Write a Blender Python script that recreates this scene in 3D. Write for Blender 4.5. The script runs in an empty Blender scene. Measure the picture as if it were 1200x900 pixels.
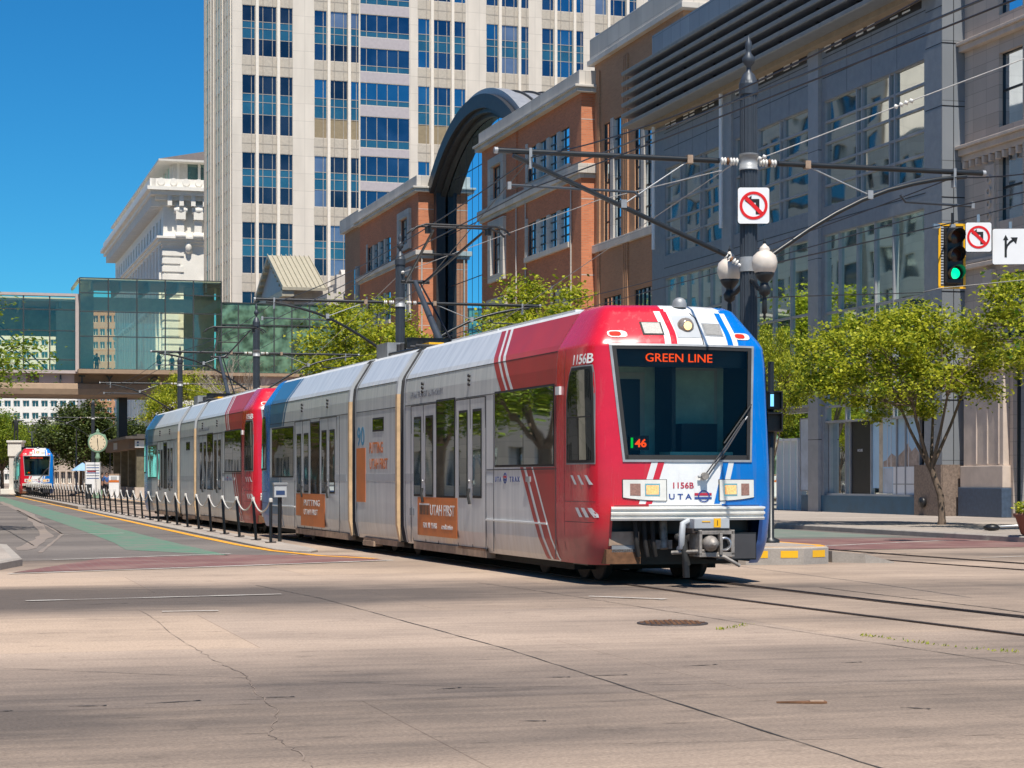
import bpy, math, random
import numpy as np
from mathutils import Vector, Matrix, Euler
random.seed(7)
R = math.radians
S = bpy.context.scene
COL = S.collection
THETA = math.atan(675/2333)                     # street heading against the camera axis
SN, CS = math.sin(THETA), math.cos(THETA)
F, HOR, EYE = 2333.0, 561.0, 1.466

def W(v, u, z=0.0):                              # street coords (v = right of street, u = along it) -> world
    return Vector((v*CS-u*SN, v*SN+u*CS, z))
def gp(px, py, z=0.0):                           # a point of the ground plane, world
    Y = (EYE-z)*F/(py-HOR)
    return Vector(((px-600)/F*Y, Y, z))
def tr(v, n): return tuple(round(c, n) for c in v)

# ------------------------------------------------------------------ materials
M = {}
def nt(name):
    m = bpy.data.materials.new(name); m.use_nodes = True
    t = m.node_tree; t.nodes.clear()
    M[name] = m
    return t
class N:
    def __init__(s, t): s.t = t
    def __call__(s, typ, ins=None, **kw):
        n = s.t.nodes.new(typ)
        for k, v in kw.items(): setattr(n, k, v)
        for k, v in (ins or {}).items():
            sock = n.inputs[k]
            if isinstance(v, bpy.types.NodeSocket): s.t.links.new(v, sock)
            else: sock.default_value = v
        return n
def c4(c): return (c[0], c[1], c[2], 1)
def ramp(n, fac, stops):
    r = n('ShaderNodeValToRGB', {'Fac': fac})
    e = r.color_ramp.elements
    while len(e) < len(stops): e.new(.5)
    for i, (p, c) in enumerate(stops): e[i].position = p; e[i].color = c4(c) if len(c) == 3 else c
    return r.outputs['Color']
def coords(n, scale=(1, 1, 1), rot=(0, 0, 0), world=False):
    if world:
        src = n('ShaderNodeNewGeometry').outputs['Position']
    else:
        src = n('ShaderNodeTexCoord').outputs['Object']
    return n('ShaderNodeMapping', {'Vector': src, 'Scale': scale, 'Rotation': rot}).outputs['Vector']
def pm(name, col, rough=.6, metal=0., var=.12, scale=3., stretch=(1, 1, 1), bump=0., bscale=30., coat=0., spec=.5, emis=None, estr=0., fine=0.):
    t = nt(name); n = N(t)
    vec = coords(n, stretch)
    no = n('ShaderNodeTexNoise', {'Vector': vec, 'Scale': scale, 'Detail': 6., 'Roughness': .6})
    lo = tuple(max(0, c*(1-var)) for c in col); hi = tuple(min(1, c*(1+var)) for c in col)
    color = ramp(n, no.outputs['Fac'], [(.3, lo), (.7, hi)])
    if fine:
        n2 = n('ShaderNodeTexNoise', {'Vector': coords(n), 'Scale': scale*14, 'Detail': 3.})
        color = n('ShaderNodeMix', {0: fine, 6: color, 7: ramp(n, n2.outputs['Fac'], [(.35, tuple(c*.55 for c in col)), (.65, tuple(min(1, c*1.4) for c in col))])}, data_type='RGBA').outputs[2]
    p = n('ShaderNodeBsdfPrincipled', {'Base Color': color, 'Roughness': rough, 'Metallic': metal, 'Coat Weight': coat, 'Coat Roughness': .08, 'Specular IOR Level': spec})
    rr = n('ShaderNodeMapRange', {'Value': no.outputs['Fac'], 'To Min': max(0, rough-.08), 'To Max': min(1, rough+.1)})
    t.links.new(rr.outputs[0], p.inputs['Roughness'])
    if bump:
        b = n('ShaderNodeTexNoise', {'Vector': coords(n), 'Scale': bscale, 'Detail': 4.})
        bp = n('ShaderNodeBump', {'Height': b.outputs['Fac'], 'Strength': bump, 'Distance': .02})
        t.links.new(bp.outputs[0], p.inputs['Normal'])
    if emis:
        p.inputs['Emission Color'].default_value = c4(emis); p.inputs['Emission Strength'].default_value = estr
    o = n('ShaderNodeOutputMaterial', {'Surface': p.outputs[0]})
    return M[name]
def gm(name, body, tint, refl, wav=.0, wscale=.4, rough=.02, bvar=.5, bsc=.35):
    """coated window glass: mirror of the surroundings over a dark interior colour"""
    t = nt(name); n = N(t)
    no = n('ShaderNodeTexNoise', {'Vector': coords(n), 'Scale': bsc, 'Detail': 2.})
    body_c = ramp(n, no.outputs['Fac'], [(.38, tuple(c*(1-bvar) for c in body)), (.62, tuple(c*(1+bvar) for c in body))])
    d = n('ShaderNodeBsdfDiffuse', {'Color': body_c})
    nm = None
    g = n('ShaderNodeBsdfGlossy', {'Color': c4(tint), 'Roughness': rough})
    if wav:
        w = n('ShaderNodeTexNoise', {'Vector': coords(n), 'Scale': wscale, 'Detail': 1.})
        b = n('ShaderNodeBump', {'Height': w.outputs['Fac'], 'Strength': wav, 'Distance': .1})
        t.links.new(b.outputs[0], g.inputs['Normal'])
    fr = n('ShaderNodeFresnel', {'IOR': 1.5})
    fac = n('ShaderNodeMath', {0: fr.outputs[0], 1: refl}, operation='ADD', use_clamp=True)
    mx = n('ShaderNodeMixShader', {0: fac.outputs[0], 1: d.outputs[0], 2: g.outputs[0]})
    n('ShaderNodeOutputMaterial', {'Surface': mx.outputs[0]})
def gt(name, tint, refl=.06, wav=0., ior=1.45):
    """see-through glass"""
    t = nt(name); n = N(t)
    d = n('ShaderNodeBsdfTransparent', {'Color': c4(tint)})
    g = n('ShaderNodeBsdfGlossy', {'Color': (.9, 1, .97, 1), 'Roughness': .01})
    if wav:
        w = n('ShaderNodeTexNoise', {'Vector': coords(n), 'Scale': .35, 'Detail': 1.})
        b = n('ShaderNodeBump', {'Height': w.outputs['Fac'], 'Strength': wav, 'Distance': .1})
        t.links.new(b.outputs[0], g.inputs['Normal'])
    fr = n('ShaderNodeFresnel', {'IOR': ior})
    fac = n('ShaderNodeMath', {0: fr.outputs[0], 1: refl}, operation='ADD', use_clamp=True)
    mx = n('ShaderNodeMixShader', {0: fac.outputs[0], 1: d.outputs[0], 2: g.outputs[0]})
    n('ShaderNodeOutputMaterial', {'Surface': mx.outputs[0]})
def brick(name, c1, c2, mortar):
    t = nt(name); n = N(t)
    o = n('ShaderNodeTexCoord').outputs['Object']
    sx = n('ShaderNodeSeparateXYZ', {0: o})
    ad = n('ShaderNodeMath', {0: sx.outputs[0], 1: sx.outputs[1]}, operation='ADD')
    cb = n('ShaderNodeCombineXYZ', {0: ad.outputs[0], 1: sx.outputs[2]})
    b = n('ShaderNodeTexBrick', {'Vector': cb.outputs[0], 'Color1': c4(c1), 'Color2': c4(c2), 'Mortar': c4(mortar), 'Scale': 1., 'Mortar Size': .012, 'Brick Width': .3, 'Row Height': .1, 'Bias': -.1})
    no = n('ShaderNodeTexNoise', {'Vector': o, 'Scale': .35, 'Detail': 5.})
    mx = n('ShaderNodeMix', {0: .5, 6: b.outputs[0], 7: ramp(n, no.outputs['Fac'], [(.3, (.74, .74, .74)), (.7, (1, 1, 1))])}, data_type='RGBA', blend_type='MULTIPLY')
    p = n('ShaderNodeBsdfPrincipled', {'Base Color': mx.outputs[2], 'Roughness': .85})
    n('ShaderNodeOutputMaterial', {'Surface': p.outputs[0]})
def panelled(name, col, gw, gh, rough=.6, metal=0., line=.6, off=(0, 0, 0), lw=.02, var=.1):
    """cladding with fine joints every gw x gh metres"""
    t = nt(name); n = N(t)
    o = n('ShaderNodeTexCoord').outputs['Object']
    mp = n('ShaderNodeMapping', {'Vector': o, 'Location': off}).outputs[0]
    sx = n('ShaderNodeSeparateXYZ', {0: mp})
    ad = n('ShaderNodeMath', {0: sx.outputs[0], 1: sx.outputs[1]}, operation='ADD')
    cb = n('ShaderNodeCombineXYZ', {0: ad.outputs[0], 1: sx.outputs[2]})
    lo = tuple(c*(1-var) for c in col); hi = tuple(min(1, c*(1+var)) for c in col)
    b = n('ShaderNodeTexBrick', {'Vector': cb.outputs[0], 'Color1': c4(lo), 'Color2': c4(hi), 'Mortar': c4(tuple(c*line for c in col)), 'Scale': 1., 'Mortar Size': lw, 'Brick Width': gw, 'Row Height': gh}, offset=0.)
    no = n('ShaderNodeTexNoise', {'Vector': coords(n, (1, 1, .25)), 'Scale': .8, 'Detail': 6.})
    mx = n('ShaderNodeMix', {0: .35, 6: b.outputs[0], 7: ramp(n, no.outputs['Fac'], [(.3, (.6, .6, .6)), (.7, (1, 1, 1))])}, data_type='RGBA', blend_type='MULTIPLY')
    p = n('ShaderNodeBsdfPrincipled', {'Base Color': mx.outputs[2], 'Roughness': rough, 'Metallic': metal})
    n('ShaderNodeOutputMaterial', {'Surface': p.outputs[0]})

# ------------------------------------------------------------------ mesh builder
class MB:
    def __init__(s, off=(0, 0, 0)): s.v = []; s.f = []; s.m = []; s.off = off; s.sm = []
    def add(s, vs, fs, m, smooth=False):
        b = len(s.v); ox, oy, oz = s.off
        s.v += [(p[0]+ox, p[1]+oy, p[2]+oz) for p in vs]
        for f in fs: s.f.append(tuple(i+b for i in f)); s.m.append(m); s.sm.append(smooth)
        return s
    def box(s, x0, x1, y0, y1, z0, z1, m):
        if x0 > x1: x0, x1 = x1, x0
        if y0 > y1: y0, y1 = y1, y0
        if z0 > z1: z0, z1 = z1, z0
        vs = [(x0, y0, z0), (x1, y0, z0), (x1, y1, z0), (x0, y1, z0), (x0, y0, z1), (x1, y0, z1), (x1, y1, z1), (x0, y1, z1)]
        return s.add(vs, [(0, 3, 2, 1), (4, 5, 6, 7), (0, 1, 5, 4), (1, 2, 6, 5), (2, 3, 7, 6), (3, 0, 4, 7)], m)
    def quad(s, a, b, c, d, m): return s.add([a, b, c, d], [(0, 1, 2, 3)], m)
    def tube(s, pts, r, m, n=8, r1=None, caps=True):
        pts = [Vector(p) for p in pts]; vs = []; fs = []
        k = len(pts)
        prev = None
        for i, p in enumerate(pts):
            d = (pts[min(i+1, k-1)]-pts[max(i-1, 0)]).normalized()
            if prev is None:
                a = d.cross(Vector((0, 0, 1)))
                if a.length < 1e-3: a = Vector((1, 0, 0))
                a.normalize()
            else:
                a = (prev-d*prev.dot(d)).normalized()
            prev = a
            b = d.cross(a)
            rr = r if r1 is None else r+(r1-r)*i/(k-1)
            if isinstance(r, (list, tuple)): rr = r[i]
            for j in range(n):
                t = 2*math.pi*j/n
                vs.append(p+a*(math.cos(t)*rr)+b*(math.sin(t)*rr))
        for i in range(k-1):
            for j in range(n):
                fs.append((i*n+j, i*n+(j+1) % n, (i+1)*n+(j+1) % n, (i+1)*n+j))
        s.add(vs, fs, m, n > 5)
        if caps:
            s.add(vs[:n], [tuple(range(n-1, -1, -1))], m); s.add(vs[-n:], [tuple(range(n))], m)
        return s
    def lathe(s, prof, m, c=(0, 0, 0), n=20, axis='z', smooth=True):
        vs = []; fs = []
        for (r, h) in prof:
            for j in range(n):
                t = 2*math.pi*j/n; a, b = r*math.cos(t), r*math.sin(t)
                if axis == 'z': p = (c[0]+a, c[1]+b, c[2]+h)
                elif axis == 'y': p = (c[0]+a, c[1]+h, c[2]+b)
                else: p = (c[0]+h, c[1]+a, c[2]+b)
                vs.append(p)
        k = len(prof)
        for i in range(k-1):
            for j in range(n): fs.append((i*n+j, i*n+(j+1) % n, (i+1)*n+(j+1) % n, (i+1)*n+j))
        s.add(vs, fs, m, smooth)
        s.add(vs[:n], [tuple(range(n))], m); s.add(vs[-n:], [tuple(range(n))], m)
        return s
    def prism(s, poly, y0, y1, m, fn=None):
        """polygon in (a,b), extruded between y0,y1; fn(a,b,h)->point"""
        fn = fn or (lambda a, b, h: (a, h, b))
        k = len(poly)
        vs = [fn(a, b, y0) for a, b in poly]+[fn(a, b, y1) for a, b in poly]
        fs = [tuple(range(k-1, -1, -1)), tuple(range(k, 2*k))]+[(i, (i+1) % k, k+(i+1) % k, k+i) for i in range(k)]
        return s.add(vs, fs, m)
    def ring(s, c, r0, r1, h, m, fn, n=32):
        """flat ring between radii, thickness h: fn(a,b,h)"""
        for j in range(n):
            t0, t1 = 2*math.pi*j/n, 2*math.pi*(j+1)/n
            P = [(c[0]+r*math.cos(t), c[1]+r*math.sin(t)) for r, t in ((r0, t0), (r1, t0), (r1, t1), (r0, t1))]
            s.prism(P, 0, h, m, fn)
        return s
    def build(s, name, parent=None, bevel=0, loc=None, rz=None):
        me = bpy.data.meshes.new(name)
        me.from_pydata([tuple(p) for p in s.v], [], s.f)
        keys = []
        for k in s.m:
            if k not in keys: keys.append(k)
        for k in keys: me.materials.append(M[k])
        idx = {k: i for i, k in enumerate(keys)}
        me.polygons.foreach_set('material_index', [idx[k] for k in s.m])
        me.polygons.foreach_set('use_smooth', s.sm)
        me.update()
        o = bpy.data.objects.new(name, me); COL.objects.link(o)
        if parent is not None: o.parent = parent
        if loc is not None: o.location = loc
        if rz is not None: o.rotation_euler.z = rz
        if bevel:
            b = o.modifiers.new('Bevel', 'BEVEL'); b.width = bevel; b.segments = 2; b.limit_method = 'ANGLE'; b.angle_limit = R(40)
        return o
def thing(name, label, cat, loc=(0, 0, 0), rz=0, group=None, kind=None):
    o = bpy.data.objects.new(name, None); COL.objects.link(o)
    o.empty_display_size = .1
    o.location = loc; o.rotation_euler.z = rz
    return tag(o, label, cat, group, kind)
def tag(o, label=None, cat=None, group=None, kind=None):
    if label: o['label'] = label
    if cat: o['category'] = cat
    if group: o['group'] = group
    if kind: o['kind'] = kind
    return o
def kids(o): return [c for c in bpy.data.objects if c.parent == o]
def copy_tree(o, parent=None):
    c = o.copy(); COL.objects.link(c); c.parent = parent
    for ch in KIDS.get(o.name, None) or kids(o): copy_tree(ch, c)
    return c
KIDS = {}
_tc = {}
def text_mesh(s, size=1., extrude=.004, align='CENTER', bold=0.):
    cu = bpy.data.curves.new('lettering', 'FONT'); cu.body = s; cu.size = size; cu.extrude = extrude
    cu.align_x = align; cu.align_y = 'BOTTOM_BASELINE'; cu.resolution_u = 3; cu.offset = bold
    ob = bpy.data.objects.new('lettering', cu); COL.objects.link(ob)
    dg = bpy.context.evaluated_depsgraph_get(); dg.update()
    me = bpy.data.meshes.new_from_object(ob.evaluated_get(dg))
    bpy.data.objects.remove(ob); bpy.data.curves.remove(cu)
    return me
def text(s, size, m, name, parent, origin, xax, yax, ext=.003, align='CENTER', bold=0., sx=1., warp=None, width=None):
    me = text_mesh(s, size, ext, align, bold)
    X, Yv = Vector(xax), Vector(yax); Z = X.cross(Yv)
    if width:
        xs = [v.co.x for v in me.vertices]; sx = width/(max(xs)-min(xs))
    for v in me.vertices:
        a, b, h = v.co
        if warp: v.co = warp(a*sx, b, h)
        else: v.co = Vector(origin)+X*(a*sx)+Yv*b+Z*h
    me.materials.clear(); me.materials.append(M[m])
    me.name = name
    o = bpy.data.objects.new(name, me); COL.objects.link(o)
    if parent is not None: o.parent = parent
    return o
def interp(tab, x):
    if x <= tab[0][0]: return tab[0][1]
    for (a, b), (c, d) in zip(tab, tab[1:]):
        if x <= c: return b+(d-b)*(x-a)/(c-a) if c > a else d
    return tab[-1][1]
def wallgrid(mb, P, a0, a1, z0, z1, holes, depth, m, mreveal=None):
    """wall face P(a,z,d) with rectangular holes (a0,a1,z0,z1) and reveals of the given depth"""
    A = sorted({a0, a1, *[h[0] for h in holes], *[h[1] for h in holes]}); Z = sorted({z0, z1, *[h[2] for h in holes], *[h[3] for h in holes]})
    A = [a for a in A if a0 <= a <= a1]; Z = [z for z in Z if z0 <= z <= z1]
    for i in range(len(A)-1):
        for j in range(len(Z)-1):
            ca, cz = (A[i]+A[i+1])/2, (Z[j]+Z[j+1])/2
            if any(h[0] < ca < h[1] and h[2] < cz < h[3] for h in holes): continue
            mb.quad(P(A[i], Z[j], 0), P(A[i+1], Z[j], 0), P(A[i+1], Z[j+1], 0), P(A[i], Z[j+1], 0), m)
    r = mreveal or m
    for h in holes:
        b0, b1, c0, c1 = h[:4]
        for (p, q) in (((b0, c0), (b1, c0)), ((b1, c0), (b1, c1)), ((b1, c1), (b0, c1)), ((b0, c1), (b0, c0))):
            mb.quad(P(p[0], p[1], 0), P(q[0], q[1], 0), P(q[0], q[1], depth), P(p[0], p[1], depth), r)
def pbox(mb, P, a0, a1, z0, z1, d0, d1, m):
    """box on a wall: from depth d0 to d1 (negative = proud)"""
    v = [P(a, z, d) for d in (d0, d1) for (a, z) in ((a0, z0), (a1, z0), (a1, z1), (a0, z1))]
    mb.add(v, [(0, 1, 2, 3), (4, 7, 6, 5), (0, 4, 5, 1), (1, 5, 6, 2), (2, 6, 7, 3), (3, 7, 4, 0)], m)
def window(P, off, parent, a0, a1, z0, z1, depth, glass, frame, na=1, nz=1, fw=.06, name='window', zs=None, as_=None, gl2=None, fd=.05):
    mb = MB(off)
    As = as_ or [a0+(a1-a0)*i/na for i in range(na+1)]
    Zs = zs or [z0+(z1-z0)*i/nz for i in range(nz+1)]
    for i in range(len(As)-1):
        for j in range(len(Zs)-1):
            g = gl2[j] if gl2 else glass
            k = random.uniform(-.004, .004)*(As[i+1]-As[i]); k2 = random.uniform(-.004, .004)*(Zs[j+1]-Zs[j])
            mb.quad(P(As[i], Zs[j], depth+k), P(As[i+1], Zs[j], depth-k), P(As[i+1], Zs[j+1], depth-k+k2), P(As[i], Zs[j+1], depth+k+k2), g)
    for a in As: pbox(mb, P, a-fw/2, a+fw/2, z0, z1, depth-fd, depth+.04, frame)
    for z in Zs: pbox(mb, P, a0, a1, z-fw/2, z+fw/2, depth-fd*.8, depth+.035, frame)
    return mb.build(name, parent)

def paint(name, col):
    """vehicle paint with road grime along the skirts and faint rain streaks"""
    t = nt(name); n = N(t)
    o = n('ShaderNodeTexCoord').outputs['Object']
    z = n('ShaderNodeSeparateXYZ', {0: o}).outputs[2]
    a = n('ShaderNodeTexNoise', {'Vector': coords(n, (7, 7, .5)), 'Scale': 1.6, 'Detail': 6., 'Roughness': .65}).outputs['Fac']
    b = n('ShaderNodeTexNoise', {'Vector': o, 'Scale': 3., 'Detail': 7., 'Roughness': .7}).outputs['Fac']
    zz = n('ShaderNodeMath', {0: z, 1: n('ShaderNodeMath', {0: b, 1: 1.1}, operation='MULTIPLY').outputs[0]}, operation='ADD').outputs[0]
    low = n('ShaderNodeMapRange', {'Value': zz, 'From Min': .75, 'From Max': 1.7, 'To Min': .5, 'To Max': .0}).outputs[0]
    st = n('ShaderNodeMapRange', {'Value': a, 'From Min': .55, 'From Max': .8, 'To Min': .0, 'To Max': .28}).outputs[0]
    g = n('ShaderNodeMath', {0: low, 1: st}, operation='MAXIMUM').outputs[0]
    c1 = ramp(n, b, [(.3, tuple(c*.9 for c in col)), (.7, tuple(min(1, c*1.06) for c in col))])
    mx = n('ShaderNodeMix', {0: g, 6: c1, 7: (.19, .15, .12, 1)}, data_type='RGBA').outputs[2]
    rg = n('ShaderNodeMapRange', {'Value': g, 'From Max': .5, 'To Min': .26, 'To Max': .7}).outputs[0]
    w = n('ShaderNodeTexNoise', {'Vector': o, 'Scale': 1.6, 'Detail': 2.}).outputs['Fac']
    bp = n('ShaderNodeBump', {'Height': w, 'Strength': .2, 'Distance': .02})
    p = n('ShaderNodeBsdfPrincipled', {'Base Color': mx, 'Roughness': rg, 'Coat Weight': .4, 'Coat Roughness': .12, 'Normal': bp.outputs[0]})
    n('ShaderNodeOutputMaterial', {'Surface': p.outputs[0]})
# ------------------------------------------------------------------ palette
paint('red_paint', (.60, .012, .03))
paint('blue_paint', (.0, .16, .55))
paint('white_paint', (.80, .80, .79))
pm('stripe_white', (.72, .73, .72), .35, var=.05)
pm('dull_red', (.40, .03, .03), .45, var=.12, scale=1.5, coat=.12)
pm('dull_blue', (.03, .13, .26), .35, var=.12, scale=1.5, coat=.3)
def silver():
    t = nt('silver'); n = N(t)
    st = n('ShaderNodeTexNoise', {'Vector': coords(n, (1, 3, .25)), 'Scale': 2.2, 'Detail': 6.})
    col = ramp(n, st.outputs['Fac'], [(.3, (.54, .56, .58)), (.55, (.66, .675, .685)), (.75, (.74, .75, .755))])
    sx = n('ShaderNodeSeparateXYZ', {0: n('ShaderNodeTexCoord').outputs['Object']})
    dn = n('ShaderNodeTexNoise', {'Vector': coords(n, (1, 2, .5)), 'Scale': 5., 'Detail': 5.})
    zz = n('ShaderNodeMath', {0: sx.outputs[2], 1: n('ShaderNodeMath', {0: dn.outputs['Fac'], 1: .5}, operation='MULTIPLY').outputs[0]}, operation='ADD')
    dirt = n('ShaderNodeMapRange', {'Value': zz.outputs[0], 'From Min': .55, 'From Max': 1.05, 'To Min': .55, 'To Max': 0.})
    mx = n('ShaderNodeMix', {0: dirt.outputs[0], 6: col, 7: (.36, .27, .19, 1)}, data_type='RGBA')
    p = n('ShaderNodeBsdfPrincipled', {'Base Color': mx.outputs[2], 'Roughness': .34, 'Metallic': .12, 'Coat Weight': .3, 'Coat Roughness': .1})
    w = n('ShaderNodeTexNoise', {'Vector': coords(n), 'Scale': .9, 'Detail': 2.})
    b = n('ShaderNodeBump', {'Height': w.outputs['Fac'], 'Strength': .25, 'Distance': .02})
    t.links.new(b.outputs[0], p.inputs['Normal'])
    n('ShaderNodeOutputMaterial', {'Surface': p.outputs[0]})
silver()
pm('silver_roof', (.66, .67, .67), .45, var=.1, metal=.1)
pm('panel_grey', (.42, .44, .46), .5, var=.1)
pm('orange_vinyl', (.62, .17, .035), .45, var=.12, scale=3)
pm('tan_edge', (.62, .43, .25), .6, var=.2, scale=4)
pm('sky_vinyl', (.05, .25, .42), .45)
pm('bellows', (.035, .035, .037), .7, var=.3)
pm('black', (.012, .012, .014), .4)
pm('rubber', (.02, .02, .02), .7)
pm('seam', (.05, .05, .055), .8)
pm('under', (.02, .018, .017), .8, var=.5, scale=6)
pm('rust', (.16, .075, .035), .85, var=.5, scale=8)
pm('rust_light', (.34, .24, .17), .8, var=.35, scale=5)
pm('steel', (.45, .45, .46), .35, metal=.8, var=.2)
pm('grey_metal', (.32, .33, .34), .5, metal=.3, var=.2)
pm('cast', (.3, .27, .24), .6, metal=.4, var=.4, scale=12)
pm('pole_grey', (.045, .055, .07), .45, metal=.2, var=.15)
pm('pole_black', (.012, .015, .018), .4, var=.2)
pm('sign_white', (.8, .8, .8), .4, var=.03)
pm('sign_red', (.7, .01, .01), .4, var=.04)
pm('sign_black', (.01, .01, .01), .5)
pm('yellow', (.85, .45, .01), .45, var=.06)
pm('navy_ink', (.02, .06, .25), .5)
pm('red_ink', (.45, .02, .05), .5)
pm('white_ink', (.8, .8, .78), .5)
pm('grey_ink', (.2, .22, .25), .5)
pm('led', (.2, .01, 0), .5, emis=(1, .07, .0), estr=1.3)
pm('led_green', (0, .2, 0), .5, emis=(.0, .7, .05), estr=.8)
pm('lamp_warm', (.8, .6, .3), .2, emis=(1, .55, .18), estr=1.3)
pm('lens_clear', (.35, .3, .25), .1, metal=.4, var=.3, scale=30)
pm('lens_red', (.4, .02, .01), .2, emis=(1, .08, .02), estr=.25)
pm('reflector', (.80, .77, .70), .3, metal=.1)
pm('signal_green', (0, .3, .15), .3, emis=(.0, .9, .35), estr=1.2)
pm('signal_amber_off', (.35, .1, .02), .3)
pm('signal_white', (.2, .4, .7), .3, emis=(.2, .6, 1), estr=1.2)
pm('porcelain', (.7, .68, .64), .3, var=.1)
pm('globe', (.66, .58, .50), .3, var=.12, scale=6, spec=.6)
pm('rope', (.5, .48, .45), .8, var=.15)
gm('train_glass', (.010, .012, .011), (.9, .95, .9), .10, .03, .8, bvar=.4)
gt('shield_glass', (.66, .76, .72), .01, ior=1.25)
pm('cab_wall', (.66, .82, .66), .6, var=.2)
pm('cab_dark', (.02, .025, .028), .6)
pm('cab_frame', (.72, .68, .56), .5)
pm('seat_blue', (.02, .05, .14), .8)
brick('brick_red', (.70, .235, .105), (.56, .175, .08), (.52, .28, .17))
brick('brick_tan', (.52, .27, .14), (.45, .225, .115), (.45, .28, .18))
panelled('cream_stone', (.60, .55, .49), 1.8, .9, .7, line=.75)
panelled('grey_clad', (.265, .285, .31), 1.22, 2.1, .5, metal=.25, line=.55, lw=.018)
pm('grey_plain', (.255, .275, .30), .5, metal=.15, var=.12)
pm('grey_light', (.36, .36, .37), .45, metal=.2, var=.1)
pm('grey_taupe', (.20, .195, .19), .6, var=.12)
pm('soffit_bounce', (.34, .27, .2), .7)  # light brown: sunlight bounced from below is put into the louvre underside colour
panelled('beige_stone', (.56, .46, .385), .9, .45, .8, line=.72, lw=.012)
pm('beige_trim', (.57, .47, .395), .8, var=.12, scale=2, bump=.2)
pm('granite_blue', (.06, .09, .14), .5, var=.25, scale=8)
pm('granite_brown', (.2, .15, .12), .6, var=.4, scale=14)
pm('tile_blue', (.03, .10, .17), .4, var=.2, scale=2)
panelled('tower_stone', (.68, .60, .515), 1.4, 2.0, .65, line=.8, lw=.03, var=.04)
pm('tower_fin', (.76, .67, .57), .5, var=.05)
pm('tower_spandrel', (.46, .40, .33), .75, var=.15, scale=3, fine=.25)
pm('tower_band', (.42, .37, .38), .6, var=.08)
pm('tower_mull', (.36, .31, .26), .5)
pm('tower_louvre', (.26, .2, .12), .7)
gm('tower_glass', (.01, .03, .05), (.36, .66, .85), .36, .08, .3, bvar=.7, bsc=.25)
gm('tower_glass_mid', (.008, .018, .035), (.30, .50, .70), .22, .08, .3, bvar=.7, bsc=.3)
gm('tower_glass_blind', (.12, .15, .19), (.35, .6, .85), .2, .04, .3, bvar=.2, bsc=.3)
gm('tower_glass_dark', (.010, .014, .022), (.35, .5, .65), .10, .06, .25, bvar=.6)
gm('tower_teal', (.025, .085, .11), (.32, .58, .66), .24, .03, .3, bvar=.2)
gm('brick_glass', (.018, .025, .03), (.7, .85, .95), .12, .04, .5, bvar=.5)
gm('atrium_glass', (.04, .10, .15), (.62, .85, 1), .62, .03, .2, bvar=.2)
gm('grey_glass', (.045, .085, .09), (.62, .66, .64), .18, .14, .3, bvar=.6)
gm('green_glass', (.05, .11, .085), (.75, .9, .82), .18, .12, .25, bvar=.5)
gm('hotel_glass', (.03, .09, .08), (.7, .95, .9), .2, .03, .5)
gm('stone_glass', (.012, .014, .018), (.7, .8, .9), .08, .03, .4)
gt('shop_glass', (.75, .85, .85), .08)
gt('bridge_glass', (.97, 1, .84), .07, .05)
gt('bridge_rear_glass', (.92, .90, .72), .02)
gm('bridge_green', (.13, .24, .16), (.7, .95, .82), .22, .12, .4, bvar=.6, bsc=1.1)
pm('arch_metal', (.04, .04, .042), .45, var=.15, spec=.3)
pm('arch_soffit', (.03, .028, .026), .5)
pm('zinc', (.42, .42, .43), .45, metal=.5, var=.1)
pm('copper_roof', (.40, .36, .27), .5, metal=.1, var=.1)
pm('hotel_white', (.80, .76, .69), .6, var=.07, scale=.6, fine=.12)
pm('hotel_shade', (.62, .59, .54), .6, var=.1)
pm('slate', (.12, .10, .09), .8, var=.3)
pm('bridge_pink', (.50, .42, .40), .7, var=.06)
pm('bridge_beam', (.36, .25, .165), .7, var=.1)
pm('bridge_frame', (.055, .06, .06), .4)
pm('bridge_inside', (.6, .58, .44), .8, var=.1)
pm('truss', (.4, .42, .34), .6)
pm('concrete', (.36, .32, .28), .85, var=.15, scale=2, fine=.2, bump=.2)
pm('kerb', (.34, .305, .27), .85, var=.18, scale=3, fine=.2)
pm('iron', (.07, .055, .05), .6, metal=.4, var=.4, scale=20)
pm('bark', (.16, .115, .085), .9, var=.35, scale=9, stretch=(1, 1, .3), bump=.5, bscale=18)
pm('bark_pale', (.34, .29, .24), .9, var=.25, scale=9)
pm('bronze', (.04, .045, .045), .5, metal=.5)
pm('clock_green', (.20, .32, .22), .5, var=.12)
pm('clock_face', (.72, .6, .42), .5)
pm('canopy', (.10, .085, .075), .7, var=.2)
pm('canopy_beam', (.20, .13, .09), .7)
pm('column_stone', (.15, .13, .085), .85, var=.3, scale=3)
pm('skin', (.35, .19, .13), .6)
pm('cloth_blue', (.04, .11, .3), .9); pm('cloth_red', (.3, .04, .05), .9); pm('cloth_brown', (.11, .08, .05), .9); pm('cloth_dark', (.02, .022, .03), .9); pm('cloth_teal', (.08, .25, .28), .9)
pm('hair', (.03, .02, .015), .8)
pm('pot', (.25, .11, .07), .8)
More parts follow.
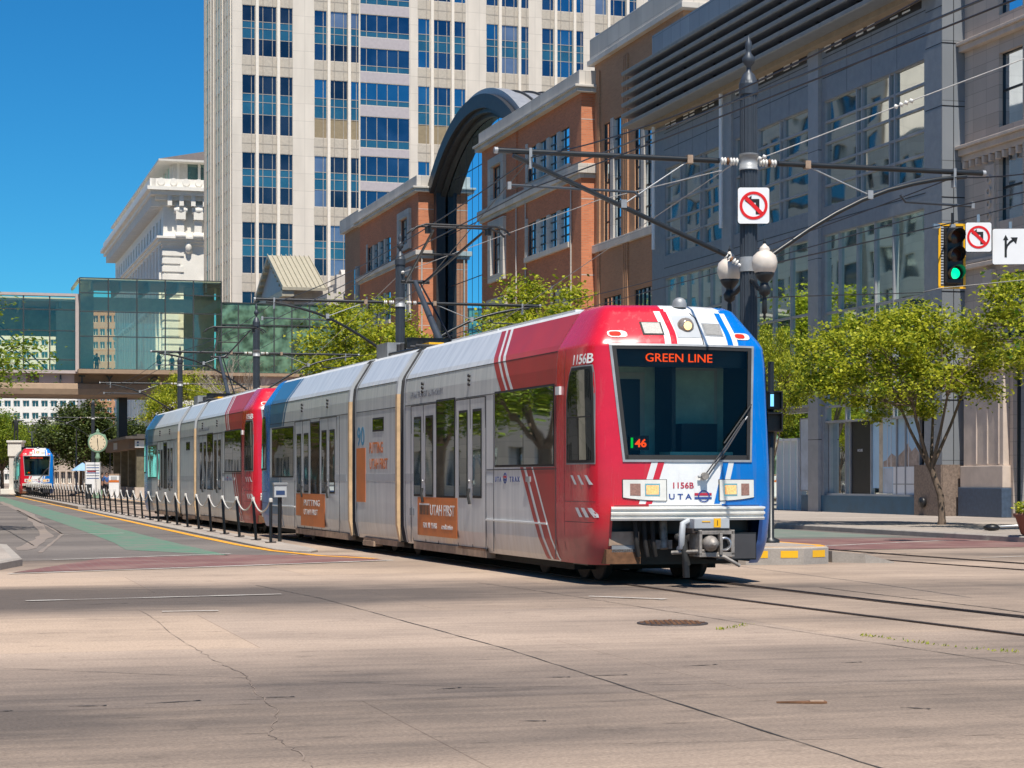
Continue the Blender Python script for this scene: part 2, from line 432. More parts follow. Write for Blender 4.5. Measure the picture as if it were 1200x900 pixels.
def leafmat(name, c1, c2, trans=.35):
    t = nt(name); n = N(t)
    g = n('ShaderNodeNewGeometry')
    no = n('ShaderNodeTexNoise', {'Vector': coords(n), 'Scale': 1.1, 'Detail': 2.})
    ad = n('ShaderNodeMath', {0: n('ShaderNodeMath', {0: g.outputs['Random Per Island'], 1: .6}, operation='MULTIPLY').outputs[0], 1: n('ShaderNodeMath', {0: no.outputs['Fac'], 1: .4}, operation='MULTIPLY').outputs[0]}, operation='ADD')
    col = ramp(n, ad.outputs[0], [(.2, c1), (.8, c2)])
    d = n('ShaderNodeBsdfPrincipled', {'Base Color': col, 'Roughness': .5, 'Specular IOR Level': .35})
    tl = n('ShaderNodeBsdfTranslucent', {'Color': col})
    mx = n('ShaderNodeMixShader', {0: trans, 1: d.outputs[0], 2: tl.outputs[0]})
    n('ShaderNodeOutputMaterial', {'Surface': mx.outputs[0]})
leafmat('leaf_bright', (.06, .13, .008), (.62, .62, .05), .48)
leafmat('leaf_mid', (.06, .13, .008), (.30, .36, .03), .4)
leafmat('leaf_dark', (.03, .055, .012), (.11, .14, .03), .25)
leafmat('leaf_blue', (.06, .10, .08), (.14, .2, .16), .2)
pm('chrome', (.75, .72, .66), .15, metal=.9, var=.1)
pm('head_lens', (.6, .42, .2), .12, var=.5, scale=45, emis=(1, .40, .08), estr=.5)
pm('marker_lens', (.32, .17, .13), .2, var=.3, scale=40)
pm('vent_mesh', (.33, .32, .30), .5, metal=.3, var=.3, scale=60)
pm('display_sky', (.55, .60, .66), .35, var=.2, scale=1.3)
pm('lens_dark', (.06, .02, .01), .15, var=.4, scale=20)
pm('sky_banner', (.25, .42, .62), .7)
pm('bridge_dim', (.34, .36, .2), .8, var=.5, scale=.8)
paint_dummy = 0
pm('red_tile', (.42, .12, .07), .8, var=.2, scale=1)
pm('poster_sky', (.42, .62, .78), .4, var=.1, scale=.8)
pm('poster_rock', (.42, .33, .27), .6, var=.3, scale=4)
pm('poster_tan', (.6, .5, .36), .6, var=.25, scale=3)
# ------------------------------------------------------------------ ground
def groundmat(name, dark, light, asphalt=False):
    t = nt(name); n = N(t)
    pos = n('ShaderNodeNewGeometry').outputs['Position']
    st = n('ShaderNodeMapping', {'Vector': pos, 'Rotation': (0, 0, -THETA)}).outputs[0]     # x = across, y = along the street
    bands = n('ShaderNodeTexNoise', {'Vector': n('ShaderNodeMapping', {'Vector': st, 'Scale': (.035, .22, 1)}).outputs[0], 'Scale': 1., 'Detail': 4., 'Roughness': .55, 'Distortion': .3})
    streak = n('ShaderNodeTexNoise', {'Vector': n('ShaderNodeMapping', {'Vector': st, 'Scale': (.35, 5., 1), 'Rotation': (0, 0, .05)}).outputs[0], 'Scale': 1., 'Detail': 6., 'Roughness': .65})
    patch = n('ShaderNodeTexNoise', {'Vector': st, 'Scale': .45, 'Detail': 7., 'Roughness': .6})
    grain = n('ShaderNodeTexNoise', {'Vector': st, 'Scale': 38., 'Detail': 4., 'Roughness': .75})
    spots = n('ShaderNodeTexVoronoi', {'Vector': n('ShaderNodeMapping', {'Vector': st, 'Scale': (.8, 3.4, 1)}).outputs[0], 'Scale': 1.2, 'Randomness': 1.})
    sxy = n('ShaderNodeSeparateXYZ', {0: st})
    lane = n('ShaderNodeMath', {0: n('ShaderNodeMath', {0: n('ShaderNodeMath', {0: sxy.outputs[1], 1: .55}, operation='MULTIPLY').outputs[0], 1: n('ShaderNodeMath', {0: bands.outputs['Fac'], 1: -2.9}, operation='ADD').outputs[0]}, operation='ADD').outputs[0]}, operation='SINE')
    fade = n('ShaderNodeMapRange', {'Value': sxy.outputs[0], 'From Min': 0., 'From Max': 9., 'To Min': .0 if asphalt else .17, 'To Max': .0 if asphalt else .045})
    a = n('ShaderNodeMath', {0: lane.outputs[0], 1: fade.outputs[0]}, operation='MULTIPLY')
    b = n('ShaderNodeMath', {0: a.outputs[0], 1: n('ShaderNodeMath', {0: bands.outputs['Fac'], 1: .62}, operation='MULTIPLY').outputs[0]}, operation='ADD')
    c = n('ShaderNodeMath', {0: b.outputs[0], 1: n('ShaderNodeMath', {0: streak.outputs['Fac'], 1: .20}, operation='MULTIPLY').outputs[0]}, operation='ADD')
    d = n('ShaderNodeMath', {0: c.outputs[0], 1: n('ShaderNodeMath', {0: patch.outputs['Fac'], 1: .28}, operation='MULTIPLY').outputs[0]}, operation='ADD')
    mid = tuple((x+y)/2 for x, y in zip(dark, light))
    col = ramp(n, d.outputs[0], [(.40, dark), (.54, mid), (.68, light)])
    gr = n('ShaderNodeMapRange', {'Value': grain.outputs['Fac'], 'From Min': .3, 'From Max': .7, 'To Min': .66, 'To Max': 1.26})
    col2 = n('ShaderNodeMix', {0: 1., 6: col, 7: gr.outputs[0]}, data_type='RGBA', blend_type='MULTIPLY').outputs[2]
    sp = n('ShaderNodeMapRange', {'Value': spots.outputs['Distance'], 'From Min': .05, 'From Max': .11, 'To Min': .5, 'To Max': 1.})
    col3 = n('ShaderNodeMix', {0: .8, 6: col2, 7: sp.outputs[0]}, data_type='RGBA', blend_type='MULTIPLY').outputs[2]
    oil = n('ShaderNodeTexNoise', {'Vector': n('ShaderNodeMapping', {'Vector': st, 'Scale': (1., 1.3, 1)}).outputs[0], 'Scale': 2.3, 'Detail': 8., 'Roughness': .72})
    of = n('ShaderNodeMapRange', {'Value': oil.outputs['Fac'], 'From Min': .56, 'From Max': .72, 'To Min': 1., 'To Max': .62})
    col3 = n('ShaderNodeMix', {0: .9, 6: col3, 7: of.outputs[0]}, data_type='RGBA', blend_type='MULTIPLY').outputs[2]
    slab = n('ShaderNodeTexBrick', {'Vector': st, 'Color1': (.90, .91, .93, 1), 'Color2': (1.06, 1.04, 1.0, 1), 'Mortar': (.6, .57, .54, 1), 'Scale': 1., 'Mortar Size': .006, 'Brick Width': 5.4, 'Row Height': 4.3})
    col3 = n('ShaderNodeMix', {0: .0 if asphalt else .75, 6: col3, 7: slab.outputs[0]}, data_type='RGBA', blend_type='MULTIPLY').outputs[2]
    bp = n('ShaderNodeBump', {'Height': grain.outputs['Fac'], 'Strength': .5, 'Distance': .012})
    p = n('ShaderNodeBsdfPrincipled', {'Base Color': col3, 'Roughness': .82, 'Normal': bp.outputs[0], 'Specular IOR Level': .3})
    n('ShaderNodeOutputMaterial', {'Surface': p.outputs[0]})
groundmat('slab_concrete', (.12, .097, .083), (.46, .35, .27))
groundmat('asphalt', (.10, .088, .082), (.215, .185, .165), True)
groundmat('walk_concrete', (.26, .225, .20), (.44, .38, .33), True)
def paintmat(name, col, under, cover=.5):
    """worn road paint that lets the road show through in patches"""
    t = nt(name); n = N(t)
    pos = n('ShaderNodeNewGeometry').outputs['Position']
    a = n('ShaderNodeTexNoise', {'Vector': pos, 'Scale': 1.3, 'Detail': 8., 'Roughness': .7})
    b = n('ShaderNodeTexNoise', {'Vector': pos, 'Scale': 30., 'Detail': 3.})
    s = n('ShaderNodeMath', {0: a.outputs['Fac'], 1: n('ShaderNodeMath', {0: b.outputs['Fac'], 1: .35}, operation='MULTIPLY').outputs[0]}, operation='ADD')
    col_ = ramp(n, s.outputs[0], [(cover, col), (cover+.22, under)])
    p = n('ShaderNodeBsdfPrincipled', {'Base Color': col_, 'Roughness': .75})
    n('ShaderNodeOutputMaterial', {'Surface': p.outputs[0]})
paintmat('green_lane', (.07, .20, .125), (.17, .175, .145), .56)
paintmat('green_worn', (.13, .17, .14), (.2, .2, .175), .6)
paintmat('line_white', (.6, .58, .54), (.36, .32, .28), .58)
paintmat('line_yellow', (.72, .33, .02), (.45, .26, .1), .74)
def brickpave():
    t = nt('brick_crossing'); n = N(t)
    pos = n('ShaderNodeMapping', {'Vector': n('ShaderNodeNewGeometry').outputs['Position'], 'Rotation': (0, 0, -THETA)}).outputs[0]
    b = n('ShaderNodeTexBrick', {'Vector': pos, 'Color1': (.20, .085, .075, 1), 'Color2': (.15, .06, .058, 1), 'Mortar': (.17, .12, .11, 1), 'Scale': 1., 'Mortar Size': .012, 'Brick Width': .3, 'Row Height': .15})
    a = n('ShaderNodeTexNoise', {'Vector': pos, 'Scale': .8, 'Detail': 7.})
    mx = n('ShaderNodeMix', {0: n('ShaderNodeMapRange', {'Value': a.outputs['Fac'], 'From Min': .45, 'From Max': .75, 'To Max': .6}).outputs[0], 6: b.outputs[0], 7: (.3, .22, .18, 1)}, data_type='RGBA')
    p = n('ShaderNodeBsdfPrincipled', {'Base Color': mx.outputs[2], 'Roughness': .8})
    n('ShaderNodeOutputMaterial', {'Surface': p.outputs[0]})
brickpave()

def sheet(name, pts, z, m, kind='structure'):
    mb = MB(); mb.add([(p[0], p[1], z) for p in pts], [tuple(range(len(pts)))], m)
    o = mb.build(name); o['kind'] = kind; return o
def vu(*P): return [W(v, u) for v, u in P]
sheet('ground', [(-3000, -400), (3000, -400), (3000, 4000), (-3000, 4000)], 0, 'slab_concrete')
sheet('road', vu((1.4, 36.4), (6.6, 37.6), (6.6, 420), (-5, 420), (-5, 43.2), (1.4, 43.2)), .004, 'asphalt')
sheet('road', vu((15.5, 36.5), (23.9, 39.5), (23.9, 420), (15.5, 420)), .004, 'asphalt')
g = [(5.35, 37.8), (5.2, 48), (5.15, 60), (5.15, 170), (4.0, 170), (3.95, 55), (3.9, 46), (3.75, 41.5)]
sheet('bike_lane', vu(*g), .008, 'green_lane')
sheet('bike_lane', vu((18.6, 45.5), (23.4, 45.5), (23.5, 170), (19.2, 170)), .008, 'green_worn')
sheet('crosswalk', [gp(14, 671.6), gp(455, 657.4), gp(408, 651.2), gp(270, 650.5), gp(120, 654.6)], .008, 'brick_crossing')
sheet('crosswalk', vu((16.2, 37.2), (23.9, 38.0), (23.9, 44.2), (16.6, 44.6)), .008, 'brick_crossing')
def ribbon(name, pts, w, z, m, kind='structure', jit=0., wj=0., sub=1):
    P = [Vector((p[0], p[1], 0)) for p in pts]; Q = []
    for a, b in zip(P, P[1:]):
        for i in range(sub): Q.append(a+(b-a)*i/sub)
    Q.append(P[-1])
    rnd = random.Random(len(Q)); vs = []
    for i, p in enumerate(Q):
        d = (Q[min(i+1, len(Q)-1)]-Q[max(i-1, 0)]).normalized(); nn = Vector((-d.y, d.x, 0))
        o = rnd.uniform(-jit, jit); ww = w*(1+rnd.uniform(-wj, wj))/2
        a, b = p+nn*(o-ww), p+nn*(o+ww)
        vs += [(a.x, a.y, z), (b.x, b.y, z)]
    mb = MB(); mb.add(vs, [(2*i, 2*i+1, 2*i+3, 2*i+2) for i in range(len(Q)-1)], m)
    o = mb.build(name); o['kind'] = kind; return o
ribbon('road_markings', [gp(10, 673), gp(240, 665), gp(460, 657)], .13, .012, 'line_white', sub=6, wj=.15)
ribbon('road_markings', [gp(62, 656.6), gp(270, 649.4)], .12, .012, 'line_white', sub=6, wj=.3)
ribbon('road_markings', [gp(70, 627), gp(145, 625)], .10, .012, 'line_white', sub=5, wj=.4)
ribbon('road_markings', [gp(190, 717.5), gp(256, 716.5)], .07, .012, 'line_white', sub=5, wj=.5)
ribbon('road_markings', [gp(30, 705), gp(330, 697)], .07, .012, 'line_white', sub=12, wj=.9)
ribbon('road_markings', [gp(960, 640.5), gp(1100, 634), gp(1160, 633.6)], .12, .012, 'line_white', sub=6, wj=.2)
ribbon('road_markings', [gp(1150, 654), gp(1240, 651)], .12, .012, 'line_white', sub=6, wj=.3)
ribbon('road_markings', [gp(690, 699.5), gp(780, 703)], .12, .012, 'line_white', sub=6, wj=.6)
ylw = [W(7.7, 35.6), W(7.0, 37.2), W(6.55, 40), W(6.4, 44), W(6.35, 52), W(6.35, 170)]
ribbon('road_markings', ylw, .2, .012, 'line_yellow', sub=4, wj=.1)
paintmat('crack_line', (.10, .075, .06), (.25, .19, .15), .5)
paintmat('patch_tan', (.30, .235, .19), (.22, .18, .155), .5)
paintmat('tar', (.03, .027, .025), (.09, .075, .065), .6)
ribbon('pavement_joint', [gp(300, 686), gp(375, 701), gp(600, 762.5), gp(1030, 900), gp(1500, 1050)], .014, .004, 'tar', jit=.006, wj=.5, sub=30)
ribbon('pavement_joint', [gp(560, 683), gp(640, 694), gp(875, 731), gp(1200, 779.5), gp(1700, 850)], .013, .004, 'tar', jit=.005, wj=.5, sub=30)
ribbon('pavement_joint', [gp(960, 688.5), gp(1160, 712.5), gp(1300, 732)], .03, .004, 'tar', jit=.008, wj=.5, sub=30)
ribbon('pavement_joint', [gp(0, 783), gp(560, 806), gp(1200, 796)], .008, .004, 'tar', jit=.012, wj=.8, sub=40)
ribbon('pavement_crack', [gp(165, 715), gp(215, 752), gp(245, 770), gp(290, 793), gp(296, 808), gp(325, 833), gp(316, 862), gp(342, 876), gp(368, 900), gp(400, 950)], .006, .004, 'crack_line', jit=.02, wj=.8, sub=9)
ribbon('pavement_joint', [gp(-100, 700), gp(300, 706), gp(700, 712), gp(1300, 716)], .012, .004, 'crack_line', jit=.01, wj=.8, sub=30)
ribbon('pavement_joint', [gp(700, 872), gp(900, 868), gp(1300, 858)], .007, .004, 'crack_line', jit=.006, wj=.8, sub=30)
ribbon('pavement_crack', [gp(0, 744), gp(60, 742), gp(170, 742), gp(280, 740)], .01, .004, 'tar', jit=.01, wj=.8, sub=9)
for a in ((80, 828, 125, 827), (170, 825, 235, 821), (300, 818, 345, 816.5), (0, 834, 14, 833), (512, 808, 540, 806), (685, 792, 735, 791), (640, 794, 668, 793.5), (800, 781, 840, 779), (1055, 829, 1090, 831), (985, 777, 1010, 776), (608, 845, 640, 845), (85, 709, 150, 707)):
    ribbon('tyre_mark', [gp(a[0], a[1]), gp(a[2], a[3])], .03, .004, 'tar', jit=.006, wj=.9, sub=6)

for a, wd, m_ in (([gp(0, 588), gp(35, 603), gp(55, 628), gp(27, 645)], .35, 'patch_tan'), ([gp(20, 598), gp(73, 626.5), gp(47, 648)], .07, 'patch_tan'), ([gp(20, 600), gp(60, 618), gp(73, 626)], .04, 'tar'), ([gp(73, 627), gp(150, 625)], .08, 'patch_tan'), ([gp(0, 617), gp(40, 640)], .04, 'tar')):
    ribbon('pavement_joint', a, wd, .010, m_, jit=.01, wj=.4, sub=8)
# rails
T1 = [W(7.9, 330), W(7.9, 165), W(8.6, 76), (2.43-.304*30, 27.42+.953*30), (2.43-.304*12, 27.42+.953*12), (2.43, 27.3), (3.55, 23.9), (5.45, 18.9), (8.6, 11.0), (13.5, -1.0), (30, -40)]
T2 = [W(17.1, 330), W(17.1, 60), W(17.05, 46), W(16.9, 41), (7.37, 35.96), (8.9, 32.1), (12.0, 24.4), (16.6, 13.2), (26, -9)]
def smooth(P, k=3):
    P = [Vector((p[0], p[1], 0)) for p in P]
    for _ in range(k):
        Q = [P[0]]
        for a, b in zip(P, P[1:]): Q += [a*.75+b*.25, a*.25+b*.75]
        P = Q+[P[-1]]
    return P
def offset(P, d):
    out = []
    for i, p in enumerate(P):
        t = (P[min(i+1, len(P)-1)]-P[max(i-1, 0)]).normalized()
        out.append(p+Vector((t.y, -t.x, 0))*d)
    return out
paintmat('groove', (.025, .018, .014), (.10, .06, .04), .62)
paintmat('rail_side', (.12, .07, .045), (.22, .15, .11), .6)
for T in (T1, T2):
    C = smooth(T)
    for sgn in (-1, 1):
        ribbon('rail_slot', offset(C, sgn*.72), .15, .004, 'rail_side', jit=.004, wj=.08)
        ribbon('rail_groove', offset(C, sgn*.70), .075, .008, 'groove')
        mb = MB(); Q = offset(C, sgn*.752)
        vs = []
        for i, p in enumerate(Q):
            t = (Q[min(i+1, len(Q)-1)]-Q[max(i-1, 0)]).normalized(); nn = Vector((-t.y, t.x, 0))
            for (o, z) in ((-.032, .004), (-.032, .016), (.032, .016), (.032, .004)): vs.append((p.x+nn.x*o, p.y+nn.y*o, z))
        mb.add(vs, [(4*i+k, 4*i+k+1, 4*i+k+5, 4*i+k+4) for i in range(len(Q)-1) for k in range(3)], 'rust_steel' if 0 else 'iron')
        o = mb.build('rail'); o['kind'] = 'structure'

def slab(name, pts, z, m='walk_concrete', mside='kerb', kind='structure', bev=.03, edge=None):
    """raised paving with a kerb; pts counterclockwise in world"""
    mb = MB(); k = len(pts)
    P = [Vector((p[0], p[1], 0)) for p in pts]
    ins = []
    for i in range(k):
        a, b, c = P[i-1], P[i], P[(i+1) % k]
        d1 = (b-a).normalized(); d2 = (c-b).normalized()
        n1 = Vector((-d1.y, d1.x, 0)); n2 = Vector((-d2.y, d2.x, 0)); nn = (n1+n2)
        nn = nn/max(.3, nn.length_squared)*2
        ins.append((b+nn*bev, b+nn*.17))
    vs = [(p.x, p.y, 0) for p in P]+[(p.x, p.y, z-bev) for p in P]+[(q[0].x, q[0].y, z) for q in ins]+[(q[1].x, q[1].y, z) for q in ins]
    for i in range(k):
        j = (i+1) % k
        mb.add([vs[i], vs[j], vs[k+j], vs[k+i]], [(0, 1, 2, 3)], mside)
        mb.add([vs[k+i], vs[k+j], vs[2*k+j], vs[2*k+i]], [(0, 1, 2, 3)], mside)
        mb.add([vs[2*k+i], vs[2*k+j], vs[3*k+j], vs[3*k+i]], [(0, 1, 2, 3)], edge or mside)
    mb.add(vs[3*k:4*k], [tuple(range(k))], m)
    o = mb.build(name)
    if kind: o['kind'] = kind
    return o
# right pavement, left corner, islands and platform
slab('sidewalk', vu((23.9, 39.5), (24.6, 37.2), (26.5, 35.6), (35.5, 35.6), (35.5, 300), (23.9, 300)), .15)
slab('sidewalk', vu((-12, 31.5), (-.3, 31.5), (.9, 32.6), (1.4, 34.5), (1.4, 41.5), (.9, 43.0), (-.4, 44.2), (-4.2, 45.0), (-4.2, 46), (-4.2, 300), (-30, 300), (-30, 31.5)), .14)
isl = [(6.62, 45.2), (6.75, 44.6), (7.0, 44.3), (7.25, 44.6), (7.4, 45.2), (7.4, 78), (7.0, 78.6), (6.62, 78)]
slab('median', vu((6.6, 40.2), (6.8, 39.2), (7.1, 38.8), (7.35, 39.4), (7.42, 41), (7.42, 96), (6.6, 96)), .05, bev=.015)
slab('median', vu((6.58, 98), (7.42, 98), (7.42, 175), (6.58, 175)), .16)
slab('median', vu((12.9, 31.9), (13.2, 31.35), (14.2, 31.2), (14.8, 31.5), (15.05, 32.3), (15.05, 99), (12.9, 99)), .30, edge='line_yellow', bev=.025)
slab('platform', vu((11.1, 100), (15.3, 100), (15.3, 176), (11.1, 176)), .17, edge='line_yellow')
mb = MB()
ramp_pts = [(15.06, 31.9), (15.5, 31.5), (16.0, 31.4), (16.0, 34.5), (15.06, 34.8)]
zs = [.2, .16, .02, .02, .2]
vs = [(*W(v, u)[:2], 0) for v, u in ramp_pts]+[(*W(v, u)[:2], z) for (v, u), z in zip(ramp_pts, zs)]
mb.add(vs, [(5, 6, 7, 8, 9)]+[(i, (i+1) % 5, 5+(i+1) % 5, 5+i) for i in range(5)], 'kerb')
o = mb.build('median_ramp'); o['kind'] = 'structure'
mb = MB()
for (v0, v1) in ((13.25, 13.5), (13.72, 14.02),):
    pass
def onface(a, b, t0, t1, z0, z1):
    A, B = W(*a), W(*b); d = (B-A); nn = Vector((d.y, -d.x, 0)).normalized()*.005
    p, q = A+d*t0+nn, A+d*t1+nn
    mb.quad((p.x, p.y, z0), (q.x, q.y, z0), (q.x, q.y, z1), (p.x, p.y, z1), 'yellow')
onface((13.2, 31.35), (14.2, 31.2), .1, .38, .12, .24)
onface((13.2, 31.35), (14.2, 31.2), .6, .9, .12, .24)
onface((14.2, 31.2), (14.8, 31.5), .35, .85, .12, .24)
o = mb.build('median_reflectors'); o['kind'] = 'structure'
# manholes
def manhole(name, c, r, label):
    mb = MB()
    mb.lathe([(r, -.01), (r, .012), (r-.015, .014)], 'iron', (0, 0, 0), 28)
    for i in range(-6, 7):
        for j in range(-6, 7):
            x, y = i*r/7, j*r/7
            if x*x+y*y < (r*.86)**2 and (i+j) % 2 == 0: mb.box(x-.018, x+.018, y-.018, y+.018, .012, .022, 'rust')
    tag(mb.build(name, loc=(c.x, c.y, 0)), label, 'manhole')
manhole('manhole_cover', gp(788, 731), .36, 'round rusty manhole cover set in the concrete in front of the tram')
c = gp(938, 824)
mb = MB(); mb.prism([(-.16, -.02), (.13, -.055), (.17, -.03), (.165, .03), (.12, .05)], 0, .012, 'rust', lambda a, b, h: (a, b, h))
mb.prism([(.06, -.03), (.15, -.028), (.15, .03), (.06, .03)], .012, .016, 'rust_light', lambda a, b, h: (a, b, h))
tag(mb.build('utility_cover', loc=(c.x, c.y, .002)), 'small rusted wedge shaped utility cover in the foreground concrete', 'utility cover')
def weeds(name, pts, n_, label):
    mb = MB(); rnd = random.Random(5)
    for _ in range(n_):
        i = rnd.randrange(len(pts)-1); a, b = pts[i], pts[i+1]; p = a+(b-a)*rnd.random()
        x, y = p.x+rnd.gauss(0, .03), p.y+rnd.gauss(0, .02); t = rnd.random()*6.28; s = rnd.uniform(.012, .03)
        mb.add([(x, y, .004), (x+s*math.cos(t), y+s*math.sin(t), .004+rnd.uniform(.01, .035)), (x+s*.8*math.cos(t+.9), y+s*.8*math.sin(t+.9), .01)], [(0, 1, 2)], 'leaf_bright')
    tag(mb.build(name), label, 'weeds', kind='stuff')
weeds('grass', [gp(1005, 745), gp(1040, 749), gp(1085, 755), gp(1160, 763), gp(1200, 766)], 120, 'small green weeds growing in the rail joint at right')
weeds('grass', [gp(842, 739), gp(878, 732)], 60, 'thin weeds growing in the joint beside the manhole cover')
# ------------------------------------------------------------------ light rail train; local x right, y backwards along the train, z up
HW = [(.2, 1.27), (.35, 1.33), (.6, 1.37), (1.0, 1.375), (2.78, 1.375), (3.05, 1.37), (3.30, 1.345), (3.38, 1.31), (3.84, 1.02), (3.90, .94)]
FZ = [(.25, .30), (.5, .12), (.9, .02), (1.1, 0), (1.7, .02), (3.3, .20), (3.4, .25), (3.84, .60), (3.90, .76)]
PL = [(0, -.12), (.25, -.105), (.5, -.055), (.68, .0), (.8, .035), (.88, .07), (.94, .14), (.975, .28), (.99, .55), (1, 1.0)]
def hwz(z): return interp(HW, z)
def ypl(fr): return interp(PL, fr)
def surf(fr, z):                                    # signed fraction across the nose
    F_ = interp(FZ, z); y = ypl(abs(fr)); return Vector((fr*hwz(z), F_+y*(1.6-F_)/1.6 if y > 0 else F_+y, z))
def front_pt(x, z, off=0.):
    fr = max(-1, min(1, x/hwz(z))); p = surf(fr, z)
    e = .01
    tx = surf(min(1, fr+e), z)-surf(max(-1, fr-e), z); tz = surf(fr, z+e)-surf(fr, z-e)
    nn = tx.cross(tz).normalized()
    return p+nn*off
def side_pt(y, z, off=0.):                          # left flank of the cab
    F_ = interp(FZ, z); yy = (y-F_)*1.6/(1.6-F_)
    fr = interp([(b, a) for a, b in PL], yy)
    p = Vector((-fr*hwz(z), y, z)); e = .02
    yy2 = (y+e-F_)*1.6/(1.6-F_); fr2 = interp([(b, a) for a, b in PL], yy2)
    d = Vector((-(fr2-fr)*hwz(z), e, 0)).normalized(); return p+Vector((-d.y, d.x, 0))*off
def gridq(mb, fn, n_, k_, m, smooth=True):
    vs = [fn(i/n_, j/k_) for j in range(k_+1) for i in range(n_+1)]
    mb.add(vs, [(j*(n_+1)+i, j*(n_+1)+i+1, (j+1)*(n_+1)+i+1, (j+1)*(n_+1)+i) for j in range(k_) for i in range(n_)], m, smooth)
def front_strip(mb, L0, L1, m, off=.004, nx=3, nz=10):
    """strip between polylines x(z) given as [(z,x)...] with equal z ends"""
    z0, z1 = L0[0][0], L0[-1][0]
    def fn(a, b):
        z = z0+(z1-z0)*b; x0, x1 = interp(L0, z), interp(L1, z); return front_pt(x0+(x1-x0)*a, z, off)
    gridq(mb, fn, nx, nz, m)
def flank(z, off): return -(hwz(z)+off)
def side_strip(mb, L0, L1, m, off=.003, nz=6, sg=-1):
    z0, z1 = L0[0][0], L0[-1][0]
    zl = sorted({z0, z1, *[z for z in (.35, .6, 1.0, 2.78, 3.05, 3.30, 3.38, 3.84) if z0 < z < z1], *[z for z, _ in L0+L1 if z0 < z < z1]})
    for za, zb in zip(zl, zl[1:]):
        q = [(sg*(hwz(z)+off), y, z+(off if z > 3.3 else 0)) for z, y in ((za, interp(L0, za)), (za, interp(L1, za)), (zb, interp(L1, zb)), (zb, interp(L0, zb)))]
        mb.quad(*q, m)
WB = .93; WT = 1.05; WZ0, WZ1 = 1.74, 3.28
def wfrac(z): return (WB+(WT-WB)*(z-WZ0)/(WZ1-WZ0))/hwz(z)
XL = [(.3, -.72), (1.1, -.62), (1.7, -.43), (3.3, -.17), (3.5, -.155), (3.8, -.20), (3.9, -.22)]     # red | white
XR = [(.3, .35), (1.1, .46), (1.7, .62), (3.3, .79), (3.5, .79), (3.8, .74), (3.9, .72)]               # white | blue
def make_cab(train, lit=True, flip=False, detail=True):
    mb = MB()
    zs = [.28, .36, .45, .6, .75, .92, 1.0, 1.1, 1.25, 1.4, 1.55, WZ0, 1.95, 2.2, 2.45, 2.7, 2.95, 3.1, WZ1, 3.30, 3.34, 3.38, 3.46, 3.54, 3.62, 3.70, 3.78, 3.84, 3.87, 3.90]
    base = [i/24 for i in range(0, 18)]+[.76, .79, .82, .85, .88, .91, .94, .96, .975, .985, .99, 1.0]
    def row(z):
        w = wfrac(min(max(z, WZ0), WZ1))
        fr = [f*w/.76 for f in base if f < .75]+[w+(f-.76)*(1-w)/.24 for f in base if f >= .75]
        pts = [surf(f, z) for f in fr]
        # straight flank to y = 1.6
        pts.append(Vector((hwz(z), 1.6, z)))
        return fr+[1.0], pts
    K = len(base)+1; iw = len([f for f in base if f < .75])
    rows = [row(z) for z in zs]
    for sg in (-1, 1):
        vs = [(sg*p.x, p.y, p.z) for fr, pts in rows for p in pts]
        groups = {}
        for j in range(len(zs)-1):
            for i in range(K-1):
                zc = (zs[j]+zs[j+1])/2
                if WZ0 < zc < WZ1 and i < iw: continue
                if zc < .92 and rows[j][0][i+1] < .80: continue
                xc = sg*(rows[j][1][i].x+rows[j][1][i+1].x)/2
                m = 'red_paint' if xc < interp(XL, zc) else ('blue_paint' if xc > interp(XR, zc) else 'white_paint')
                f = (j*K+i, j*K+i+1, (j+1)*K+i+1, (j+1)*K+i)
                groups.setdefault(m, []).append(f if sg > 0 else f[::-1])
        for m, fs in groups.items(): mb.add(vs, fs, m, True)
    # roof of the cab
    top = rows[-1][1]
    for i in range(K-1):
        for sg in (-1, 1):
            a, b = top[i], top[i+1]
            q = [(sg*a.x, a.y, 3.90), (sg*b.x, b.y, 3.90), (sg*b.x, 1.6, 3.905), (sg*a.x, 1.6, 3.905)]
            mb.add(q, [(0, 1, 2, 3)], 'white_paint' if abs(a.x) < .2 else ('red_paint' if sg < 0 else 'blue_paint'))
    cab = mb.build('cab', train)
    bpy.context.view_layer.update()
    me = cab.data
    # weld so that the shading is smooth
    import bmesh
    bm = bmesh.new(); bm.from_mesh(me); bmesh.ops.remove_doubles(bm, verts=bm.verts, dist=.0005); bmesh.ops.recalc_face_normals(bm, faces=bm.faces); bm.to_mesh(me); bm.free()
    # livery stripes on the nose
    def st(c0, c1, dx0, dx1, m, z0, z1):
        mb = MB()
        L = XL if c0 == 'L' else XR
        zz = [z0]+[z for z, _ in L if z0 < z < z1]+[z1]
        front_strip(mb, [(z, interp(L, z)+dx0) for z in zz], [(z, interp(L, z)+dx1) for z in zz], m, .003); mb.build('livery_stripe', cab)
    for (a, b) in ((WZ1+.03, 3.80), (1.12, WZ0-.04)):
        st('L', 0, -.045, .045, 'red_paint', a, b); st('L', 0, -.135, -.045, 'stripe_white', a, b)
        st('R', 0, -.04, .045, 'stripe_white', a, b); st('R', 0, -.13, -.04, 'blue_paint', a, b)
    mb = MB()
    for sg in (-1, 1):
        def mr(p, sg=sg): return (-sg*p.x, p.y, p.z) if sg > 0 else tuple(p)
        gridq(mb, lambda a, b: mr(side_pt(1.235+.010*a, .30+3.0*b, .004)), 1, 12, 'seam')
        gridq(mb, lambda a, b: mr(side_pt(.16+1.05*a, 1.145+.008*b, .004)), 12, 1, 'seam')
        gridq(mb, lambda a, b: mr(side_pt(.20+1.0*a, .86+.008*b, .004)), 12, 1, 'seam')
        gridq(mb, lambda a, b: mr(side_pt(.95+.008*a, 1.16+.5*b, .004)), 1, 4, 'seam')
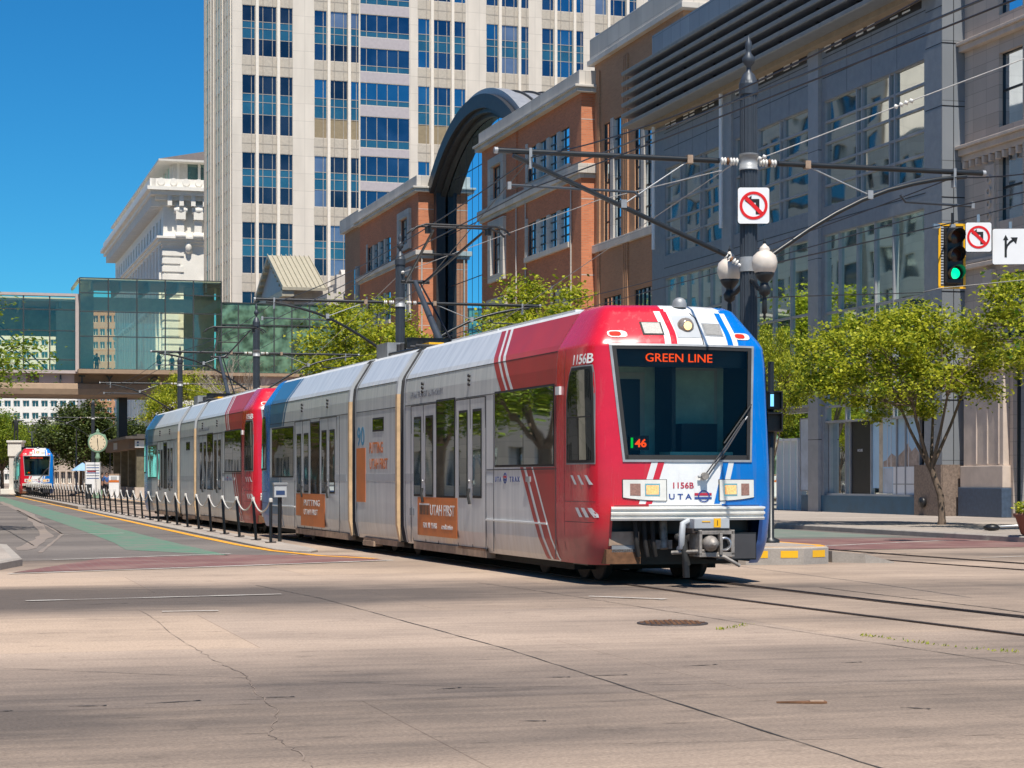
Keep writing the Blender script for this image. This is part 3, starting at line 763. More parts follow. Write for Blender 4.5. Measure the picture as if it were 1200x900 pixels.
    gridq(mb, lambda a, b: front_pt(-1.08+2.16*a, 1.093+.008*b, .004), 20, 1, 'seam')
    mb.build('panel_seam', cab)
    # windscreen
    mb = MB()
    gridq(mb, lambda a, b: front_pt((WB+(WT-WB)*b)*(2*a-1)*.995, WZ0+.01+(WZ1-WZ0-.02)*b, -.004), 24, 16, 'shield_glass')
    mb.build('windshield', cab)
    mb = MB()
    def fr_(a, b, w=.045, m='rubber', off=.006):
        # frame band around
        pass
    def P_(s, z): return front_pt((WB+(WT-WB)*(z-WZ0)/(WZ1-WZ0))*s, z, .008)
    for (m, i0, i1, off) in (('rubber', .94, 1.0, .005), ('grey_metal', .995, 1.03, .012)):
        for sg in (-1, 1):
            gridq(mb, lambda a, b: front_pt((WB+(WT-WB)*b)*sg*(i0+(i1-i0)*a), WZ0-.02+(WZ1-WZ0+.04)*b, off), 2, 14, m)
    gridq(mb, lambda a, b: front_pt(WT*(2*a-1)*1.0, WZ1-.03+.05*b, .005), 20, 1, 'rubber')
    gridq(mb, lambda a, b: front_pt(WB*(2*a-1)*1.0, WZ0-.02+.07*b, .005), 20, 1, 'rubber')
    gridq(mb, lambda a, b: front_pt(WT*(2*a-1)*1.03, WZ1+.015+.025*b, .012), 20, 1, 'grey_metal')
    gridq(mb, lambda a, b: front_pt(WB*(2*a-1)*1.03, WZ0-.045+.03*b, .012), 20, 1, 'grey_metal')
    mb.build('windshield_frame', cab)
    # cab interior: floor, bulkhead with a door, desk, sign box
    mb = MB()
    mb.box(-1.2, 1.2, 1.48, 1.54, .9, 3.36, 'cab_wall')
    mb.box(-1.25, 1.25, .3, 1.5, 1.0, 1.1, 'cab_dark')
    for sg in (-1, 1): mb.box(sg*1.17, sg*1.2, .55, 1.5, 1.1, 3.25, 'cab_dark')
    mb.box(-1.1, 1.1, .5, 1.5, 3.3, 3.33, 'cab_wall')
    mb.box(-.62, -.08, 1.44, 1.48, 1.1, 3.0, 'cab_frame'); mb.box(-.54, -.16, 1.42, 1.44, 1.2, 2.9, 'black')
    mb.box(.2, 1.05, 1.43, 1.48, 1.1, 3.1, 'cab_frame'); mb.box(.26, 1.0, 1.42, 1.43, 1.15, 3.04, 'cab_wall')
    mb.box(.08, .14, .8, 1.44, 1.1, 3.2, 'black')
    mb.box(-1.0, 1.0, .22, .55, 1.6, 1.74, 'cab_dark'); mb.box(-.15, .8, .3, .7, 1.7, 1.84, 'cab_wall')
    mb.box(.25, .8, .85, 1.2, 1.5, 2.25, 'cab_dark')
    mb.box(-1.0, 1.0, .30, .42, 3.02, 3.3, 'black')
    mb.build('cab_interior', cab)
    if lit:
        text('GREEN LINE', .165, 'led', 'destination_text', cab, (-.02, .292, 3.09), (1, 0, 0), (0, 0, 1), width=1.0)
        mb = MB(); mb.box(-.78, -.50, .22, .3, 1.86, 2.06, 'black'); mb.box(-.765, -.735, .21, .22, 1.89, 2.03, 'led_green'); mb.build('run_number_box', cab)
        text('46', .15, 'led', 'run_number_text', cab, (-.62, .212, 1.905), (1, 0, 0), (0, 0, 1), width=.17, bold=.004)
    # flank window
    mb = MB()
    lo = [(1.7, 1.12), (2.6, 1.12), (2.9, 1.03), (3.0, .93)]; hi = [(1.7, .20), (2.6, .27), (2.9, .30), (3.0, .33)]
    for sg in (-1, 1):
        mb = MB()
        def sp(a, b, off, g=0.):
            z = 1.7-g+(1.3+2*g)*b; y = (interp(lo, z)+g)*(1-a)+(interp(hi, z)-g)*a; p = side_pt(max(y, .17), z, off); return (p.x*-sg, p.y, p.z)
        gridq(mb, lambda a, b: sp(a, b, .005, .035), 10, 12, 'grey_metal')
        gridq(mb, lambda a, b: sp(a, b, .009, .015), 10, 12, 'rubber')
        gridq(mb, lambda a, b: sp(.04+.92*a, .02+.96*b, .013), 10, 12, 'train_glass')
        gridq(mb, lambda a, b: sp(.04+.92*a, .47+.015*b, .017), 10, 1, 'rubber')
        gridq(mb, lambda a, b: sp(.5+.03*a, .02+.45*b, .017), 1, 8, 'rubber')
        mb.build('side_window', cab)
    # bumper
    mb = MB()
    def bp(a, z, off): return front_pt(1.12*(2*a-1), z, off)
    secs = [(.905, .0), (.905, .05), (.935, .06), (.945, .035), (.975, .035), (.985, .06), (1.01, .06), (1.02, .035), (1.05, .035), (1.06, .06), (1.085, .055), (1.085, .0)]
    vs = [bp(i/24, z, o+.02 if o else .0) for i in range(25) for z, o in secs]
    k = len(secs)
    mb.add(vs, [(i*k+j, i*k+j+1, (i+1)*k+j+1, (i+1)*k+j) for i in range(24) for j in range(k-1)], 'reflector')
    for i in (0, 24): mb.add([vs[i*k+j] for j in range(k)], [tuple(range(k))], 'reflector')
    mb.build('bumper', cab)
    for (x0, x1, sg) in ((-.96, -.37, -1), (.42, .98, 1)):
        mb = MB()
        def hp(a, b, off, i=0.):
            x = x0+(x1-x0)*(i+a*(1-2*i)); z = 1.165+.285*(i*1.2+b*(1-2.4*i))
            t = a if sg < 0 else 1-a
            if b < .3: z += .045*(1-t)**2*(1-b/.3)
            return front_pt(x, z, off)
        gridq(mb, lambda a, b: hp(a, b, .004, -.02), 8, 5, 'rubber')
        gridq(mb, lambda a, b: hp(a, b, .016), 8, 6, 'reflector')
        h = mb.build('headlight', cab)
        mb = MB()
        inn, out = ((.50, .85), (.16, .40)) if sg < 0 else ((.12, .50), (.62, .86))
        gridq(mb, lambda a, b: hp(inn[0]+(inn[1]-inn[0])*a, .22+.6*b, .019), 3, 3, 'chrome')
        gridq(mb, lambda a, b: hp(inn[0]+.03+(inn[1]-inn[0]-.06)*a, .3+.44*b, .026), 3, 3, 'head_lens')
        gridq(mb, lambda a, b: hp(out[0]+(out[1]-out[0])*a, .22+.6*b, .019), 3, 3, 'marker_lens')
        mb.build('lens', cab)
    # roof lamp, vents, markers, dome
    mb = MB()
    gridq(mb, lambda a, b: front_pt(-.10+.36*a*(1-.0*b), 3.42+.32*b, .004), 4, 4, 'panel_grey')
    c = front_pt(.07, 3.57, .03)
    mb.lathe([(.0, -.05), (.07, -.045), (.115, 0), (.12, .05)], 'lens_clear', c, 16, 'y')
    mb.lathe([(.0, -.058), (.06, -.054)], 'lamp_warm', c, 12, 'y')
    mb.build('roof_lamp', cab)
    for x in (-.58, .33):
        mb = MB()
        gridq(mb, lambda a, b: front_pt(x+.30*a, 3.45+.19*b, .006), 4, 3, 'rubber' if x < 0 else 'grey_metal')
        gridq(mb, lambda a, b: front_pt(x+.025+.25*a, 3.466+.16*b, .012), 4, 3, 'vent_mesh')
        mb.build('roof_vent', cab)
    for x in (-.93, .93):
        mb = MB()
        def mk(a, b, w, h, off, dx=0):
            t = a*2*math.pi; return front_pt(x+dx+math.copysign(abs(math.cos(t))**.6, math.cos(t))*w*b, 3.46+math.copysign(abs(math.sin(t))**.7, math.sin(t))*h*b, off)
        gridq(mb, lambda a, b: mk(a, b, .135, .05, .006), 24, 1, 'reflector')
        gridq(mb, lambda a, b: mk(a, b, .08, .033, .013, -.03), 20, 1, 'lens_red')
        mb.build('marker_light', cab)
    mb = MB(); c = front_pt(.1, 3.8, .01); mb.lathe([(.10, -.03), (.10, .03), (.085, .075), (.05, .105), (.0, .115)], 'grey_metal', (c.x, c.y+.12, 3.9), 16); mb.build('antenna_dome', cab)
    mb = MB(); mb.tube([front_pt(.27, z, .006) for z in (WZ1+.04, 3.4, 3.5, 3.6, 3.7)]+[front_pt(.2, 3.78, .006)], .008, 'seam', 5); mb.build('roof_cable', cab)
    # wiper
    mb = MB()
    a = front_pt(.17, 1.50, .05); b = front_pt(.82, 2.28, .06)
    for dx in (0, .045): mb.tube([a+Vector((dx, 0, 0)), a.lerp(b, .5)+Vector((dx, -.02, 0)), b+Vector((dx*.4, 0, 0))], .010, 'seam', 6)
    mb.tube([front_pt(.50, 1.95, .03), front_pt(.98, 2.5, .03)], .012, 'rubber', 5)
    mb.tube([front_pt(.34, 1.65, .03), front_pt(.9, 2.33, .035)], .010, 'grey_metal', 5)
    mb.lathe([(.05, -.05), (.055, 0), (.04, .03)], 'cast', a+Vector((0, 0, 0)), 12, 'y'); mb.tube([a, a+Vector((-.09, 0, -.01))], .02, 'grey_metal', 6)
    mb.build('windshield_wiper', cab)
    if detail:
        def fw(zb, xo=0.):
            return lambda a, b, h: front_pt(xo+a, zb+b, .004+h)
        for s, sz, xo, zb, m, wd in (('1156B', .115, -.13, 1.335, 'red_ink', .30), ('U T A', .105, -.17, 1.185, 'navy_ink', .33)):
            text(s, sz, m, 'fleet_number' if s[0] == '1' else 'agency_lettering', cab, (0, 0, 0), (1, 0, 0), (0, 0, 1), ext=.001, bold=.002, width=wd, warp=fw(zb, xo))
        mb = MB()
        gridq(mb, lambda a, b: front_pt(.04+.26*a, 1.235+.035*b, .006), 6, 1, 'red_ink'); gridq(mb, lambda a, b: front_pt(.04+.26*a, 1.185+.03*b, .006), 6, 1, 'navy_ink')
        gridq(mb, lambda a, b: front_pt(.18+(.072+.018*b)*math.cos(a*6.2832), 1.225+(.066+.016*b)*math.sin(a*6.2832), .009), 24, 1, 'navy_ink')
        mb.build('agency_logo', cab)
        # chevrons on the flank and number
        mb = MB()
        for (y0, n_, zc, w) in ((.98, 3, 1.45, .09), (.80, 3, 1.0, .12)):
            for k in range(n_):
                yy = y0-k*(.26 if zc > 1.2 else .22)
                def cp(a, b, yy=yy, zc=zc): z = zc+.065-.13*b; p = side_pt(max(.13, yy-b*.16-a*w), z, .005); return p
                if yy-.3 > .0: gridq(mb, cp, 2, 3, 'stripe_white')
        mb.build('chevrons', cab)
        text('1156B', .2, 'white_ink', 'fleet_number', cab, (0, 0, 0), (1, 0, 0), (0, 0, 1), ext=.001, width=.60, bold=.004, warp=lambda a, b, h: side_pt(.62-a, 3.06+b*.95, .006+h))
    if True:
        # coupler and undergear under the nose
        mb = MB()
        mb.box(-.25, .26, -.80, -.42, .80, .93, 'panel_grey'); mb.box(-.24, .25, -.81, -.80, .765, .80, 'black')
        mb.box(-.27, .28, -.78, -.50, .735, .80, 'iron')
        for (x0, x1) in ((-.20, -.16), (.26, .31)): mb.box(x0, x1, -.86, -.5, .44, .78, 'cast')
        mb.box(-.2, .31, -.86, -.5, .42, .48, 'cast'); mb.box(-.2, .31, -.86, -.5, .72, .77, 'cast')
        mb.box(-.16, .26, -.80, -.5, .48, .72, 'under')
        mb.lathe([(.11, -.06), (.105, -.12), (.06, -.2), (.02, -.23)], 'cast', (-.04, -.76, .6), 14, 'y')
        mb.lathe([(.10, 0), (.10, -.08), (.075, -.09), (.06, .02)], 'steel', (.17, -.78, .59), 14, 'y')
        mb.box(.08, .12, -.9, -.8, .45, .74, 'cast')
        mb.tube([(0, .9, .6), (0, -.5, .6)], .11, 'under', 10)
        mb.tube([(-.32, -.45, .52), (-.36, -.62, .55), (-.37, -.66, .72), (-.34, -.62, .86), (-.24, -.6, .9)], .045, 'panel_grey', 8)
        mb.tube([(-.33, -.4, .68), (-.33, -.62, .62), (-.31, -.64, .40), (-.29, -.64, .30)], .05, 'rubber', 8)
        mb.tube([(-.31, -.64, .36), (-.30, -.64, .14)], .05, 'black', 8)
        mb.tube([(.0, -.8, .44), (.15, -.88, .42), (.38, -.86, .30)], .028, 'cast', 6)
        mb.tube([(-.45, -.5, .47), (-.12, -.85, .50)], .03, 'cast', 6)
        for x in (-.75, -.62, -.5): mb.tube([(x, .1, .9), (x, .05, .6), (x+.05, .1, .4)], .035, 'under', 6)
        cp_ = mb.build('coupler', cab, bevel=.008)
        mb = MB(); mb.box(-.14, -.02, -.806, -.80, .885, .90, 'yellow'); mb.box(.03, .13, -.81, -.79, .815, .935, 'yellow'); mb.box(.075, .085, -.812, -.80, .84, .91, 'black')
        mb.build('warning_label', cab)
        mb = MB()
        mb.box(-1.05, 1.05, .35, 1.5, .70, .95, 'black'); mb.box(-1.15, 1.15, .9, 1.5, .25, .95, 'black')
        mb.box(.42, 1.02, .0, .6, .34, .72, 'black'); mb.box(.44, 1.0, -.02, 0, .36, .70, 'seam')
        mb.box(.60, .66, -.03, -.02, .5, .58, 'cast'); mb.box(.60, .64, -.03, -.02, .38, .43, 'rust_light')
        mb.box(-1.12, -.68, .12, .5, .55, .74, 'rust_light'); mb.box(-1.16, -.66, .12, .5, .30, .5, 'rust'); mb.box(-1.08, -.7, .12, .48, .46, .56, 'grey_metal')
        mb.tube([(-.3, .2, .9), (-.32, .1, .5)], .06, 'cast', 8); mb.box(-.5, -.2, .1, .4, .5, .62, 'cast')
        mb.build('undergear', cab)
    return cab

PROF = [(.20, .30), (.26, .30), (.35, .30)]
def make_train(name, label, loc, rz, group=None):
    t = thing(name, label, 'tram', loc, rz, group)
    LEN = 25.0
    zs = [.28, .36, .6, 1.0, 2.78, 3.05, 3.30, 3.38, 3.84, 3.90]
    def body(y0, y1, m='silver'):
        mb = MB()
        pr = [(-hwz(z), z) for z in zs]+[(hwz(z), z) for z in reversed(zs)]
        k = len(pr)
        for i in range(k-1):
            (a, z), (b, w) = pr[i], pr[i+1]
            mb.add([(a, y0, z), (a, y1, z), (b, y1, w), (b, y0, w)], [(0, 1, 2, 3)], 'silver_roof' if abs(a-b) > 1 or min(z, w) > 3.79 else m, False)
        mb.add([(a, y0, z) for a, z in pr], [tuple(range(k))], 'bellows'); mb.add([(a, y1, z) for a, z in pr], [tuple(range(k))], 'bellows')
        mb.add([(-1.27, y0, .28), (1.27, y0, .28), (1.27, y1, .28), (-1.27, y1, .28)], [(0, 1, 2, 3)], 'under')
        return mb.build('body_section', t)
    A = body(1.6, 10.2); B = body(10.75, 14.1); C = body(14.7, LEN-1.6)
    cab = make_cab(t)
    # rear cab: the same nose turned round
    KIDS.clear()
    rear = cab.copy(); COL.objects.link(rear); rear.rotation_euler.z = math.pi; rear.location = (0, LEN, 0)
    skip = ('destination_text', 'run_number_text', 'run_number_box', 'fleet_number')
    for ch in kids(cab):
        if ch.name.split('.')[0] in skip or (ch.name.startswith('chevrons')): continue
        c = ch.copy(); COL.objects.link(c); c.parent = rear
    # joints
    for y0, y1 in ((10.2, 10.75), (14.1, 14.7)):
        mb = MB()
        n_ = 7
        for i in range(n_):
            a, b = y0+(y1-y0)*i/n_, y0+(y1-y0)*(i+1)/n_; mid = (a+b)/2
            for (p, q, s0, s1) in ((a, mid, .10, .05), (mid, b, .05, .10)):
                for sg in (-1, 1):
                    for z0, z1 in zip(zs, zs[1:]):
                        mb.quad((sg*(hwz(z0)-s0), p, z0), (sg*(hwz(z0)-s1), q, z0), (sg*(hwz(z1)-s1), q, z1), (sg*(hwz(z1)-s0), p, z1), 'bellows')
            mb.quad((-.95, a, 3.8), (-.95, b, 3.8), (.95, b, 3.8), (.95, a, 3.8), 'bellows')
        mb.build('gangway_bellows', t)
        mb = MB()
        for sg in (-1, 1):
            for z0, z1 in zip(zs[1:5], zs[2:5]+[3.32]):
                pass
            for (ya, yb, m_) in ((y1-.03, y1+.10, 'tan_edge'), (y0-.06, y0+.03, 'panel_grey')):
                mb = MB()
                pts = [(z, hwz(z)+.012) for z in (.30, .6, 1.0, 2.78, 3.05, 3.30, 3.38, 3.84)]
                for (z0, h0), (z1, h1) in zip(pts, pts[1:]):
                    mb.quad((sg*h0, ya, z0), (sg*h0, yb, z0), (sg*h1, yb, z1), (sg*h1, ya, z1), m_ if z1 < 3.1 else 'panel_grey')
                    e = ya if m_ == 'tan_edge' else yb
                    mb.quad((sg*h0, e, z0), (sg*(h0-.1), e, z0), (sg*(h1-.1), e, z1), (sg*h1, e, z1), m_ if z1 < 3.1 else 'panel_grey')
                mb.build('joint_trim', t)
    # doors and windows, both flanks
    for sg in (-1, 1):
        def Pn(a, z, d): return (sg*(hwz(z)-d), a, z)
        def leaf(y0, y1, zt, g0, g1, gz0=1.19, gz1=2.56):
            mb = MB(); pbox(mb, Pn, y0, y1, .34, zt, -.006, .0, 'silver')
            for (a, b, c, d) in ((y0-.012, y0+.006, .34, zt), (y1-.006, y1+.012, .34, zt), (y0, y1, zt-.006, zt+.012), (y0, y1, .33, .345)): pbox(mb, Pn, a, b, c, d, -.010, .0, 'seam')
            d_ = mb.build('door_leaf', t)
            mb = MB(); pbox(mb, Pn, g0-.03, g1+.03, gz0-.04, gz1+.04, -.010, -.006, 'rubber'); pbox(mb, Pn, g0, g1, gz0, gz1, -.014, -.010, 'train_glass'); mb.build('door_glass', d_)
            return d_
        for (c, gz1) in ((5.93, 2.56), (8.86, 2.54), (16.72, 2.48), (19.42, 2.46)):
            for k, (y0, y1, g0, g1) in enumerate(((c-.84, c, c-.62, c-.18), (c, c+.84, c+.18, c+.62))):
                leaf(y0, y1, 2.78, g0, g1, 1.19, gz1)
            mb = MB()
            for dy in (-.1, .1): mb.lathe([(.035, 0), (.04, .03), (.02, .05)], 'steel', (sg*1.38, c+dy, 1.42), 10, 'x')
            mb.tube([(sg*1.40, c+.02, 1.30), (sg*1.42, c, 1.2), (sg*1.4, c-.02, 1.05)], .025, 'rubber', 6); mb.build('door_handle', t)
            mb = MB()
            for q in range(3): mb.lathe([(.028, 0), (.03, sg*.04), (.0, sg*.05)], 'black', (sg*hwz(3.1), c+.05, 3.02+q*.07), 8, 'x')
            mb.build('door_lamp', t)
        def sidewin(y0, y1, z0, z1, mull=()):
            mb = MB(); pbox(mb, Pn, y0-.035, y1+.035, z0-.035, z1+.035, -.004, .0, 'rubber')
            ys = [y0]+list(mull)+[y1]
            for a, b in zip(ys, ys[1:]): pbox(mb, Pn, a+.012, b-.012, z0, z1, -.010, -.004, 'train_glass')
            mb.build('side_window', t)
        sidewin(1.70, 4.55, 1.68, 2.80, (3.11,)); sidewin(6.86, 7.98, 1.17, 2.80); sidewin(17.62, 18.52, 1.15, 2.70)
        sidewin(20.5, 23.1, 1.53, 2.67); sidewin(11.82, 12.65, 2.42, 2.62)
    # livery on the left flank
    mb = MB(); ss = lambda a, b, m, o=.003: side_strip(mb, a, b, m, o)
    Q = lambda d: ([(2.83, 3.62+d), (3.30, 4.1+d), (3.84, 4.70+d)])
    Z = lambda y: [(2.83, y), (3.84, y)]
    ss(Z(1.6), Q(0), 'dull_red'); ss(Q(.13), Q(.27), 'dull_red', .004); ss(Q(.38), Q(.62), 'dull_red', .004); ss(Q(0), Q(.13), 'stripe_white', .003); ss(Q(.27), Q(.38), 'stripe_white', .003)
    mb.build('upper_livery', t); mb = MB()
    L = lambda d: [(.30, 1.54+d), (1.64, 2.66+d)]
    ss([(.30, 1.6), (1.64, 1.6)], L(0), 'dull_red'); ss(L(.0), L(.07), 'stripe_white', .004); ss(L(.14), L(.34), 'dull_red'); ss(L(.34), L(.42), 'stripe_white', .004); ss(L(.46), L(.62), 'dull_red'); ss(L(.07), L(.14), 'dull_red')
    mb.build('lower_livery', t); mb = MB()
    ss([(1.64, 1.6), (2.83, 1.6)], [(1.64, 1.70), (2.83, 1.70)], 'dull_red')
    mb.build('door_post_livery', t); mb = MB()
    E = LEN-1.6
    ss([(.30, E), (1.5, E)], [(.30, E-1.35), (1.5, E-1.2)], 'dull_blue'); ss([(2.72, E), (3.84, E)], [(2.72, E-1.5), (3.84, E-2.2)], 'dull_blue')
    mb.build('rear_livery', t); mb = MB()
    ss([(.30, E-1.45), (1.5, E-1.3)], [(.30, E-1.6), (1.5, E-1.45)], 'dull_blue'); ss([(2.72, E-1.6), (3.84, E-2.3)], [(2.72, E-1.75), (3.84, E-2.45)], 'dull_blue')
    mb.build('rear_livery', t)
    mb = MB()
    for (y0, y1) in ((1.6, 10.15), (10.85, 14.05), (14.8, LEN-1.6)):
        for z0, z1, m_, o_ in ((2.80, 2.812, 'seam', .006), (3.285, 3.295, 'seam', .006)): mb.box(-(hwz(z0)+o_), -(hwz(z0)-.01), y0, y1, z0, z1, m_)
    mb.box(-1.392, -1.37, 2.0, 5.05, .80, .825, 'stripe_white'); mb.box(-1.392, -1.37, 20.3, 23.2, .80, .825, 'stripe_white')
    mb.box(-1.382, -1.37, 1.6, 5.0, 1.60, 1.615, 'seam')
    for y in (1.61, 4.62, 5.04, 9.72, 15.6, 20.32): mb.box(-1.382, -1.37, y, y+.012, .32, 2.79, 'seam')
    for (y0, y1) in ((5.2, 8.1),): pass
    mb.box(-1.378, -1.374, 15.0, LEN-1.6, 1.42, 1.56, 'panel_grey')
    mb.box(-1.378, -1.374, 10.9, 14.0, 1.42, 1.56, 'panel_grey')
    for k in range(9): mb.box(-1.3785, -1.374, 4.66+k*.05, 4.685+k*.05, 1.40, 1.58, 'panel_grey')
    for (y0, y1) in ((9.55, 10.15), (7.95, 8.0)): mb.box(-1.378, -1.374, y0, y1, 1.42, 1.56, 'panel_grey')
    mb.box(-1.41, -1.37, 1.38, 1.55, 2.66, 2.78, 'stripe_white'); mb.box(-1.40, -1.37, 2.75, 2.95, 1.42, 1.50, 'grey_metal')
    mb.build('flank_trim', t)
    mb = MB()
    mb.box(-1.383, -1.377, 6.70, 9.25, .46, 1.14, 'orange_vinyl'); mb.box(-1.385, -1.383, 8.45, 9.1, .83, 1.0, 'black')
    for k in range(6): mb.box(-1.386, -1.385, 8.5+k*.1, 8.52+k*.1, .82, 1.05, 'orange_vinyl')
    mb.box(-1.386, -1.384, 8.45, 9.12, 1.0, 1.03, 'white_ink')
    for k in range(3): mb.box(-1.386, -1.377, 9.5+k*.12, 9.56+k*.12, .80, .93+.02*(k % 2), 'grey_ink')
    mb.build('vinyl_advert', t); mb = MB()
    mb.box(-1.383, -1.377, 17.05, 20.15, .62, 1.13, 'orange_vinyl'); mb.box(-1.383, -1.377, 17.05, 19.6, .40, .62, 'orange_vinyl')
    mb.build('vinyl_advert', t); mb = MB()
    mb.box(-1.383, -1.377, 13.28, 14.05, 1.0, 2.08, 'orange_vinyl')
    mb.build('vinyl_advert', t)
    XA, YA = (0, -1, 0), (0, 0, 1)
    def st_(s, sz, m, y, z, wd=None, nm='advert_lettering', o=-1.3865, bold=.003): text(s, sz, m, nm, t, (o, y, z), XA, YA, width=wd, bold=bold, ext=.001)
    st_('UTAH FIRST', .26, 'white_ink', 7.62, .83, 1.55); st_('FOR  90  YEARS', .13, 'white_ink', 8.4, .6, .9); st_('credit union', .12, 'white_ink', 7.3, .6, .7)
    st_('PUTTING', .19, 'white_ink', 18.4, .86, 1.7); st_('UTAH FIRST', .17, 'white_ink', 18.5, .66, 1.5)
    st_('90', .52, 'sky_vinyl', 13.68, 2.14, .62, o=-1.379, bold=.008)
    st_('PUTTING', .30, 'orange_vinyl', 12.40, 1.97, 1.1, o=-1.379, bold=.006); st_('UTAH FIRST', .28, 'orange_vinyl', 12.2, 1.66, 1.45, o=-1.379, bold=.006)
    st_('UTAH TRANSIT AUTHORITY', .14, 'grey_ink', 8.7, 2.93, 2.2, 'agency_lettering', o=-1.374)
    st_('U T A', .11, 'navy_ink', 4.40, 1.42, .33, 'agency_lettering', o=-1.378); st_('T R A X', .11, 'navy_ink', 3.55, 1.42, .5, 'agency_lettering', o=-1.378)
    mb = MB(); mb.ring((0, 0), .06, .085, .003, 'navy_ink', lambda a, b, h: (-1.377-h, 4.03-a, 1.475+b), 20); mb.box(-1.384, -1.378, 3.95, 4.11, 1.48, 1.51, 'red_ink'); mb.box(-1.384, -1.378, 3.95, 4.11, 1.435, 1.465, 'navy_ink'); mb.build('agency_logo', t)
    # undercarriage
    mb = MB()
    for (y0, y1) in ((1.6, 10.2), (10.75, 14.1), (14.7, LEN-1.6)): mb.box(-1.1, 1.1, y0, y1, .16, .34, 'under')
    for y0, y1 in ((5.1, 9.6), (14.9, 20.3)): mb.box(-1.36, -1.2, y0, y1, .20, .33, 'rust_light')
    mb.box(-1.34, -1.2, 10.9, 13.6, .19, .30, 'rust_light'); mb.box(-1.38, -1.2, 12.6, 13.5, .14, .24, 'rust_light')
    mb.box(-1.36, -1.30, 5.1, 6.7, .305, .34, 'rust')
    mb.build('underframe', t)
    for yc in (3.0, 12.4, LEN-3.0):
        mb = MB(); mb.box(-.95, .95, yc-1.2, yc+1.2, .22, .5, 'under'); mb.box(-1.05, -.85, yc-1.3, yc+1.3, .2, .42, 'iron')
        bg = mb.build('bogie', t)
        for dy in (-.9, .9):
            mb = MB()
            for x in (-.76, .70): mb.lathe([(.33, -.02), (.36, -.01), (.36, .02), (.33, .03), (.33, .1), (.28, .1), (.24, .05), (.12, .05), (.1, .1)], 'iron', (x, yc+dy, .355), 28, 'x')
            mb.tube([(-.8, yc+dy, .355), (.8, yc+dy, .355)], .07, 'iron', 10)
            mb.build('wheelset', bg)
    mb = MB()
    for x in (-.76, .70): mb.lathe([(.33, -.02), (.36, -.01), (.36, .02), (.33, .03), (.33, .1), (.28, .1), (.24, .05), (.12, .05), (.1, .1)], 'iron', (x, 1.5, .355), 28, 'x')
    mb.tube([(-.8, 1.5, .355), (.8, 1.5, .355)], .07, 'iron', 10)
    mb.build('wheelset', t)
    # roof gear
    mb = MB()
    mb.box(-.8, .8, 2.4, 6.2, 3.88, 3.97, 'silver_roof'); mb.box(-.7, .7, 6.6, 9.4, 3.88, 3.99, 'silver_roof'); mb.box(-.7, .7, 15.2, 20.5, 3.88, 3.98, 'silver_roof')
    mb.box(-.9, -.3, 13.4, 14.3, 3.86, 4.2, 'grey_metal')
    for y in (12.9, 13.2, 14.4): mb.tube([(-.7, y, 3.86), (-.7, y, 4.15)], .06, 'bellows', 8)
    for y in (11.2, 11.6): mb.tube([(-.9, y, 4.0), (.9, y, 4.0)], .03, 'bellows', 6)
    mb.tube([(-.85, 10.9, 3.93), (-.85, 14.4, 3.98)], .03, 'black', 6)
    mb.build('roof_equipment', t)
    p_ = bpy.data.objects.new('pantograph', None); COL.objects.link(p_); p_.parent = t
    mb = MB()
    mb.box(-.62, .62, 11.7, 13.4, 3.99, 4.05, 'cast'); mb.box(-.5, -.2, 11.7, 12.9, 4.05, 4.10, 'yellow'); mb.box(-.7, .7, 12.6, 12.8, 4.05, 4.25, 'black')
    for sx in (-.5, .5):
        for y in (11.8, 13.3): mb.tube([(sx, y, 3.86), (sx, y, 4.0)], .05, 'rust', 8)
    mb.build('base_frame', p_)
    mb = MB(); mb.tube([(0, 12.7, 4.2), (0, 14.6, 5.55)], .075, 'pole_grey', 10, r1=.05); mb.tube([(.2, 12.4, 4.1), (.12, 14.6, 5.5)], .022, 'black', 6)
    mb.tube([(-.3, 14.6, 5.55), (.3, 14.6, 5.55)], .04, 'black', 8); mb.build('lower_arm', p_)
    mb = MB(); mb.tube([(-.2, 14.6, 5.55), (-.5, 11.4, 6.22)], .032, 'black', 8, r1=.025); mb.tube([(.2, 14.6, 5.55), (.5, 11.4, 6.22)], .032, 'black', 8, r1=.025)
    mb.tube([(-.38, 12.8, 5.93), (.38, 12.8, 5.93)], .02, 'black', 6); mb.build('upper_arm', p_)
    mb = MB()
    for y in (11.2, 11.55):
        mb.tube([(-.98, y, 6.16), (-.88, y, 6.25), (-.7, y, 6.31), (.7, y, 6.31), (.88, y, 6.25), (.98, y, 6.16)], .022, 'black', 6)
    for x in (-.6, .6): mb.tube([(x, 11.2, 6.29), (x, 11.55, 6.29)], .02, 'black', 6); mb.box(x-.05, x+.05, 11.33, 11.45, 6.16, 6.28, 'black')
    mb.build('contact_head', p_)
    return t
TR_RZ = math.atan2(.304, .953)
train = make_train('light_rail_train', 'nearest red, white and blue tram lit with the green line destination sign, crossing the intersection', (2.43, 27.42, 0), TR_RZ)
t2 = copy_tree(train)
t2.location = (-5.55, 52.9, 0); t2.rotation_euler.z = math.atan(.306); t2['label'] = 'second tram coupled behind the front one, its red cab end beside the chained posts'
t3 = copy_tree(train)
p = W(7.8, 164.5); t3.location = p; t3.rotation_euler.z = THETA+R(-1.0); t3['label'] = 'farthest tram, small and facing the camera below the glass skybridge'
for tt, s in ((t2, 1), (t3, 1)):
    for c in kids(tt):
        if c.name.split('.')[0] in ('vinyl_advert', 'advert_lettering'): bpy.data.objects.remove(c)
# ------------------------------------------------------------------ buildings along the right side (local x = v, y = u)
def bthing(name, label, v, u, cat='building', rz=THETA):
    p = W(v, u)
    if u > 90: p.z = (4-.034*F/p.y)*p.y/F
    t = thing(name, label, cat, p, rz)
    if u <= 90: t.scale.z = 1.006
    return t, (-v, -u, 0)
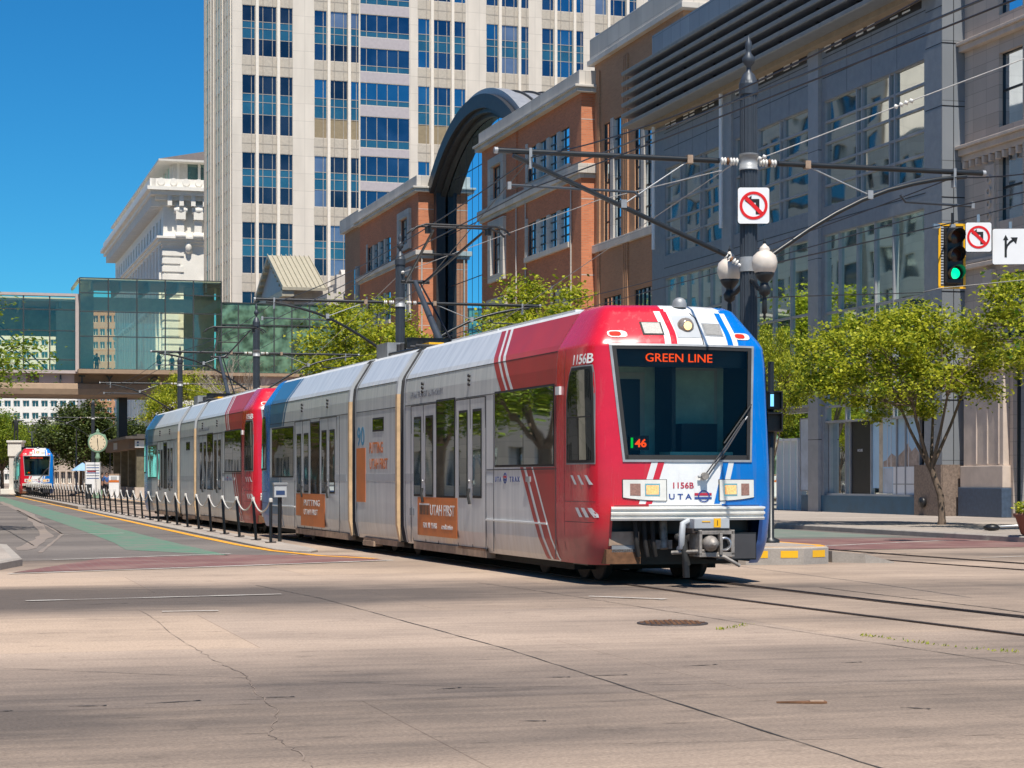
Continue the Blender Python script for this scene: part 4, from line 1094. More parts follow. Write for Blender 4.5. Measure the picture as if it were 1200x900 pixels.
# ---- grey department store
t, off = bthing('department_store', 'dark grey panelled store with large window bays, roof louvres and a glass ground floor', 34, 63.1)
P = lambda a, z, d: (34+d, a, z)
mb = MB(off)
bays = ((64.4, 72.8), (74.2, 82.0), (83.5, 90.8))
holes = []
for (a, b) in bays: holes += [(a, b, 12.2, 16.4), (a, b, .15 if a > 73 else .82, 11.1)]
wallgrid(mb, P, 63.1, 92.6, .15, 18.9, holes, .2, 'grey_plain')
mb.quad((34, 63.1, 0), (34.9, 63.1, 0), (34.9, 63.1, 23.2), (34, 63.1, 23.2), 'grey_clad')
mb.quad((34, 63.1, 18.9), (34, 63.1, 23.2), (34, 92.6, 23.2), (34, 92.6, 18.9), 'grey_clad')
mb.quad((34, 92.6, 0), (34, 92.6, 23.2), (60, 92.6, 23.2), (60, 92.6, 0), 'grey_clad'); mb.quad((34, 63.1, 23.2), (60, 63.1, 23.2), (60, 92.6, 23.2), (34, 92.6, 23.2), 'grey_clad')
mb.box(34.4, 60, 63.3, 92.5, 0, .14, 'black')
# cladding joints: thin grooves
for z in (14.5, 16.7, 18.0, 12.0):
    pbox(mb, P, 63.1, 64.3, z, z+.03, -.004, .02, 'black')
for a, b in bays:
    for z in (17.3, 18.1, 11.6): pbox(mb, P, a-.1, b+.1, z, z+.035, -.004, .02, 'black')
    k = 4
    for i in range(1, k): pbox(mb, P, a+(b-a)*i/k, a+(b-a)*i/k+.02, 16.45, 18.8, -.003, .02, 'black')
for z in (4.2, 8.0, 14.5, 16.7, 11.3, 20.1, 21.6): mb.box(33.995, 34.95, 63.09, 63.11, z, z+.035, 'black')
mb.box(34.45, 34.47, 63.085, 63.11, .2, 23, 'black')
body = mb.build('wall', t)
mb = MB(off)
pbox(mb, P, 73.0, 73.95, .15, 19.2, -.16, .05, 'grey_light'); pbox(mb, P, 82.2, 83.3, 4.3, 19.2, -.10, .05, 'grey_light')
for z in (3.0, 6.6, 10.2, 14.5): pbox(mb, P, 72.99, 73.96, z, z+.03, -.164, .05, 'black')
mb.build('pilaster', t, bevel=.01)
for a in (82.9, 91.6):
    mb = MB(off); mb.tube([(33.7, a, 12.6), (33.7, a, 18.9)], .09, 'sign_white', 10); mb.build('downpipe', t)
for (a, b) in bays:
    # clerestory slot with pale bars
    mb = MB(off); pbox(mb, P, a+.2, b-.2, 18.25, 18.7, -.01, .02, 'black')
    for i in range(9):
        c = a+.4+(b-a-.8)*i/8
        if i % 3: pbox(mb, P, c-.3, c+.3, 18.35, 18.41, -.03, .02, 'sign_white'); pbox(mb, P, c-.3, c+.3, 18.5, 18.56, -.03, .02, 'sign_white')
    mb.build('clerestory', t)
    w_ = b-a
    xs = [a, a+.38*w_-.8, a+.38*w_-.4, a+.62*w_-.1, a+.62*w_+.35, b] if w_ > 8 else [a, a+.33*w_, a+.38*w_, a+.68*w_, a+.73*w_, b]
    window(P, off, t, a, b, 12.2, 16.4, .14, 'grey_glass', 'grey_light', as_=xs, nz=5, fw=.09, fd=.1)
# lower bays
window(P, off, t, 64.4, 72.8, 7.4, 11.1, .14, 'green_glass', 'grey_light', as_=[64.4, 66.9, 68.4, 69.9, 71.5, 72.8], zs=[7.4, 8.0, 11.1], fw=.09, fd=.1)
window(P, off, t, 74.2, 82.0, 4.4, 11.1, .14, 'green_glass', 'grey_light', as_=[74.2, 76.1, 77.9, 79.8, 82.0], zs=[4.4, 6.2, 8.1, 11.1], fw=.09, fd=.1)
window(P, off, t, 83.5, 90.8, .2, 11.1, .14, 'green_glass', 'grey_light', na=5, zs=[.2, 3.6, 7.4, 9.3, 11.1], fw=.09, fd=.1)
window(P, off, t, 64.4, 72.8, 3.7, 7.4, .14, 'green_glass', 'grey_light', as_=[64.4, 66.9, 69.1, 70.9, 72.8], zs=[3.7, 4.3, 5.9, 7.4], fw=.09, fd=.1)
# shop window with a display behind it
mb = MB(off)
for y0, y1 in ((65.2, 67.0), (67.0, 69.1), (69.1, 70.9), (70.9, 72.8)):
    if y0 == 69.1: continue
    mb.quad((34.3, y0, .85), (34.3, y1, .85), (34.3, y1, 3.7), (34.3, y0, 3.7), 'shop_glass')
for a in (65.2, 66.3, 67.0, 69.1, 70.9, 71.3, 72.8): pbox(mb, P, a-.03, a+.03, .82, 3.7, .22, .33, 'grey_light')
pbox(mb, P, 65.0, 72.8, .80, .88, .1, .4, 'grey_light'); pbox(mb, P, 69.13, 70.88, .88, 3.7, .28, .4, 'black'); pbox(mb, P, 71.4, 72.7, .88, 3.7, .7, .9, 'granite_blue')
sw = mb.build('shop_window', t)
text('HOUSE', .14, 'white_ink', 'window_lettering', sw, (34.27-34, 70.1-63.1, 2.5), (0, -1, 0), (0, 0, 1))
mb = MB(off)
mb.box(34.35, 37.4, 64.4, 72.8, .70, .80, 'concrete'); mb.box(37.4, 37.5, 64.4, 72.8, .8, 4.2, 'cab_dark'); mb.box(34.35, 37.4, 64.3, 64.42, .8, 3.7, 'beige_trim'); mb.box(34.5, 37.4, 72.8, 72.9, .8, 3.7, 'cab_dark')
mb.box(34.35, 37.5, 64.4, 72.8, 3.72, 3.8, 'cab_dark')
dp = mb.build('display_floor', t)
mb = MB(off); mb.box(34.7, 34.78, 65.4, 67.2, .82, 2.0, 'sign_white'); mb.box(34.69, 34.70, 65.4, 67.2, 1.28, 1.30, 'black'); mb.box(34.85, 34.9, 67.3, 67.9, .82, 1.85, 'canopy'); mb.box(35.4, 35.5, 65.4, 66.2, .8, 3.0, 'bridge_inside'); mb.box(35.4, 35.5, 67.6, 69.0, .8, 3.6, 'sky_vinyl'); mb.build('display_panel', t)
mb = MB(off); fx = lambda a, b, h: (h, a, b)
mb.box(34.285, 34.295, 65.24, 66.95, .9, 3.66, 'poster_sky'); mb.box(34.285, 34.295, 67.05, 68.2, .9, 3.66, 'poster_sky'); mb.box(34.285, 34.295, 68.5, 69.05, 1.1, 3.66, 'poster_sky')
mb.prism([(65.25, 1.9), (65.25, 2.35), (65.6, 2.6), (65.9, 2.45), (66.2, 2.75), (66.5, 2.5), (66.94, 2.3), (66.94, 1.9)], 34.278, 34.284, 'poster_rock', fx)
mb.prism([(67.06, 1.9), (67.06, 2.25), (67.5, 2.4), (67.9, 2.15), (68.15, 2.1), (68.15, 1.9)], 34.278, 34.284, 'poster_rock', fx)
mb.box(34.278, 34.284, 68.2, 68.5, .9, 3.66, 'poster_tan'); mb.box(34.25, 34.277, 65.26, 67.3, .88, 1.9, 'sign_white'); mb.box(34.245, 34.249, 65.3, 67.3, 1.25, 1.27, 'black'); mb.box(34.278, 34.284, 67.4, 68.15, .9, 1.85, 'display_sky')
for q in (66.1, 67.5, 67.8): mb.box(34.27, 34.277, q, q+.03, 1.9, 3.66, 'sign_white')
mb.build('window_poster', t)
mb = MB(off)
for a in (65.6, 66.4, 67.5): mb.prism([(a, 2.0), (a+.35, 2.0), (a+.28, 2.5), (a+.07, 2.5)], 34.9, 35.2, 'rust_light', lambda a, b, h: (h, a, b)); mb.tube([(35.05, a+.17, 2.5), (35.05, a+.17, 2.85)], .03, 'rust', 6)
mb.build('display_vase', t)
mb = MB(off); pbox(mb, P, 65.1, 74.9, .15, .8, -.03, .35, 'tile_blue'); mb.build('plinth', t)
mb = MB(off); pbox(mb, P, 63.1, 65.1, .15, 1.95, -.035, .3, 'granite_brown'); mb.box(34.0, 34.9, 63.06, 63.1, .15, 1.95, 'granite_brown'); mb.lathe([(.0, -.12), (.18, -.1), (.2, .0), (.16, .05)], 'black', (33.9, 64.3, .62), 12, 'x'); mb.build('stone_base', t)
# entrance bay
mb = MB(off)
mb.box(35.2, 35.3, 74.2, 82.0, .15, 4.4, 'cab_dark')
mb.quad((34.9, 74.3, .15), (34.9, 82, .15), (34.9, 82, 4.3), (34.9, 74.3, 4.3), 'shop_glass')
for a in (76.9, 77.6, 78.3, 79.0, 80.4): mb.box(34.7, 34.9, a-.05, a+.05, .15, 3.1, 'sign_white')
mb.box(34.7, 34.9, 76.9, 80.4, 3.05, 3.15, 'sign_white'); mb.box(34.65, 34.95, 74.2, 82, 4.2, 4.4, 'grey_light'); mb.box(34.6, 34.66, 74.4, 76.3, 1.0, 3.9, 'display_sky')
for (z0, z1, a, b) in ((.95, 1.0, 74.35, 76.35), (3.9, 3.95, 74.35, 76.35), (1, 3.9, 74.33, 74.4), (1, 3.9, 76.3, 76.37)): mb.box(34.58, 34.68, a, b, z0, z1, 'grey_light')
mb.build('entrance', t)
# roof louvres
for i in range(6):
    z = 18.75+i*.52
    mb = MB(off); fn = lambda a, b, h: (a, h, b)
    mb.prism([(32.75, z+.03), (32.72, z+.16), (32.78, z+.20), (33.98, z+.13), (33.98, z+.03), (32.8, z)], 60.0 if i < 0 else 63.3, 93.6, 'grey_plain', fn)
    mb.build('louvre', t)
mb = MB(off)
for a in np.arange(64.5, 93, 3.6):
    mb.box(33.2, 33.98, a, a+.12, 18.8, 21.6, 'black')
mb.box(33.55, 33.99, 63.4, 92.5, 18.55, 18.80, 'soffit_bounce'); mb.build('louvre_bracket', t)
# ---- beige stone building at the right edge
t, off = bthing('stone_building', 'beige carved stone office building with deep dark windows at the right edge', 34.9, 40)
P = lambda a, z, d: (34.9+d, a, z)
mb = MB(off); holes = []
wins = []
for a0 in (59.2, 57.4, 54.6, 52.8, 50.0, 48.2, 45.4, 43.6):
    for z0, z1 in ((10.2, 12.5), (13.4, 15.9), (17.2, 19.7), (20.9, 23.4)): wins.append((a0, a0+1.55, z0, z1))
for a0 in (57.2, 52.6, 48.0, 43.4): wins.append((a0, a0+2.6, .2, 5.2)); wins.append((a0, a0+3.2, 6.2, 8.4))
wallgrid(mb, P, 40, 63.1, .15, 30, wins, .25, 'beige_stone')
mb.quad((34.9, 40, 0), (60, 40, 0), (60, 40, 30), (34.9, 40, 30), 'beige_stone'); mb.quad((34.9, 63.1, 18), (60, 63.1, 18), (60, 63.1, 30), (34.9, 63.1, 30), 'beige_stone'); mb.quad((34.9, 40, 30), (60, 40, 30), (60, 63.1, 30), (34.9, 63.1, 30), 'beige_stone')
mb.build('wall', t)
for (a, b, c, d) in wins: window(P, off, t, a, b, c, d, .2, 'stone_glass', 'black', nz=2 if c > 6 else 1, fw=.07)
mb = MB(off)
for z, h, pr in ((8.75, .16, .22), (8.95, .12, .12), (12.75, .22, .28), (12.55, .2, .14), (12.97, .12, .40), (16.4, .2, .26), (16.6, .12, .36), (20.2, .2, .26), (5.45, .25, .2)):
    pbox(mb, P, 40, 63.1, z, z+h, -pr, .0, 'beige_trim')
for i in range(50):
    a = 62.9-i*.45; pbox(mb, P, a-.07, a+.07, 12.3, 12.54, -.18, .0, 'beige_trim')
mb.build('cornice', t, bevel=.02)
mb = MB(off)
for a in (60.95, 56.4, 51.8, 47.2):
    pbox(mb, P, a, a+.62, 8.1, 8.6, -.16, 0, 'beige_trim'); pbox(mb, P, a, a+.62, 9.3, 12.2, -.08, 0, 'beige_trim')
    for j in range(6): mb.ring((a+.31, 9.6+j*.42), .09, .15, .05, 'beige_trim', lambda p, q, h: (34.82-h, p, q), 10)
    mb.ring((a+.31, 7.2), .12, .24, .08, 'beige_trim', lambda p, q, h: (34.9-h, p, q), 16)
mb.build('carved_panel', t)
for a in (59.95, 55.35, 50.75, 46.1):
    mb = MB(off); w = 1.7 if a < 59 else 2.9
    pbox(mb, P, a+.1, a+w-.1, 1.9, 5.3, -.24, 0, 'beige_trim'); pbox(mb, P, a, a+w, 1.15, 1.9, -.32, 0, 'beige_trim')
    for k in range(3): pbox(mb, P, a+.35+k*.75, a+.42+k*.75, 1.95, 5.2, -.27, -.2, 'beige_trim')
    pbox(mb, P, a-.05, a+w+.05, .15, 1.15, -.38, 0, 'granite_blue'); pbox(mb, P, a, a+w, 5.1, 5.45, -.34, 0, 'beige_trim'); mb.build('pilaster', t, bevel=.02)
# ---- red brick building (near block)
def brick_block(name, label, u0, u1, v, zt, conv, singles, fives, bands, wall='brick_red', end=True, extra=None):
    t, off = bthing(name, label, v, u0)
    P = lambda a, z, d: (v+d, a, z)
    mb = MB(off); holes = []
    for s in singles: holes.append((s[0]+.7, s[1]-.7, s[2]+.5, s[3]-.6))
    for s in fives: holes.append(s)
    wallgrid(mb, P, u0, u1, -1, zt, holes, .22, wall)
    mb.quad((v, u0, -1), (v+22, u0, -1), (v+22, u0, zt), (v, u0, zt), wall); mb.quad((v, u1, -1), (v+22, u1, -1), (v+22, u1, zt), (v, u1, zt), wall); mb.quad((v, u0, zt), (v+22, u0, zt), (v+22, u1, zt), (v, u1, zt), 'concrete')
    for z in (10.2, 12.8, 17.1, 21.6): mb.box(v-.006, v+8, u0-.006, u0, z, z+.05, 'cream_stone')
    mb.build('wall', t)
    mb = MB(off)
    def band(z0, z1, pr, m='cream_stone'): mb.box(v-pr, v+22, u0-pr, u1+pr, z0, z1, m)
    if conv: band(zt-.5, zt-.25, .40); band(zt-.25, zt-.1, .52); band(zt-.1, zt+.75, .18)
    mb.build('cornice', t, bevel=.02)
    for z0, z1 in bands:
        mb = MB(off); mb.box(v-.28, v+22, u0-.28, u1+.28, z0+.25, z1, 'cream_stone'); mb.box(v-.14, v+22, u0-.14, u1+.14, z0, z0+.25, 'cream_stone'); mb.build('string_course', t, bevel=.015)
    for (a, b, c, d) in singles:
        fr = MB(off)
        pbox(fr, P, a, a+.65, c, d, -.22, .1, 'cream_stone'); pbox(fr, P, b-.65, b, c, d, -.22, .1, 'cream_stone'); pbox(fr, P, a+.65, b-.65, c, c+.45, -.22, .1, 'cream_stone'); pbox(fr, P, a+.65, b-.65, d-.55, d, -.22, .1, 'cream_stone')
        w = window(P, off, t, a+.7, b-.7, c+.5, d-.6, .12, 'brick_glass', 'black', na=2, nz=3, fw=.1)
        fr.build('window_surround', w)
    for (a, b, c, d) in fives:
        w = window(P, off, t, a, b, c, d, .12, 'brick_glass', 'black', na=8, nz=4, fw=.08)
        pl = MB(off)
        for i in range(1, 4):
            q = a+(b-a)*i/4; pbox(pl, P, q-.30, q+.30, c, d, -.03, .15, 'cream_stone')
        pbox(pl, P, a-.3, b+.3, c-.3, c, -.2, .3, 'cream_stone'); pbox(pl, P, b, b+.3, c, d+.3, -.1, .3, 'cream_stone')
        pl.build('window_surround', w)
    return t, off, P
t, off, P = brick_block('brick_building', 'nearer red brick building with cream cornice beside the glass atrium arch', 106.9, 128.2, 35, 23.6, True,
    [(122.3, 126.0, 19.0, 22.2), (122.3, 126.0, 14.1, 18.1), (122.0, 126.3, 8.9, 13.0)], [(109.1, 117.4, 19.4, 21.6), (109.1, 117.4, 14.9, 17.0), (109.1, 112.2, 9.5, 12.4)], [(18.3, 19.1)])
mb = MB(off)
for u in (119.8, 117.75, 108.6): mb.tube([(34.93, u, 8), (34.93, u, 18.3)], .05, 'cream_stone', 6)
mb.box(34.9, 35.0, 119.7, 119.85, 19.1, 23, 'brick_red'); mb.build('downpipe', t)
t, off = bthing('tan_brick_building', 'tall tan brick building with narrow windows between red brick and grey store', 35.8, 93)
P = lambda a, z, d: (35.8+d, a, z)
mb = MB(off); wn = [(102.4, 105.3, 14.5, 21.1), (97.6, 100.2, 14.5, 21.3), (102.4, 105.3, 8.5, 11.4), (97.6, 100.2, 8.5, 11.4)]
wallgrid(mb, P, 93, 106.9, -1, 25, wn, .22, 'brick_tan'); mb.quad((35.8, 93, 0), (58, 93, 0), (58, 93, 25), (35.8, 93, 25), 'brick_tan'); mb.quad((35.8, 106.9, 0), (58, 106.9, 0), (58, 106.9, 25), (35.8, 106.9, 25), 'brick_tan')
mb.quad((35.8, 93, 25), (58, 93, 25), (58, 106.9, 25), (35.8, 106.9, 25), 'concrete')
for a in (106.2, 105.95, 101.5, 101.2, 101.8): pbox(mb, P, a-.09, a+.09, 6, 24.2, -.10, 0, 'brick_tan')
pbox(mb, P, 93, 106.9, 11.6, 14.0, -.015, 0, 'brick_tan')
mb.build('wall', t)
for (a, b, c, d) in wn:
    w = window(P, off, t, a, b, c, d, .12, 'brick_glass', 'black', na=4, nz=6 if d-c > 4 else 2, fw=.09)
    if d > 15: pl = MB(off); m_ = (a+b)/2; pbox(pl, P, m_-.25, m_+.25, c, d+.1, -.04, .15, 'cream_stone'); pl.build('window_surround', w)
mb = MB(off); mb.box(35.62, 36.3, 95, 106.9, 14.05, 14.5, 'cream_stone'); mb.build('string_course', t, bevel=.015)
mb = MB(off); mb.box(35.5, 58, 92.4, 107.4, 24.7, 25.0, 'cream_stone'); mb.box(35.6, 58, 92.6, 107.2, 25.0, 26.2, 'cream_stone'); mb.box(37, 58, 88, 97, 26.2, 27.4, 'cream_stone'); mb.build('cornice', t, bevel=.02)
t, off, P = brick_block('brick_building', 'farther red brick building with cream cornice left of the glass atrium arch', 146.4, 168.0, 35, 23.4, True,
    [(148.7, 152.8, 18.9, 22.0), (148.6, 152.8, 13.4, 17.5)], [(156.0, 164.7, 18.6, 20.7), (156.0, 164.7, 14.0, 16.3)], [(17.9, 18.5)])
mb = MB(off)
mb.box(35.3, 56, 168, 176, 0, 23.2, 'brick_tan'); mb.box(34.9, 56, 168.2, 176.4, 23.2, 24.4, 'cream_stone'); mb.box(35.2, 35.31, 170, 171.4, 8, 19.6, 'brick_glass'); mb.tube([(35.15, 169.3, 6), (35.15, 169.3, 19.6)], .3, 'cream_stone', 10)
mb.box(34, 56, 176.4, 187, 0, 16.6, 'brick_red'); mb.box(33.7, 56, 176.2, 187, 16.6, 17.9, 'cream_stone')
mb.build('side_wing', t)
mb = MB(off)
for v in (35.25, 38.9): mb.tube([(v, 146.33, 8), (v, 146.33, 17.9)], .06, 'cream_stone', 6)
mb.build('downpipe', t)
# ---- glass atrium with the arched roof
t, off = bthing('glass_atrium', 'blue glass atrium under a great dark metal arch between the brick buildings', 36, 134)
UC, RR, ZC = 133.8, 20.7, 27.7-20.7
def arc(r, ang): return (UC+r*math.sin(ang), ZC+r*math.cos(ang))
A_ = math.asin(12.5/20.7)
mb = MB(off); n_ = 40
for (r0, r1, d0, d1, m) in ((19.75, 20.7, 35.7, 36.0, 'arch_metal'), (19.45, 20.1, 36.0, 36.45, 'arch_metal'), (19.2, 19.7, 36.45, 36.85, 'arch_soffit')):
    for i in range(n_):
        t0, t1 = -A_+2*A_*i/n_, -A_+2*A_*(i+1)/n_
        a, b, c, d = arc(r0, t0), arc(r1, t0), arc(r1, t1), arc(r0, t1)
        mb.prism([a, b, c, d], d0, d1, m, lambda p, q, h: (h, p, q))
mb.build('arch', t)
mb = MB(off)
for i in range(n_):
    t0, t1 = -A_+2*A_*i/n_, -A_+2*A_*(i+1)/n_
    a, b = arc(20.9, t0), arc(20.9, t1); mb.quad((36.3, *a), (36.3, *b), (64, *b), (64, *a), 'zinc')
for v in np.arange(37.6, 64, 1.1):
    for i in range(n_):
        t0, t1 = -A_+2*A_*i/n_, -A_+2*A_*(i+1)/n_; a, b, c, d = arc(20.9, t0), arc(21.05, t0), arc(21.05, t1), arc(20.9, t1)
        mb.prism([a, b, c, d], v, v+.09, 'seam', lambda p, q, h: (h, p, q))
for i in range(n_):
    t0, t1 = -A_+2*A_*i/n_, -A_+2*A_*(i+1)/n_; a, b, c, d = arc(20.6, t0), arc(21.1, t0), arc(21.1, t1), arc(20.6, t1); mb.prism([a, b, c, d], 36.1, 36.9, 'zinc', lambda p, q, h: (h, p, q))
mb.build('vault_roof', t)
mb = MB(off)
for sg in (-1, 1):
    p_ = (145.2, 23.9) if sg > 0 else (122.5, 23.9)
    if sg > 0: mb.box(36.1, 36.8, 145.2, 146.0, 0, 24.0, 'arch_metal')
mb.build('arch_leg', t)
mb = MB(off); v = 36.9
def ztop(u): return ZC+math.sqrt(max(.01, 19.5**2-(u-UC)**2))
us = [122.2+i*1.73 for i in range(15)]
for a, b in zip(us, us[1:]):
    z0 = 0 if a > 127 else 23.3; k = random.uniform(-.004, .004); ta, tb = ztop(a), ztop(b)
    zl = [z0]+[z for z in (3.9, 7.8, 11.7, 15.6, 19.5, 23.4, 25.6) if z0 < z < min(ta, tb)-.2]
    for z_a, z_b in zip(zl, zl[1:]): mb.quad((v+k, a, z_a), (v-k, b, z_a), (v-k, b, z_b), (v+k, a, z_b), 'atrium_glass')
    mb.quad((v, a, zl[-1]), (v, b, zl[-1]), (v, b, tb), (v, a, ta), 'atrium_glass')
    mb.box(v-.008, v+.02, a-.03, a+.03, z0, ta, 'arch_metal')
    for z in zl[1:]: mb.quad((v-.01, a, z-.03), (v-.01, b, z-.03), (v-.01, b, z+.03), (v-.01, a, z+.03), 'arch_metal')
mb.build('glass_wall', t)
mb = MB(off)
for i in range(20):
    t0, t1 = -1.1+2.2*i/20, -1.1+2.2*(i+1)/20; f_ = lambda r, a: (134+r*math.sin(a), 25.2+r*math.cos(a))
    mb.prism([f_(5.0, t0), f_(5.8, t0), f_(5.8, t1), f_(5.0, t1)], 58.6, 64, 'arch_metal', lambda p, q, h: (h+2, p, q))
    mb.prism([f_(0, t0), f_(5.0, t0), f_(5.0, t1)], 59.5, 59.8, 'arch_metal', lambda p, q, h: (h+2, p, q))
mb.build('rear_vault', t)
# ---- skybridge
t, off = bthing('skybridge', 'glass skybridge on a tan girder crossing the street, with a taller middle box', 15, 165, 'skybridge')
U0 = 165
mb = MB(off)
mb.box(-18, 48, U0+.4, U0+7, 8.9, 9.9, 'bridge_beam')
mb.build('deck', t)
mb = MB(off)
pr = [(U0-.1, 8.0), (U0+.2, 7.95), (U0+6.8, 7.95), (U0+7.1, 8.0), (U0+7.2, 8.5), (U0+7.1, 8.95), (U0-.1, 8.95), (U0-.2, 8.5)]
mb.prism([(a, b) for a, b in pr], -18, 48, 'bridge_beam', lambda a, b, h: (h, a, b)); mb.build('girder', t, bevel=.05)
mb = MB(off)
for a, b in ((-17, 4.5), (5.2, 7.0), (8.0, 10.8), (26, 44)): mb.box(a, b, U0+.3, U0+.4, 8.98, 9.75, 'bridge_pink')
mb.box(-18, 11, U0-.15, U0+7.2, 9.75, 10.0, 'bridge_pink'); mb.box(11, 22.6, U0-1.6, U0+8, 9.72, 10.05, 'bridge_beam'); mb.box(22.6, 48, U0-.1, U0+7.2, 9.75, 10.0, 'bridge_beam')
mb.box(-18, 11, U0-.15, U0-.02, 16.0, 16.22, 'bridge_pink'); mb.box(10.85, 11.1, U0-.3, U0-.1, 9.9, 16.2, 'bridge_pink')
mb.build('fascia', t)
def glasswall(name, a0, a1, u, z0, z1, n_, zs, m='bridge_glass'):
    mb = MB(off); st = (a1-a0)/n_
    for i in range(n_):
        for zb, zt in zip(zs, zs[1:]):
            k = random.uniform(-.01, .01); mb.quad((a0+i*st, u+k, zb), (a0+(i+1)*st, u-k, zb), (a0+(i+1)*st, u-k, zt), (a0+i*st, u+k, zt), m)
    w = mb.build('glass_wall', t)
    mb = MB(off)
    for i in range(n_+1): mb.box(a0+i*st-.05, a0+i*st+.05, u-.08, u+.04, z0, z1, 'bridge_frame')
    for z in zs: mb.box(a0, a1, u-.07, u+.03, z-.04, z+.04, 'bridge_frame')
    mb.build('mullions', w)
glasswall('glass_wall', -18, 10.9, U0, 10, 16, 14, [10.0, 10.85, 13.2, 14.9, 16.0])
glasswall('glass_wall', 11.1, 22.5, U0-1.4, 10, 17.4, 5, [10.05, 12.7, 14.7, 16.2, 17.4])
glasswall('glass_wall', 22.6, 48, U0, 10, 15.8, 17, [10.0, 11.6, 14.0, 15.8], 'bridge_green')
mb = MB(off)
for vv in (11.1, 22.5): mb.quad((vv, U0-1.4, 10), (vv, U0+7.6, 10), (vv, U0+7.6, 17.4), (vv, U0-1.4, 17.4), 'bridge_glass')
mb.quad((-18, U0+7, 10), (11, U0+7, 10), (11, U0+7, 13.2), (-18, U0+7, 13.2), 'bridge_rear_glass'); mb.quad((-18, U0+7, 13.2), (11, U0+7, 13.2), (11, U0+7, 16), (-18, U0+7, 16), 'bridge_dim')
mb.quad((11, U0+7.6, 10), (22.5, U0+7.6, 10), (22.5, U0+7.6, 17.4), (11, U0+7.6, 17.4), 'bridge_glass')
mb.build('rear_glass_wall', t)
mb = MB(off)
mb.box(22.7, 48, U0+6.6, U0+7, 10, 15.8, 'bridge_inside'); mb.box(-18, 11, U0+.2, U0+7, 15.6, 15.9, 'bridge_inside')
for a in np.arange(-16, 10, 3.2): mb.box(a, a+.2, U0+.3, U0+6.8, 15.1, 15.6, 'truss')
mb.box(9.4, 11, U0+1, U0+1.6, 10, 15.6, 'bridge_inside'); mb.box(19.9, 22.4, U0+2.2, U0+2.6, 10, 17.2, 'bridge_inside'); mb.box(11.2, 12.4, U0+1.2, U0+1.6, 10, 17.2, 'bridge_inside')
mb.box(11, 22.5, U0-1.3, U0+7.5, 17.2, 17.4, 'truss')
for a in np.arange(12, 22, 2.3): mb.box(a, a+.15, U0-1.2, U0+7.4, 16.5, 17.2, 'truss')
mb.box(11, 22.5, U0+1.2, U0+1.4, 15.0, 16.1, 'bridge_inside')
for v0 in (-15, -10.5, -6, -1.5, 3.0): mb.tube([(v0, U0+.6, 14.6), (v0+4.6, U0+.6, 10.2)], .07, 'bridge_frame', 6); mb.tube([(v0+1.5, U0+6, 14.6), (v0+6.1, U0+6, 10.2)], .07, 'bridge_frame', 6)
for v0 in np.arange(24, 46, 3.0): mb.box(v0, v0+.25, U0+.4, U0+.7, 10, 15.8, 'truss')
mb.build('interior', t)
for a in (-6, 14.9, 33): mb = MB(off); mb.box(a-.35, a+.35, U0+2.5, U0+4.5, -1, 7.95, 'black'); mb.build('column', t)
for v, ch in ((7.6, 'C'), (9.7, 'I'), (11.4, 'T'), (13.6, 'Y'), (17.2, 'C'), (19.6, 'R'), (21.6, 'E'), (23.6, 'E'), (25.6, 'K')):
    text(ch, .82, 'bridge_frame', 'sign_letter', t, (v-15, (-1.75 if 11 < v < 22.6 and 0 else .15), 9.05), (1, 0, 0), (0, 0, 1), ext=.06, bold=.03)
# ---- office tower (its own small turn)
PH = R(19.2)
c0 = Vector(((272-600)/F*225, 225, 0))
c0.z = .36
t = thing('office_tower', 'tall cream stone office tower with blue glass windows filling the upper left', 'office tower', c0, PH)
P = lambda a, z, d: (a, d, z); off = (0, 0, 0)
mb = MB(); mb.box(0, 78, .3, 17, -1, 72, 'tower_stone')
mb.build('wall', t)
groups = [(16.5, 22.3), (24.4, 30.2), (32.3, 38.1), (40.2, 46.9), (49.1, 54.8), (57.0, 62.7), (64.9, 70.6)]
def zdiv(g, tall): 
    a, b = g; h = b-a
    return [a, a+h*.335, a+h*.545, a+h*.685, b]
bays = [(1.17, 8.03), (9.53, 14.9), (21.9, 28.8), (30.3, 35.7), (37.3, 42.7), (44.1, 49.6), (51.0, 56.5)]
def bay(a0, a1, w3):
    for gi, g in enumerate(groups):
        for (x0, x1) in w3:
            dark = (gi*7+int(x0*3)) % 5 in (0, 3) if x0 > 9 else True
            rr_ = random.Random(gi*31+int(x0*10)); v_ = 'tower_glass_dark' if dark and a0 < 21 else rr_.choice(['tower_glass', 'tower_glass', 'tower_glass_mid', 'tower_glass_blind']); tl = 'tower_teal'; v2 = v_ if rr_.random() < .55 else ('tower_glass_dark' if a0 < 21 else 'tower_glass_mid')
            m1 = (x0+x1)/2 if x1-x0 < 1.8 else None
            as_ = [x0, x0+.72*(x1-x0), x1] if x1-x0 < 1.7 else [x0, x0+.25*(x1-x0), x0+.78*(x1-x0), x1]
            gl = [v2, tl, tl, v_]
            if gi == 3 and a0 > 9 and a0 not in (37.3,): gl = ['tower_louvre', tl, tl, v_]
            yield (x0, x1, g, as_, gl)
cnt = 0; rest = MB()
def addwin(spec, zs, depth=.12):
    global cnt
    x0, x1, g, as_, gl = spec
    if cnt < 99:
        window(P, off, t, x0, x1, g[0], g[1], depth, None, 'tower_mull', as_=as_, zs=zs, gl2=gl, fw=.07, fd=.05); cnt += 1
    else:
        for i in range(len(as_)-1):
            for j in range(len(zs)-1): rest.quad(P(as_[i], zs[j], depth), P(as_[i+1], zs[j], depth), P(as_[i+1], zs[j+1], depth), P(as_[i], zs[j+1], depth), gl[j])
        for a in as_: pbox(rest, P, a-.035, a+.035, g[0], g[1], depth-.05, depth+.04, 'tower_mull')
        for z in zs: pbox(rest, P, x0, x1, z-.03, z+.03, depth-.045, depth+.03, 'tower_mull')
allbays = []
